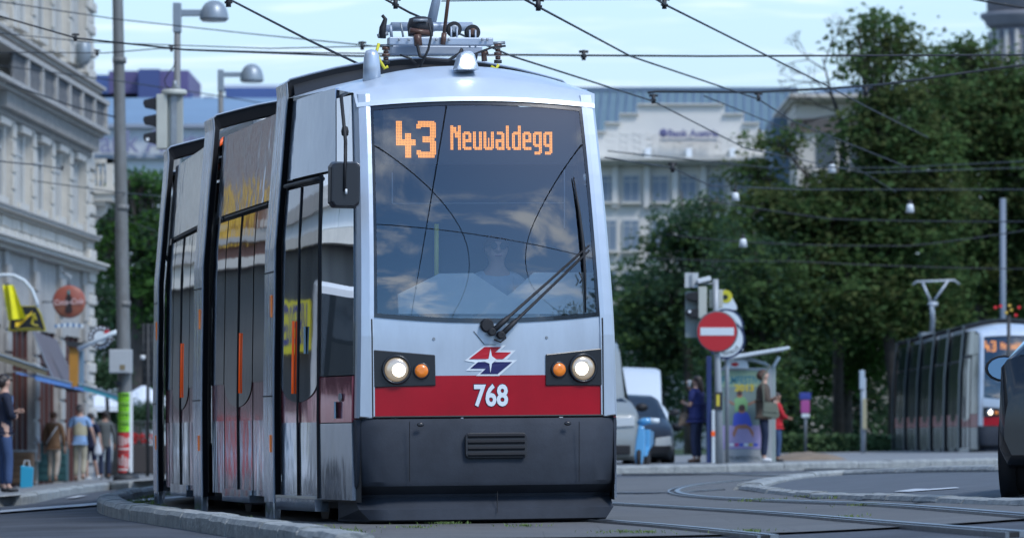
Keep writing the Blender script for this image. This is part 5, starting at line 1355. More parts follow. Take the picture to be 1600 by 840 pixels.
pf('printed_figure', [(235, 310), (270, 292), (310, 295), (335, 330), (335, 400), (240, 410)], mat('print_mint', (.22, .45, .20), .5))
pf('printed_figure', [(230, 430), (260, 412), (330, 412), (350, 440), (372, 520), (345, 520), (330, 505), (262, 508), (245, 520), (222, 515)], mat('print_blue', (.06, .10, .55), .5), -.037)
pf('printed_head', circ(275, 280, 22), skin_p, -.037); pf('printed_hair', circ(274, 266, 20), hair_p, -.039)
pf('printed_head', circ(292, 395, 27), skin_p, -.040); pf('printed_hair', circ(292, 378, 26), hair_p, -.042)
pf('printed_arm', [(150, 305), (160, 300), (235, 345), (232, 362)], skin_p); pf('printed_arm', [(400, 320), (408, 330), (340, 362), (338, 345)], skin_p)
pf('printed_legs', [(240, 520), (262, 508), (330, 505), (352, 520), (385, 570), (380, 610), (340, 540), (262, 540), (232, 610), (218, 580)], skin_p, -.035)
for i, m_ in enumerate((mat('print_blue'), m_sw, mat('print_pink', (.5, .05, .2), .5), mat('print_blue'), m_sw, mat('title_yellow'), mat('print_blue'))):
    pf('printed_stripe', [(160 + i * 37, 652), (193 + i * 37, 652), (193 + i * 37, 674), (160 + i * 37, 674)], m_)
kb('glass_wall', 1206, 1212, 724, 572, .0, 1.3, mat('shelter_glass', (.30, .36, .36), .1))
kb('blue_post', 1104, 1112, 727, 556, .0, .12, mat('post_navy', (.02, .04, .14), .5))
kb('marker_post', 1112, 1119, 727, 640, -.05, .03, m_sw); kb('orange_stripe', 1111.5, 1119.5, 681, 673, -.06, .04, orange)
b = MB(); P = [Lk(x, y) for x, y in ((1135, 556), (1180, 549), (1232, 541), (1233, 545), (1180, 554), (1136, 562))]
b.prism([(p.x, p.z) for p in P], -.3, 2.2, lambda x, y, d: Vector((x, d, y))); b.build('wing_roof', m_sw, ks, bevel=.01)
b = MB(); b.tube([Lk(1148, 562, .4), Lk(1175, 561, .4), Lk(1196, 567, .4), Lk(1209, 574, .4), Lk(1219, 556, .4)], .035, 8); b.build('roof_strut', m_sw, ks)
b = MB(); b.tube([Lk(1206, 727, .4), Lk(1206, 570, .4)], .04, 8); b.build('roof_post', steel, ks)
b = MB(); P = [Lk(x, y) for x, y in ((1130, 575), (1134, 566), (1142, 562), (1160, 562), (1168, 566), (1169, 575))]
b.prism([(p.x, p.z) for p in P], -.12, -.05, lambda x, y, d: Vector((x, d, y))); tb = b.build('emblem_board', m_sw, ks)
b = MB(); b.lathe([(.07, 0), (.07, .008)], Lk(1148, 569, -.12), 18, M=Mf @ Matrix.Diagonal((1, .55, 1))); b.build('emblem', mat('sign_red'), tb)
# small posts and signs on the right
def post_thing(name, label, px, Y, y0, y1, r, m, cat, extra=None):
    o = gp(px, Y, .02); t = thing(name, label, cat, o)
    b = MB(); b.tube([Vector((0, 0, 0)), W(px, y0, Y) - o], r, 10); b.build('post', m, t)
    if extra: extra(t, lambda x, y: W(x, y, Y) - o)
    return t
def ex1(t, Lq):
    b = MB(); a, c = Lq(1343, 608), Lq(1351, 578); b.bx(a.x, c.x, -.1, .1, a.z, c.z); b.build('post_head', mat('pale_blue', (.40, .50, .58), .5), t, bevel=.02)
    b = MB(); a = Lq(1350, 640); b.bx(a.x - .05, a.x + .06, -.15, -.1, a.z - .5, a.z + .3); b.build('notice', mat('notice_cream', (.4, .38, .25), .6), t)
post_thing('marker_post', 'slim pale post standing in front of the hedge', 1349, 128, 590, 0, .07, mat('post_pale', (.30, .36, .42), .5), 'post', ex1)
def ex2(t, Lq):
    for (x0, x1, y0, y1, m_) in ((1249, 1267, 624, 613, mat('sign_blue2', (.04, .06, .30), .5)), (1251, 1265, 645, 625, mat('sign_pink', (.40, .08, .28), .5)), (1252, 1265, 652, 646, m_sw)):
        b = MB(); a, c = Lq(x0, y0), Lq(x1, y1); b.bx(a.x, c.x, -.08, -.04, a.z, c.z); b.build('sign_plate', m_, t, bevel=.02)
post_thing('small_sign', 'small blue and pink sign post in front of the park trees', 1259, 140, 620, 0, .04, steel, 'sign', ex2)
post_thing('catenary_pole', 'slim grey catenary pole among the trees above the second tram', 1567, 147, 310, 0, .09, mat('pole_bluegrey', (.16, .20, .25), .5), 'pole')
def ex3(t, Lq):
    R = random.Random(2)
    for x, y, m_ in ((1555, 480, 0), (1563, 478, 0), (1572, 488, 1), (1580, 484, 1), (1587, 492, 0), (1577, 477, 1), (1592, 480, 0)):
        b = MB(); b.lathe([(.035, 0), (.035, .1)], Lq(x, y), 8, M=Mf); b.build('signal_lamp', [mat('red_lamp', (.5, .01, .02), .4, emit=(1, .02, .02), es=.08), mat('yellow_lamp', (.5, .35, .05), .4, emit=(1, .6, .05), es=.03)][m_], t)
post_thing('signal_post', 'post with small red and yellow lamps above the second tram cab', 1576, 104, 492, 0, .04, dark_steel, 'traffic light', ex3)

# ------------------------------------------------------------------ overhead wires
m_wire = mat('wire', (.015, .02, .025), .6)
NW = 0
def wire(label, pts, r, sag=0.0, cl=None, grp='overhead wires of the tram junction', sub=6):
    """pts: (px, py, Y) nodes"""
    P = [W(x, y, Y) for x, y, Y in pts]; o = P[0]
    t = thing('overhead_wire', label, 'wire', o, 0, grp)
    Q = []
    for a, c in zip(P, P[1:]):
        for i in range(sub): f = i / sub; Q.append(a.lerp(c, f) - o - Vector((0, 0, sag * 4 * f * (1 - f))))
    Q.append(P[-1] - o)
    b = MB(); b.tube(Q, r, 6); b.build('strand', m_wire, t)
    for (x, y, Y, s) in (cl or []):
        c = W(x, y, Y) - o; b = MB(); b.tube([c + Vector((-s * .9, 0, s * .7)), c + Vector((0, 0, s * .85)), c + Vector((s * .9, 0, s * .7))], s * .28, 6); b.tube([c + Vector((0, 0, s * .8)), c - Vector((0, 0, s * .9))], s * .4, 8); b.tube([c + Vector((-s * .6, 0, -s * .2)), c + Vector((s * .6, 0, -s * .2))], s * .2, 6); b.build('insulator', mat('insulator_dark', (.02, .022, .025), .5), t)
    return t
wire('cross wire running level across the sky at the height of the pantograph base', [(-20, 20, 60), (120, 60, 60), (290, 78, 58), (560, 88, 56), (800, 86, 56), (1100, 88, 56), (1610, 86, 58)], .012, 0, [(118, 59, 60, .05), (912, 87, 56, .06), (566, 72, 56, .05)])
wire('wire from the top left corner of the tram down to its roof', [(352, -4, 44), (480, 62, 41), (560, 100, 39)], .010, 0, [(357, 2, 44, .06)])
wire('contact wire falling from the top centre to the upper right trees', [(815, -3, 40), (985, 88, 52), (1185, 155, 66), (1240, 190, 72), (1420, 262, 92)], .010, 0, [(841, 8, 41, .055), (1185, 152, 66, .06)])
wire('contact wire falling from above the pantograph to the bank gable', [(598, -3, 38), (640, 20, 38), (800, 88, 46), (1020, 158, 60), (1165, 232, 76), (1350, 270, 100), (1600, 262, 120)], .010, 0, [(618, 6, 38, .045), (1021, 155, 60, .06)])
wire('contact wire from the upper right edge of the sky down into the tall tree', [(1020, -4, 44), (1040, 8, 45), (1280, 128, 62), (1360, 170, 72), (1450, 215, 90)], .010, 0, [(1038, 6, 45, .055), (1353, 143, 66, .06)])
wire('dark cross wire carrying two hangers in front of the bank roof', [(1012, 145, 62), (1026, 143, 62), (1180, 144, 64), (1300, 138, 66), (1380, 132, 67), (1500, 115, 68), (1610, 100, 68)], .018, 0)
wire('thin cross wire along the very top of the picture', [(690, 2, 44), (830, 0, 45), (1030, -1, 46)], .006)
wire('wire crossing the tower in the top right corner', [(1518, -2, 66), (1560, 6, 66), (1610, 14, 66)], .018)
wire('low wire from the tram to the lamp globes', [(945, 246, 70), (1050, 262, 76), (1110, 290, 82), (1250, 296, 92), (1600, 296, 110)], .012, 0, [(1051, 262, 76, .08)])
wire('level wire below the cream cornice through the tree', [(950, 236, 84), (1200, 262, 92), (1400, 262, 98), (1600, 252, 104)], .012)
wire('wire crossing the trees halfway down', [(1090, 310, 100), (1300, 342, 102), (1600, 346, 106)], .014, .02)
wire('second wire crossing the trees halfway down', [(1040, 366, 108), (1200, 380, 108), (1420, 384, 108), (1600, 360, 110)], .014, .02)
wire('faint wire crossing the trees above the stop', [(1000, 402, 112), (1240, 408, 112), (1600, 420, 114)], .013, .03)
wire('wire across the top left facade to the pole', [(-20, 0, 70), (180, 30, 76), (400, 54, 72), (580, 72, 60)], .009)
wire('second wire across the left facade', [(-20, 50, 70), (140, 66, 74), (420, 76, 66), (600, 72, 58)], .008)
wire('third wire across the left facade with a knot', [(-20, 82, 72), (165, 83, 74), (250, 76, 72), (440, 82, 64), (600, 84, 56)], .009, 0, [(152, 83, 74, .05), (268, 76, 70, .05)])
wire('wire sloping behind the pole above the office roof', [(-20, 100, 88), (180, 126, 92), (330, 148, 100), (460, 170, 110)], .011)
wire('wire sloping down past the pole to the signal', [(10, 130, 90), (120, 168, 94), (185, 184, 95)], .016)
wire('short wire in front of the fluted facade', [(-20, 250, 80), (60, 258, 84), (98, 264, 86)], .012, 0, [(97, 263, 86, .04)])
wire('faint wire above the left shop fronts', [(58, 283, 90), (180, 300, 94), (245, 306, 98)], .010)
wire('faint wire in front of the bright green tree', [(140, 338, 100), (200, 345, 100), (245, 362, 100)], .011)
wire('wire right of the bank across the teal roof', [(1100, 150, 72), (1250, 210, 84), (1400, 300, 100)], .009)
# contact wires running on over the track towards and past the camera
for i, (a, c) in enumerate((((-.3, 38, 5.25), (7.5, -30, 5.2)), ((.9, 52, 5.3), (4.2, -30, 5.2)), ((-2.4, 60, 5.6), (1.6, -30, 5.2)))):
    P = [Vector(a), Vector(a).lerp(Vector(c), .5) - Vector((0, 0, .05)), Vector(c)]
    Y0 = P[0]; t = thing('overhead_wire', ['contact wire over the track towards the camera', 'second contact wire over the track left of the camera', 'third contact wire over the left road'][i], 'wire', Y0, 0, 'overhead wires of the tram junction')
    if i == 0: b = MB(); b.tube([p - Y0 for p in P], .012, 6); b.build('strand', m_wire, t)
    else: b = MB(); b.tube([Vector((a[0] + (c[0] - a[0]) * f, a[1] + (c[1] - a[1]) * f, 5.4 + f * .0)) - Y0 for f in (.45, .7, 1)], .012, 6); b.build('strand', m_wire, t)
for lb, P in (('curved contact wire bending left above the track before the tram', [(-9, 36, 5.5), (-2.5, 33, 5.4), (1.4, 29.5, 5.4), (3.2, 25, 5.4), (4.0, 18, 5.4), (3.6, 8, 5.4), (2.5, -12, 5.4)]),
              ('curved contact wire bending right above the track before the tram', [(2.9, 34, 5.45), (3.0, 31, 5.4), (3.9, 27.5, 5.4), (6.2, 24, 5.4), (10.5, 21, 5.4), (18, 18, 5.5)]),
              ('span wire hung across the street above the camera', [(-14, 26.5, 6.4), (-4, 27.2, 6.0), (3.4, 27.4, 5.85), (12, 26, 6.3)])):
    pp = [Vector(q) for q in P]
    for _ in range(3):
        q = [pp[0]]
        for a, c in zip(pp, pp[1:]): q += [a.lerp(c, .25), a.lerp(c, .75)]
        pp = q + [pp[-1]]
    t = thing('overhead_wire', lb, 'wire', pp[0], 0, 'overhead wires of the tram junction')
    b = MB(); b.tube([q - pp[0] for q in pp], .013, 6); b.build('strand', m_wire, t)
# lamps hung from wires
def hang(px, y0, y1, Y, label):
    o = W(px, y1, Y); t = thing('hanging_lamp', label, 'lamp', o, 0, 'small white lamps hung from the wires')
    s = 8 * Y / FPX
    b = MB(); b.lathe([(s * .85, 0), (s * .6, s * 1.5), (s * .35, s * 1.7)], (0, 0, 0), 12); b.build('shade', mat('lamp_white', (.70, .74, .76), .4), t)
    b = MB(); b.lathe([(s * .4, s * 1.7), (s * .5, s * 2.1), (s * .2, s * 2.4)], (0, 0, 0), 10); b.tube([(0, 0, s * 2.4), (0, 0, (y1 - y0) * Y / FPX)], s * .12, 5); b.build('hanger', black, t)
hang(1149, 280, 314, 84, 'upper white hanging lamp in front of the tall tree')
hang(1161, 362, 386, 84, 'lower white hanging lamp in front of the tall tree')
hang(1300, 256, 270, 98, 'bluish hanging lamp high in the tall tree')
hang(1422, 318, 332, 104, 'bluish hanging lamp in the middle of the right tree')
# wall lantern on the left building
o = W(130, 96, 126); t = thing('wall_lantern', 'grey wall lantern on the corner of the white building', 'lamp', o)
b = MB(); b.lathe([(.10, -.1), (.20, .02), (.20, .42), (.14, .5)], (0, 0, 0), 14); b.build('lantern', lamp_grey, t)
b = MB(); b.tube([(-.3, .1, -.15), (0, 0, -.15), (0, 0, -.08)], .05, 8); b.build('bracket', steel, t)

# ------------------------------------------------------------------ shop signs and awnings on the left
def at(px, py, Y): return W(px, py, Y)
o = at(108, 471, 120); t = thing('round_sign', 'round red Coca-Cola sign with dark bottle hanging on the white building', 'sign', o)
b = MB(); b.lathe([(.39, -.05), (.405, -.02), (.405, .02), (.36, .05), (.1, .07)], (0, 0, 0), 36, M=Mf); b.build('disc', mat('sign_disc_red', (.33, .055, .045), .4, col2=(.30, .14, .08), vscale=1.0), t)
b = MB(); b.prism([(-.075, -.27), (.075, -.27), (.085, -.20), (.06, -.05), (.085, .04), (.075, .10), (.03, .17), (.028, .25), (-.028, .25), (-.03, .17), (-.075, .10), (-.085, .04), (-.06, -.05), (-.085, -.20)], -.085, -.075, lambda x, y, d: Vector((x, d, y))); bo_ = b.build('bottle', mat('bottle_dark', (.03, .02, .02), .3), t)
b = MB(); b.prism([(-.03, .18), (.03, .18), (.028, .28), (-.028, .28)], -.095, -.086, lambda x, y, d: Vector((x, d, y))); b.build('bottle_neck', mat('bottle_teal', (.05, .25, .25), .3), bo_)
b = MB(); b.text('Coca-Cola', .19, lambda x, y, z: Vector((x + y * .2, -.10, y + x * .06 - .01)), bold=.004, sx=.9); b.build('lettering', mat('sign_pinkwhite', (.60, .45, .45), .5), t, fix=False)
b = MB(); b.tube([(-.02, .05, .38), (.03, .08, .62), (-.2, .1, .75)], .03, 6); b.tube([(-.4, .05, 0), (-.8, .3, 0)], .03, 6); b.build('bracket', steel, t)
o = at(108, 508, 120); t = thing('scalloped_awning', 'thin blue and white scalloped strip below the round red sign', 'awning', o)
for i in range(10):
    b = MB(); b.prism([(-.36 + i * .072, .06), (-.29 + i * .072, .06), (-.29 + i * .072, -.01), (-.325 + i * .072, -.05), (-.36 + i * .072, -.01)], 0, .02, lambda x, y, d: Vector((x, d, y - .3 * x * x))); b.build('scallop', [mat('scallop_blue', (.12, .22, .38), .6), m_sw][i % 2], t)
# arched tube with yellow cloth and the black and yellow sign
Yq = 100.0
o = at(0, 430, Yq); t = thing('yellow_banner', 'bright yellow cloth hanging from a curved white tube at the left edge', 'banner', o)
Lq = lambda x, y, d=0: at(x, y, Yq) - o + Vector((0, d, 0))
b = MB(); b.tube([Lq(-20, 434), Lq(5, 429), Lq(22, 430), Lq(38, 438), Lq(50, 452), Lq(57, 470), Lq(59, 480)], .032, 8); b.build('tube', m_sw, t)
b = MB(); b.grid(lambda a, c: Lq((4 + (12 + 26 * c) * 0) + (17 + 12 * c) * a + 8 * c * 1.0, 445 + 55 * c - 3 * a * c, .06 * math.sin(a * 9 + c * 2)), 16, 10); b.build('cloth', mat('cloth_yellow', (.78, .74, .02), .7, var=.12, vscale=4), t, fix=False)
b = MB(); b.grid(lambda a, c: Lq(24 + 26 * a, 503 - 18 * a * a + 8 * c - 6 * c * a, .05 * math.sin(a * 7)), 10, 4); b.build('cloth_tail', mat('cloth_amber', (.75, .50, .02), .7), t, fix=False)
o = at(42, 500, Yq + .4); t = thing('hanging_sign', 'black trapezoid shop sign with yellow border and running figure below the yellow cloth', 'sign', o)
def trap(k_): return [(x * k_, y * k_) for x, y in ((-.38, -.22), (.40, -.22), (.30, .12), (.20, .30), (-.26, .30), (-.36, .10))]
b = MB(); b.prism(trap(1), 0, .06, lambda x, y, d: Vector((x, d, y))); b.build('board', mat('sign_mustard', (.40, .34, .03), .5), t)
b = MB(); b.prism(trap(.9), -.01, 0, lambda x, y, d: Vector((x, d, y + .01))); b.build('face', mat('sign_black', (.012, .014, .02), .4), t)
b = MB()
for a_, c_, w_ in (((-.02, .08), (.18, .12), .03), ((.15, .10), (.10, -.08), .03), ((.15, .12), (.20, .0), .02), ((.10, -.08), (.24, -.12), .02), ((-.2, -.17), (.28, -.17), .012)):
    b.tube([(a_[0], -.015, a_[1]), (c_[0], -.015, c_[1])], w_, 5)
b.build('figure', mat('sign_mustard'), t)
# round black and white sign with a white tube lamp
o = at(157, 527, 108); t = thing('round_sign', 'round black and white sign ring with red dot behind a white tube at the corner', 'sign', o)
b = MB(); b.lathe([(.27, -.02), (.27, .02)], (0, 0, 0), 28, M=Mf); dd = b.build('disc', mat('disc_dark', (.05, .03, .04), .5), t)
for i in range(16):
    a = 2 * PI * i / 16; b = MB(); b.box((.22 * math.cos(a), -.03, .22 * math.sin(a)), (.05, .01, .05), 0, M=Matrix.Rotation(-a, 3, 'Y')); b.build('letter_mark', m_sw, dd)
b = MB(); b.lathe([(.15, .02), (.15, .03)], (0, 0, 0), 20, M=Mf); b.build('centre', m_sw, dd)
b = MB(); b.lathe([(.07, 0), (.07, .01)], (.16, -.10, .1), 12, M=Mf); b.build('red_dot', mat('sign_red'), t)
b = MB(); b.tube([at(122, 545, 107.8) - o, at(172, 522, 107.8) - o, at(192, 515, 107.8) - o], .055, 10); b.build('tube_lamp', m_sw, t)
# orange pillar sign, blue strip
def slab(name, label, cat, Y, pts, dep, m, loc_=None):
    P = [at(x, y, Y) for x, y in pts]; o = P[0]; t = thing(name, label, cat, o)
    b = MB(); b.prism([(p.x - o.x, p.z - o.z) for p in P], 0, dep, lambda x, y, d: Vector((x, d, y))); b.build('board' if cat == 'sign' else 'cover', m, t, bevel=.01); return t, o
t, o = slab('pillar_sign', 'tall orange pillar sign by the shop corner', 'sign', 112, [(108, 604), (121, 604), (122, 545), (108, 540)], .3, mat('sign_orange', (.42, .20, .03), .5, var=.1))
b = MB(); b.prism([(-.03, .94), (.36, .9), (.36, 1.02), (-.1, 1.05)], -.1, .3, lambda x, y, d: Vector((x, d, y))); b.build('cap', dark_steel, t)
slab('pillar_sign', 'narrow pale blue strip right of the orange pillar sign', 'sign', 112.4, [(122, 604), (130, 604), (130, 547), (122, 547)], .3, mat('sign_paleblue', (.16, .26, .36), .5))
def awning(label, m, A, B, drop, out, Ystep=None):
    """A, B: (px, py, Y) ends of the upper edge"""
    a, c = at(*A), at(*B); t = thing('awning', label, 'awning', a)
    e = Vector((out, -out * .2, -drop))
    b = MB(); b.grid(lambda u, v: (c - a) * u + e * v + Vector((0, 0, -.05 * math.sin(PI * v))), 10, 5); b.grid(lambda u, v: (c - a) * u + e + Vector((0, 0, -.12 * v)), 10, 1); b.build('canvas', m, t, fix=False)
    b = MB(); b.tube([e, (c - a) + e], .025, 6); b.tube([(0, 0, 0), e], .015, 5); b.tube([c - a, (c - a) + e], .015, 5); b.build('awning_frame', steel, t)
awning('sky blue awning strip above the walking people', mat('awning_blue', (.10, .25, .60), .6, var=.06), (20, 580, 96), (112, 602, 122), .05, .45)
awning('teal awning strip by the corner', mat('awning_teal', (.03, .24, .30), .6), (122, 598, 112), (176, 615, 116), .04, .12)
awning('olive awning at the left edge', mat('awning_olive', (.13, .11, .06), .7, var=.1), (-60, 530, 92), (50, 566, 96), .15, .3)
awning('folded grey violet awning above the blue one', mat('awning_violet', (.12, .105, .12), .7, var=.12), (50, 515, 108), (88, 530, 118), 1.15, .5)
awning('dark red awning edge beside the orange pillar', mat('awning_wine', (.10, .012, .02), .7), (90, 596, 118), (118, 598, 122), .12, .2)
# cafe umbrellas, white
def umbrella(px, Y, y, w, label, m=None):
    o = gp(px, Y, .12); t = thing('cafe_umbrella', label, 'umbrella', o, 0, 'white cafe umbrellas on the pavement')
    top = W(px, y, Y).z - o.z; r = w * Y / FPX / 2; n = 8
    b = MB(); vs = [(0, 0, top)] + [(r * math.cos(2 * PI * i / n), r * math.sin(2 * PI * i / n), top - .55) for i in range(n)] + [(r * math.cos(2 * PI * i / n), r * math.sin(2 * PI * i / n), top - .72) for i in range(n)]
    b.add(vs, [(0, 1 + i, 1 + (i + 1) % n) for i in range(n)] + [(1 + i, 1 + (i + 1) % n, 9 + (i + 1) % n, 9 + i) for i in range(n)]); b.build('canopy', m or mat('umbrella_white', (.62, .66, .70), .7), t, fix=False)
    b = MB(); b.tube([(0, 0, 0), (0, 0, top)], .025, 8); b.build('pole', steel, t)
umbrella(150, 150, 606, 90, 'white cafe umbrella behind the walking men'); umbrella(225, 158, 600, 90, 'white cafe umbrella right of the bill covered pole')
umbrella(195, 175, 612, 90, 'white cafe umbrella farther back between the others')
# dark plants, parapets, fences
for i, (px, Y, y, s) in enumerate(((165, 142, 585, 26), (172, 150, 640, 30), (232, 146, 650, 22))):
    ptree(['dark round shrub under the tube lamp', 'clipped shrub behind the walking men', 'small shrub by the railing'][i], px, Y, [(px, y, s, s * .8)], .12, 2200, 70 + i, 1, None, .06)
m_fence = mat('fence_paint', (.10, .12, .13), .5)
f = thing('railing', 'grey metal railing with red flower boxes between pole and tram', 'railing', gp(205, 118, .12)); o = f.location.copy()
for i in range(12):
    x = .0 + i * .085; b = MB(); b.tube([(x, 0, 0), (x, 0, 1.35)], .012, 5); b.build('rail_bar', m_fence, f)
for z in (.1, .75, 1.35): b = MB(); b.tube([(-.05, 0, z), (1.0, 0, z)], .02, 6); b.build('rail', m_fence, f)
R = random.Random(6); b = MB()
for i in range(60):
    p = Vector((R.uniform(0, .75), -.12 + R.uniform(-.05, .05), .93 + R.uniform(-.12, .14))); b.box(p, (.05, .05, .04), 0, R.random() * 3)
b.build('red_flowers', mat('flowers_red', (.45, .02, .02), .7), f, kind='stuff'); b = MB(); b.bx(-.0, .95, -.2, -.02, .1, .78); b.build('planter', mat('planter_dark', (.05, .045, .045), .8), f, bevel=.02)
o = gp(231, 112, .12); t = thing('lattice_mast', 'dark lattice mast with a lamp and cross arms beside the rear of the tram', 'mast', o)
Lw = lambda x, y: W(x, y, 112) - o
b = MB(); b.tube([(0, 0, 0), Lw(231, 505)], .04, 8); b.tube([Lw(224, 505), Lw(224, 600)], .018, 6); b.tube([Lw(238, 505), Lw(238, 600)], .018, 6); b.build('post', dark_steel, t)
for i, y in enumerate(range(508, 604, 13)):
    b = MB(); b.tube([Lw(220, y), Lw(242, y)], .016, 5); b.build('cross_arm', dark_steel, t)
b = MB(); b.bx(Lw(222, 0).x, Lw(240, 0).x, .02, .05, Lw(0, 602).z, Lw(0, 506).z); b.build('panel', mat('panel_black', (.015, .02, .025), .4), t)
b = MB(); b.lathe([(.06, -.05), (.06, .05)], Lw(223, 558), 10); b.build('lamp', white_plastic, t)
o = gp(40, 112, .12)
for i, (px, Y, w_, h_, m_, lb) in enumerate(((75, 119, .9, 1.0, mat('box_teal', (.03, .10, .11), .5), 'dark teal kiosk counter behind the girl'), (30, 112, .6, .8, mat('crate_brown', (.15, .09, .05), .7), 'brown crate beside the woman in the blue jacket'))):
    q = gp(px, Y, .12); t = thing('kiosk_counter' if i == 0 else 'crate', lb, 'counter' if i == 0 else 'crate', q)
    b = MB(); b.bx(-w_ / 2, w_ / 2, 0, .6, .05, h_); b.build('body', m_, t, bevel=.02); b = MB(); b.bx(-w_ / 2 - .03, w_ / 2 + .03, -.03, .63, h_, h_ + .04); b.build('top', steel, t)
    for k_ in range(5): b = MB(); b.bx(-w_ / 2 + .02, w_ / 2 - .02, -.02, 0, .1 + k_ * h_ / 5.5, .1 + k_ * h_ / 5.5 + h_ / 7); b.build('board', m_, t)
q = gp(20, 95, .12); t = thing('shopping_bag', 'bright turquoise bag standing behind the woman in jeans', 'bag', q + Vector((.25, 0, 0)))
b = MB(); b.prism([(-.11, 0), (.13, 0), (.15, .42), (-.10, .45)], 0, .12, lambda x, y, d: Vector((x, d, y))); b.build('bag_body', mat('bag_turquoise', (.02, .30, .48), .5), t, bevel=.02); b = MB(); b.tube([(-.05, .05, .42), (-.02, .05, .55), (.06, .05, .55), (.08, .05, .42)], .01, 5); b.build('handle', m_sw, t)

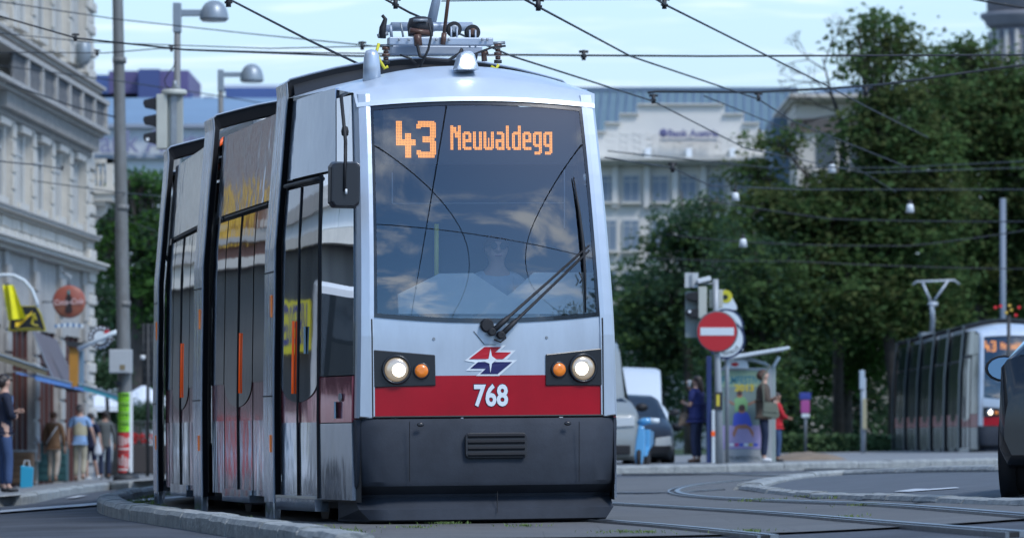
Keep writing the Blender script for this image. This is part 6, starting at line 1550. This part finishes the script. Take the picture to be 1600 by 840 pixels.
# ------------------------------------------------------------------ vehicles
tyre = mat('tyre', (.02, .02, .022), .8); rimm = mat('rim', (.30, .33, .36), .3, .8); carglass = mat('car_glass', (.02, .028, .035), .05, spec=.8, coat=.5)
def vehicle(name, label, cat, loc_, rz, prof, width, glass_from, paint, wheels, wr=.32, sweep=.10, lights='front', tum=.16, mirror_m=None, mirror_glass=True, group=None, mup=.10, mk=1.0, mout=0.0):
    """prof: list of (y, z_low, z_shoulder, z_top) stations front (y=0) to back; tumblehome tum"""
    t = thing(name, label, cat, loc_, rz, group); hw = width / 2; n = len(prof)
    b = MB(); rows = []
    for i, (y, zl, zs, zt, k_) in enumerate(prof):
        w_ = hw * k_
        cab = zt > zs + .12
        top_w = w_ - (tum if cab else .06)
        rows.append([(-w_ * .93, y, zl), (-w_, y, zl + .12), (-w_ * 1.0, y, (zl + zs) / 2), (-w_ * .985, y, zs - .03), (-w_ * .955, y, zs), (-top_w, y, zt - .05 if cab else zt - .03), (-top_w * .86, y, zt), (0, y, zt + .03),
                     (top_w * .86, y, zt), (top_w, y, zt - .05 if cab else zt - .03), (w_ * .955, y, zs), (w_ * .985, y, zs - .03), (w_, y, (zl + zs) / 2), (w_, y, zl + .12), (w_ * .93, y, zl)])
    m_ = 15; vs = [q for r in rows for q in r]
    fs = []
    for i in range(n - 1):
        for j in range(m_ - 1): fs.append((i * m_ + j, i * m_ + j + 1, (i + 1) * m_ + j + 1, (i + 1) * m_ + j))
        fs.append((i * m_, (i + 1) * m_, (i + 1) * m_ + m_ - 1, i * m_ + m_ - 1))
    fs.append(tuple(range(m_))); fs.append(tuple((n - 1) * m_ + k_ for k_ in reversed(range(m_))))
    b.add(vs, fs, 0, True); body = b.build('body', paint, t)
    es = body.modifiers.new('e', 'EDGE_SPLIT'); es.split_angle = math.radians(42)
    # windows as inset panes standing just proud of the cab sides
    for i in range(n - 1):
        a, c = rows[i], rows[i + 1]; ca = prof[i][3] > prof[i][2] + .12; cc = prof[i + 1][3] > prof[i + 1][2] + .12
        A = [Vector(q) for q in a]; B = [Vector(q) for q in c]
        if ca and cc:
            for j, s in ((4, -1), (9, 1)):
                p = [A[j], A[j + 1], B[j + 1], B[j]]; ce = sum(p, Vector()) / 4; q = [ce + (v - ce) * .88 + Vector((s * .012, 0, 0)) for v in p]
                if (B[j] - A[j]).length > .25: MB().add(q, [(0, 1, 2, 3)]).build('side_window', carglass, t, fix=False)
        elif ca != cc:
            p = [A[5 if ca else 5], A[9], B[9], B[5]] if not ca else [A[5], A[9], B[9], B[5]]
            up = Vector((0, -.02 if cc else .02, .02)); ce = sum(p, Vector()) / 4; q = [ce + (v - ce) * .9 + up for v in p]
            MB().add(q, [(0, 1, 2, 3)]).build('windscreen' if cc else 'rear_window', carglass, t, fix=False)
    for y in wheels:
        for s in (-1, 1):
            c = Vector((s * (hw - .10), y, wr)); M = disc_m((s, 0, 0)); w_ = MB(); w_.lathe([(wr * .6, -.1), (wr * .97, -.1), (wr, -.06), (wr, .06), (wr * .96, .105), (wr * .66, .11)], c, 28, M=M); wo_ = w_.build('wheel', tyre, t)
            b = MB(); b.lathe([(wr * .66, .06), (wr * .66, .112), (wr * .60, .112), (wr * .56, .07), (wr * .1, .085), (.02, .09)], c, 28, M=M); b.build('rim', rimm if True else 0, wo_)
            b = MB()
            for k_ in range(7):
                a = 2 * PI * k_ / 7; d = Vector((0, math.cos(a), math.sin(a))); b.tube([c + Vector((s * .095, 0, 0)) + d * wr * .12, c + Vector((s * .105, 0, 0)) + d * wr * .6], wr * .075, 6)
            b.build('spokes', rimm, wo_)
            b = MB(); b.lathe([(wr * 1.16, -.02), (wr * 1.18, .108), (wr * 1.02, .108), (wr * 1.02, -.02)], c, 28, M=M); b.build('wheel_arch', black, t)
    y0 = prof[0][0] - .01; zs = prof[1][2]
    for s in (-1, 1):
        b = MB(); b.prism([(s * hw * .88, zs - .24), (s * hw * .50, zs - .26), (s * hw * .52, zs - .10), (s * hw * .86, zs - .06)], y0 - .02, y0 + .08, lambda x, y, d: Vector((x, d, y))); b.build('headlight', mat('car_headlight', (.55, .60, .62), .15, coat=.5), t, bevel=.01)
        yb = prof[-1][0]; zb = prof[-2][2]; b = MB(); b.bx(s * hw * .70, s * hw * .45, yb - .04, yb + .015, zb - .3, zb - .05); b.build('tail_light', mat('tail_red', (.35, .01, .01), .3), t, bevel=.01)
        ym = glass_from; b = MB(); mz = zs + mup
        b.tube([(s * (hw - .08), ym, mz - .03), (s * (hw + .10 + mout), ym - .01, mz)], .03, 8); b.lathe([(.02 * mk, -.07 * mk), (.07 * mk, -.055 * mk), (.096 * mk, -.01), (.098 * mk, .03), (.092 * mk, .045)], (s * (hw + .16 + mout), ym, mz + .02), 16, M=disc_m((0, 1, 0)) @ Matrix.Diagonal((1.25, .85, 1))); mo_ = b.build('wing_mirror', mirror_m or black, t)
        b = MB(); b.lathe([(.084 * mk, 0), (.080 * mk, .005)], (s * (hw + .16 + mout), ym + .046, mz + .02), 16, M=disc_m((0, 1, 0)) @ Matrix.Diagonal((1.25, .85, 1))); b.build('mirror_glass', mat('mirror_glass', (.14, .25, .40), .02, 1.0), mo_)
    b = MB(); b.bx(-hw * .42, hw * .42, y0 - .015, y0 + .03, zs - .26, zs - .12); b.build('radiator_grille', black, t); b = MB(); b.bx(-hw * .8, hw * .8, y0 - .03, y0 + .05, prof[0][1] + .02, prof[0][1] + .2); b.build('bumper', black, t, bevel=.02)
    b = MB(); b.bx(-.26, .26, y0 - .04, y0 - .03, prof[0][1] + .06, prof[0][1] + .17); b.build('number_plate', white_plastic, t)
    return t
blackpaint = mat('car_paint_black', (.006, .007, .009), .25, .0, coat=.45)
carp = [(0, .28, .62, .64, .86), (.12, .22, .72, .74, .95), (.5, .2, .84, .88, .985), (1.05, .2, .93, .99, 1.0), (1.25, .2, .95, 1.04, 1.0), (1.95, .2, .96, 1.42, 1.0), (2.5, .2, .97, 1.47, 1.0), (3.3, .2, .99, 1.44, 1.0), (3.8, .2, 1.0, 1.32, .98), (4.15, .24, .98, 1.04, .95), (4.22, .3, .7, .74, .90)]
# black car at the right edge, driving away: only its left flank shows
cyaw = math.radians(180 - 12.5)
cw, ch_ = G(1590, 788), 0
# rear left wheel (local x=+hw after turning) placed at that point
hwc = .88; wl_loc = Vector((hwc - .10 + .10, 3.42, 0)); Rc = Matrix.Rotation(cyaw, 3, 'Z')
org = Vector((3.74, 36.9, 0)) - Rc @ wl_loc; org.z = gz(3.9, 36.9) + .02
car1 = vehicle('car', 'black car at the right edge with its left mirror and rear wheel in view', 'car', org, cyaw, carp, 1.76, 1.55, blackpaint, (.85, 3.42), .33, mup=.24, mk=1.3, tum=.34, mout=.06)
# mid distance vehicles between tram and stop
org = G(1027, 730); Yv = 94.0
car2 = vehicle('car', 'dark hatchback facing the camera with white roof edge between the vans and the stop', 'car', gp(988, Yv, .0) , math.radians(4), carp, 1.72, 1.4, mat('car_paint_grey', (.010, .011, .013), .4, .0, coat=.2), (.8, 3.4), .31)
vanp = [(0, .3, .95, 1.0, .92), (.12, .22, 1.1, 1.14, .98), (.75, .2, 1.25, 1.32, 1.0), (.85, .2, 1.27, 1.45, 1.0), (1.5, .2, 1.3, 2.25, 1.0), (1.9, .2, 1.3, 2.5, 1.0), (5.3, .2, 1.3, 2.5, 1.0), (5.4, .3, 1.3, 2.4, .98)]
whitep = mat('van_paint_white', (.62, .66, .68), .3, coat=.5, var=.04)
van1 = vehicle('van', 'tall grey van half hidden right behind the tram front', 'van', gp(921, 92, .0), math.radians(6), vanp, 1.95, 1.0, mat('van_paint_grey', (.24, .27, .27), .3, coat=.5, var=.05), (.9, 4.3), .34, tum=.2, mirror_m=black)
van2 = vehicle('van', 'white high roofed van behind the dark hatchback', 'van', gp(980, 112, .0), math.radians(0), [(y, a, c_, d_ * (.90 if d_ > 2 else 1), k_) for y, a, c_, d_, k_ in vanp], 1.95, 1.0, mat('van_paint_bright', (.56, .62, .66), .3, coat=.5), (.9, 4.3), .34, tum=.16)
van3 = vehicle('van', 'white van parked left of the frame and mirrored in the tram flank', 'van', Vector((-7.6, 38.2, gz(-7.6, 38.2))), math.radians(-8), vanp, 1.95, 1.0, whitep, (.9, 4.3), .34, tum=.2)
for i, (y_, p_, lb) in enumerate(((52.5, mat('car_paint_white', (.65, .68, .70), .25, coat=.6), 'white car added out of view to lighten the tram reflections'), (58.5, mat('car_paint_silver', (.42, .46, .50), .22, .6, coat=.6), 'silver car added out of view to lighten the tram reflections'), (64.8, mat('car_paint_red', (.30, .02, .02), .25, coat=.6), 'red car added out of view for the tram reflections'), (71.5, mat('car_paint_white'), 'second white car added out of view to lighten the tram reflections'))):  # row of unseen cars, added to lighten what the tram flank mirrors
    vehicle('car', lb, 'car', Vector((-11.0 - i * .12, y_, gz(-11, y_))), math.radians(2), carp, 1.74, 1.4, p_, (.8, 3.4), .31, group='unseen cars added for the tram reflections')
# light blue scooter
q = gp(1003, 90, .0); t = thing('scooter', 'light blue scooter with white handlebar cover in front of the dark hatchback', 'scooter', q, math.radians(-8))
m_sky = mat('scooter_blue', (.09, .33, .60), .35, coat=.5)
b = MB(); b.lathe([(.16, -.045), (.22, -.04), (.235, 0), (.22, .04), (.16, .045)], (-.05, .1, .235), 20, M=Matrix.Rotation(PI / 2, 3, 'Y')); b.build('wheel', tyre, t); b = MB(); b.lathe([(.16, -.045), (.22, -.04), (.235, 0), (.22, .04), (.16, .045)], (-.05, 1.3, .235), 20, M=Matrix.Rotation(PI / 2, 3, 'Y')); b.build('wheel', tyre, t)
b = MB(); b.prism([(-.10, .12), (-.01, .12), (.05, .34), (.06, .66), (.03, .84), (-.07, .86), (-.11, .6), (-.14, .3)], .05, .24, lambda x, y, d: Vector((x, d - .15 + .12 * y, y))); b.build('leg_shield', m_sky, t, bevel=.03)
b = MB(); b.tube([(-.1, .22, .90), (.02, .2, .93), (.14, .2, .94)], [.05, .07, .06], 10); b.build('headset', m_sky, t); b = MB(); b.tube([(.13, .2, .94), (.30, .22, .94)], [.06, .045], 10); b.build('handlebar_cover', m_sw, t)
b = MB(); b.prism([(.35, .34), (1.35, .5), (1.4, .74), (.75, .78), (.7, .45), (.3, .28)], -.17, .07, lambda x, y, d: Vector((d, x, y))); b.build('seat_body', m_sky, t, bevel=.04)

# ------------------------------------------------------------------ people
def skinned(name, verts, edges, rad, m, par, lv=2, root_i=0):
    me = bpy.data.meshes.new(name); me.from_pydata(verts, edges, []); me.materials.append(m)
    o = bpy.data.objects.new(name, me); COL.objects.link(o); o.parent = par
    md = o.modifiers.new('skin', 'SKIN'); md.use_smooth_shade = True
    for i, r in enumerate(rad):
        r = r if isinstance(r, tuple) else (r, r); me.skin_vertices[0].data[i].radius = r
        me.skin_vertices[0].data[i].use_root = (i == root_i)
    sb = o.modifiers.new('sub', 'SUBSURF'); sb.levels = lv; sb.render_levels = lv
    return o
def person(label, px, py, Y, H, rz, skin, hairc, top, bottom, shoes, arms=None, legs=None, hair='short', sleeve=1.0, group=None, z=None, up=.12, seat=False, coat=0.0, sunglasses=False, bulk=1.0, legcut=None):
    o = gp(px, Y, up) if z is None else Vector((bxx(px, Y), Y, z))
    s = H / 1.75; t = thing('person', label, 'person', o, rz, group, scale=s)
    arms = arms or [((-.24, .02, 1.14), (-.25, .08, .90)), ((.24, .02, 1.14), (.25, .08, .90))]
    legs = legs or [((-.10, .03, .49), (-.10, .0, .08)), ((.10, .03, .49), (.10, .0, .08))]
    V = [(0, 0, .95), (0, .0, 1.14), (0, -.005, 1.33), (0, .0, 1.45), (0, .01, 1.53), (0, .02, 1.60), (0, .015, 1.67), (0, .005, 1.725)]
    Rr = [(.145, .11), (.125, .095), (.15, .10), (.085, .075), (.052, .055), (.066, .07), (.076, .088), (.052, .06)]
    E = [(i, i + 1) for i in range(7)]
    def av(p, r, par_):
        V.append(tuple(p)); Rr.append(r); E.append((par_, len(V) - 1)); return len(V) - 1
    av((0, .108, 1.645), .012, 6)
    for sx in (-1, 1): av((sx * .083, 0, 1.65), .014, 6)
    wr = []
    for sx, (el, wv) in zip((-1, 1), arms):
        sh = av((sx * .17, 0, 1.41), .055, 3); e = av(el, .040, sh); w_ = av(wv, .028, e)
        d = (Vector(wv) - Vector(el)).normalized(); hd = Vector(wv) + d * .07; h = av(hd, (.034, .022), w_); wr.append(hd)
        side = d.cross(Vector((0, 1, 0))); side = (side if side.length > .1 else d.orthogonal()).normalized()
        for k_, (off, ln) in enumerate(((-.026, .075), (-.009, .088), (.009, .084), (.026, .066))):
            a = Vector(hd) + side * off + d * .03; f1 = av(a, .010, h); f2 = av(a + d * ln * .55 + Vector((0, .008, 0)), .009, f1); av(a + d * ln * .9 + Vector((0, .024, -.004)), .008, f2)
        th = av(Vector(wv) + d * .035 + side * .034 + Vector((0, .01, 0)), .011, w_); av(Vector(wv) + d * .075 + side * .052 + Vector((0, .02, 0)), .009, th)
    for sx, (kn, an) in zip((-1, 1), legs):
        hp = av((sx * .09, 0, .90), .088, 0); k_ = av(kn, .058, hp); a = av(an, .038, k_); av((an[0], an[1] + .12, an[2] - .05), .030, a)
    skinned('body', V, E, Rr, skin, t)
    # clothing
    k_ = bulk
    TV = [(0, 0, .90 - coat), (0, 0, 1.0), (0, 0, 1.16), (0, -.005, 1.33), (0, .0, 1.44)]; TR = [(.165 * k_, .125 * k_), (.155 * k_, .122 * k_), (.142 * k_, .112 * k_), (.172 * k_, .120 * k_), (.10, .09)]; TE = [(0, 1), (1, 2), (2, 3), (3, 4)]
    for sx, (el, wv) in zip((-1, 1), arms):
        i = len(TV); TV += [(sx * .175 * (1 + (k_ - 1) * .5), 0, 1.41)]; TR += [.070 * k_]; TE += [(4, i)]
        if sleeve > .5: TV += [el, tuple(Vector(el).lerp(Vector(wv), .95))]; TR += [.056 * k_, .042]; TE += [(i, i + 1), (i + 1, i + 2)]
        else: TV += [tuple(Vector((sx * .175, 0, 1.41)).lerp(Vector(el), .75))]; TR += [.058]; TE += [(i, i + 1)]
    skinned('top', TV, TE, TR, top, t, root_i=1)
    LV = [(0, 0, 1.0), (0, 0, .93)]; LR = [(.145, .115), (.155, .12)]; LE = [(0, 1)]
    for sx, (kn, an) in zip((-1, 1), legs):
        i = len(LV); LV += [(sx * .09, 0, .87), kn]; LR += [.100, .073]; LE += [(1, i), (i, i + 1)]
        if not legcut: LV += [(an[0], an[1], an[2] + .03)]; LR += [.060]; LE += [(i + 1, i + 2)]
    skinned('trousers', LV, LE, LR, bottom, t, root_i=1)
    for (kn, an) in legs:
        skinned('shoe', [(an[0], an[1] - .04, an[2] - .03), (an[0], an[1] + .05, an[2] - .03), (an[0], an[1] + .16, an[2] - .045)], [(0, 1), (1, 2)], [(.05, .048), (.048, .045), (.040, .032)], shoes, t)
    b = MB(); c = Vector((0, -.012, 1.668)); top_z = .085
    def hs(a, cc):
        th = 2 * PI * a; ph = cc * (PI * (.72 if hair == 'short' else .72)); back = max(0, -math.sin(th))
        r = 1 + .05 * math.sin(th * 5 + cc * 7)
        ph2 = ph * (.46 + .54 * (0.5 - 0.5 * math.sin(th)) ** .7 + .0)
        rr = math.sin(ph2) * r; return c + Vector((.094 * rr * math.cos(th), .108 * rr * math.sin(th), .098 * math.cos(ph2)))
    b.grid(hs, 24, 10); b.build('hair', hairc, t, fix=False)
    if hair == 'long':
        skinned('hair_length', [(0, -.05, 1.72), (0, -.085, 1.62), (0, -.10, 1.50), (.0, -.10, 1.38)], [(0, 1), (1, 2), (2, 3)], [(.08, .06), (.085, .05), (.09, .04), (.06, .025)], hairc, t)
    if hair == 'bob':
        skinned('hair_length', [(0, -.04, 1.72), (0, -.055, 1.64), (0, -.06, 1.55)], [(0, 1), (1, 2)], [(.10, .09), (.12, .10), (.095, .07)], hairc, t)
    b = MB()
    for sx in (-1, 1): b.lathe([(.0, -.004), (.011, 0), (0, .006)], (sx * .032, .096, 1.672), 8, M=disc_m((0, 1, 0)))
    b.build('eyes', m_ink, t)
    b = MB(); b.tube([(-.024, .095, 1.605), (0, .102, 1.603), (.024, .095, 1.605)], .005, 5); b.build('mouth', mat('lips', (.30, .09, .08), .6), t)
    if sunglasses:
        b = MB()
        for sx in (-1, 1): b.lathe([(.026, 0), (.022, .008)], (sx * .034, .104, 1.675), 12, M=disc_m((0, 1, 0))); b.tube([(sx * .06, .10, 1.68), (sx * .085, .0, 1.675)], .004, 4)
        b.build('sunglasses', black, t)
    return t
sk = mat('skin', (.52, .32, .24), .55, var=.05); sk2 = mat('skin_tanned', (.28, .15, .10), .55)
hb1 = mat('hair_dark', (.018, .012, .010), .5); hb2 = mat('hair_brown', (.07, .035, .02), .5); hb3 = mat('hair_grey', (.20, .17, .15), .6); hb4 = mat('hair_auburn', (.16, .075, .04), .55)
def cloth(n, c=(.2,.2,.2), **k): return mat('cloth_' + n, c, .85, var=.12, vscale=5, bump=.4, bscale=9, **k)
jeans = cloth('jeans', (.035, .07, .16)); djeans = cloth('dark_jeans', (.015, .025, .06)); navy = cloth('navy', (.012, .018, .05)); shoeb = mat('shoe_black', (.02, .02, .022), .5); shoew = mat('shoe_white', (.65, .68, .7), .5); shoet = mat('shoe_tan', (.18, .10, .06), .6)
# faces +x to the viewer's right: rz = -90 degrees turns local +y to +x
R90 = math.radians(90)
cross = [((-.235, .05, 1.13), (.05, .165, 1.19)), ((.235, .05, 1.13), (-.06, .185, 1.14))]
pw = person('woman in sunglasses, navy jacket and blue jeans with folded arms at the left edge', 6, 775, 71, 1.72, -R90 * .75, sk, hb1, cloth('navy_jacket', (.012, .018, .04)), jeans, shoeb, arms=cross, hair='bob', sunglasses=True, legs=[((-.10, .03, .49), (-.12, .02, .08)), ((.09, .05, .49), (.13, .03, .08))], up=.12)
b = MB(); b.prism([(-.05, 1.44), (.05, 1.44), (.035, 1.2), (-.035, 1.2)], .115, .13, lambda x, y, d: Vector((x, d, y))); b.build('shirt', mat('shirt_blue', (.15, .25, .45), .7), pw)
def walk(a): return [((-.10, .10 * a, .49), (-.10, .02 * a, .09)), ((.10, -.02 * a, .49), (.10, -.24 * a, .13))]
person('girl in dark cardigan and white printed shirt walking towards the camera', 49, 752, 118, 1.45, math.radians(170), sk2, hb1, cloth('print_shirt', (.45, .47, .5)), cloth('green_trousers', (.07, .09, .08)), shoeb, hair='long', sleeve=0)
p2 = person('woman seen from behind in brown jacket and cream trousers with a white shoulder strap', 84, 752, 116, 1.70, math.radians(-8), sk, hb4, cloth('brown_jacket', (.17, .095, .05)), cloth('cream_trousers', (.42, .36, .30)), shoet, legs=walk(1), bulk=1.12)
b = MB(); b.tube([(.12, -.13, 1.40), (.0, -.155, 1.22), (-.16, -.13, .98)], .016, 6); b.build('bag_strap', white_plastic, p2)
p3 = person('grey haired man seen from behind in beige vest and pale blue short sleeved shirt', 125, 753, 113, 1.78, math.radians(-4), sk, hb3, cloth('blue_shirt', (.22, .36, .58)), cloth('khaki_trousers', (.32, .30, .23)), shoet, legs=walk(.9), sleeve=0, arms=[((-.27, .0, 1.16), (-.27, .03, .93)), ((.28, -.02, 1.16), (.33, .05, .93))], bulk=1.1)
skinned('vest', [(0, 0, .93), (0, 0, 1.16), (0, 0, 1.36), (0, 0, 1.44)], [(0, 1), (1, 2), (2, 3)], [(.19, .145), (.175, .135), (.185, .14), (.10, .10)], cloth('beige_vest', (.42, .39, .27)), p3)
bag = thing('plastic_bag', 'white plastic carrier bag held by the man in the beige vest', 'bag', gp(153, 113, .12) + Vector((0, 0, .52)))
skinned('bag_body', [(0, 0, .38), (0, 0, .22), (0, 0, .05)], [(0, 1), (1, 2)], [(.03, .03), (.09, .06), (.11, .08)], mat('plastic_white', (.60, .64, .68), .5), bag); b = MB(); b.tube([(-.02, 0, .36), (-.02, 0, .47), (.02, 0, .47), (.02, 0, .36)], .012, 5); b.build('handle', mat('plastic_white'), bag)
person('person in navy shorts and white shoes beside the man in the vest', 142, 752, 117, 1.62, math.radians(-20), sk, hb1, navy, navy, shoew, legs=walk(-.8), sleeve=0, legcut=True)
person('man in long grey coat and dark trousers behind the pole', 164, 752, 118, 1.66, math.radians(15), sk2, hb1, cloth('grey_coat', (.09, .10, .10)), djeans, shoeb, coat=.12)
person('seated figure in dark clothes behind the turquoise bag', 28, 748, 126, 1.5, math.radians(40), sk, hb1, cloth('wine', (.08, .02, .03)), djeans, shoeb)
# stop on the right
p4 = person('woman with long dark hair in navy top drinking from a white cup at the stop', 1089, 722, 93, 1.66, math.radians(62), sk, hb1, cloth('navy_top', (.03, .04, .16)), cloth('navy_jeans', (.03, .04, .09)), shoet, hair='long', sleeve=0, up=.13,
            arms=[((-.23, .05, 1.15), (-.06, .24, 1.20)), ((.22, .12, 1.18), (.05, .17, 1.50))], bulk=1.3)
cup = thing('cup', 'white paper cup at the mouth of the woman in navy', 'cup', gp(1077, 92.9, .13) + Vector((0, -.05, 1.46)))
b = MB(); b.lathe([(.03, 0), (.042, .11), (.044, .115), (.02, .12)], (0, 0, 0), 14); b.build('cup_body', white_plastic, cup)
hbag = thing('handbag', 'cream and brown handbag carried by the woman in navy', 'bag', gp(1069, 93, .13) + Vector((0, .05, .72)))
b = MB(); b.prism([(-.11, 0), (.13, 0), (.11, .20), (.03, .27), (-.08, .20)], -.05, .05, lambda x, y, d: Vector((x, d, y))); b.build('bag_body', mat('bag_cream', (.30, .22, .15), .6, col2=(.10, .05, .03), vscale=9), hbag, bevel=.02); b = MB(); b.tube([(-.05, 0, .2), (.03, 0, .5), (.08, 0, .22)], .012, 6); b.build('strap', mat('strap_brown', (.08, .04, .03), .6), hbag)
p5 = person('tall man in brown jacket with folded arms and dark jeans facing right at the stop', 1193, 720, 92, 1.74, -R90, sk, hb2, cloth('brown_coat', (.085, .065, .05)), djeans, shoew, arms=cross, hair='bob', up=.13, coat=.05, bulk=1.3)
sb_ = thing('shoulder_bag', 'grey green shoulder bag on the hip of the man in brown', 'bag', gp(1203, 91.7, .13) + Vector((0, -.16, .83)))
b = MB(); b.prism([(-.16, .04), (.12, -.02), (.17, .04), (.13, .27), (-.13, .30)], -.05, .04, lambda x, y, d: Vector((x, d, y))); b.build('bag_body', cloth('bag_green', (.15, .17, .13)), sb_, bevel=.02); b = MB(); b.prism([(-.14, .12), (.14, .10), (.125, .275), (-.13, .305)], -.065, -.051, lambda x, y, d: Vector((x, d, y))); b.build('flap', cloth('bag_green'), sb_, bevel=.01); b = MB(); b.tube([(-.12, 0, .28), (-.14, .05, .75), (.0, .1, 1.0)], .016, 5); b.build('strap', cloth('bag_green'), sb_)
person('child in red jacket and blue jeans standing beside the man in brown', 1214, 719, 92.8, 1.32, -R90 * .9, sk2, hb1, cloth('red_jacket', (.45, .015, .025)), jeans, shoeb, arms=[((-.2, .08, 1.12), (-.05, .22, 1.1)), ((.2, .12, 1.15), (.08, .26, 1.12))], up=.13, bulk=1.2)
# driver at the controls, sitting in the cab
dp = on1(775, 388, 1.05); dl = tram.matrix_world @ dp if False else (Matrix.Translation(F1) @ tram.rotation_euler.to_matrix().to_4x4()) @ dp
drv = person('tram driver in pale shirt and sunglasses seated behind the windscreen', 775, 0, 35, 1.75, math.pi + yaw1, mat('skin_driver', (.45, .27, .20), .5), hb2, cloth('driver_shirt', (.45, .50, .56)), navy, shoeb,
             arms=[((-.26, .12, 1.15), (-.18, .38, 1.05)), ((.26, .12, 1.15), (.18, .38, 1.05))], legs=[((-.13, .42, .88), (-.13, .46, .45)), ((.13, .42, .88), (.13, .46, .45))], sunglasses=True, z=0)
drv.location = dl - Vector((0, 0, 1.66))
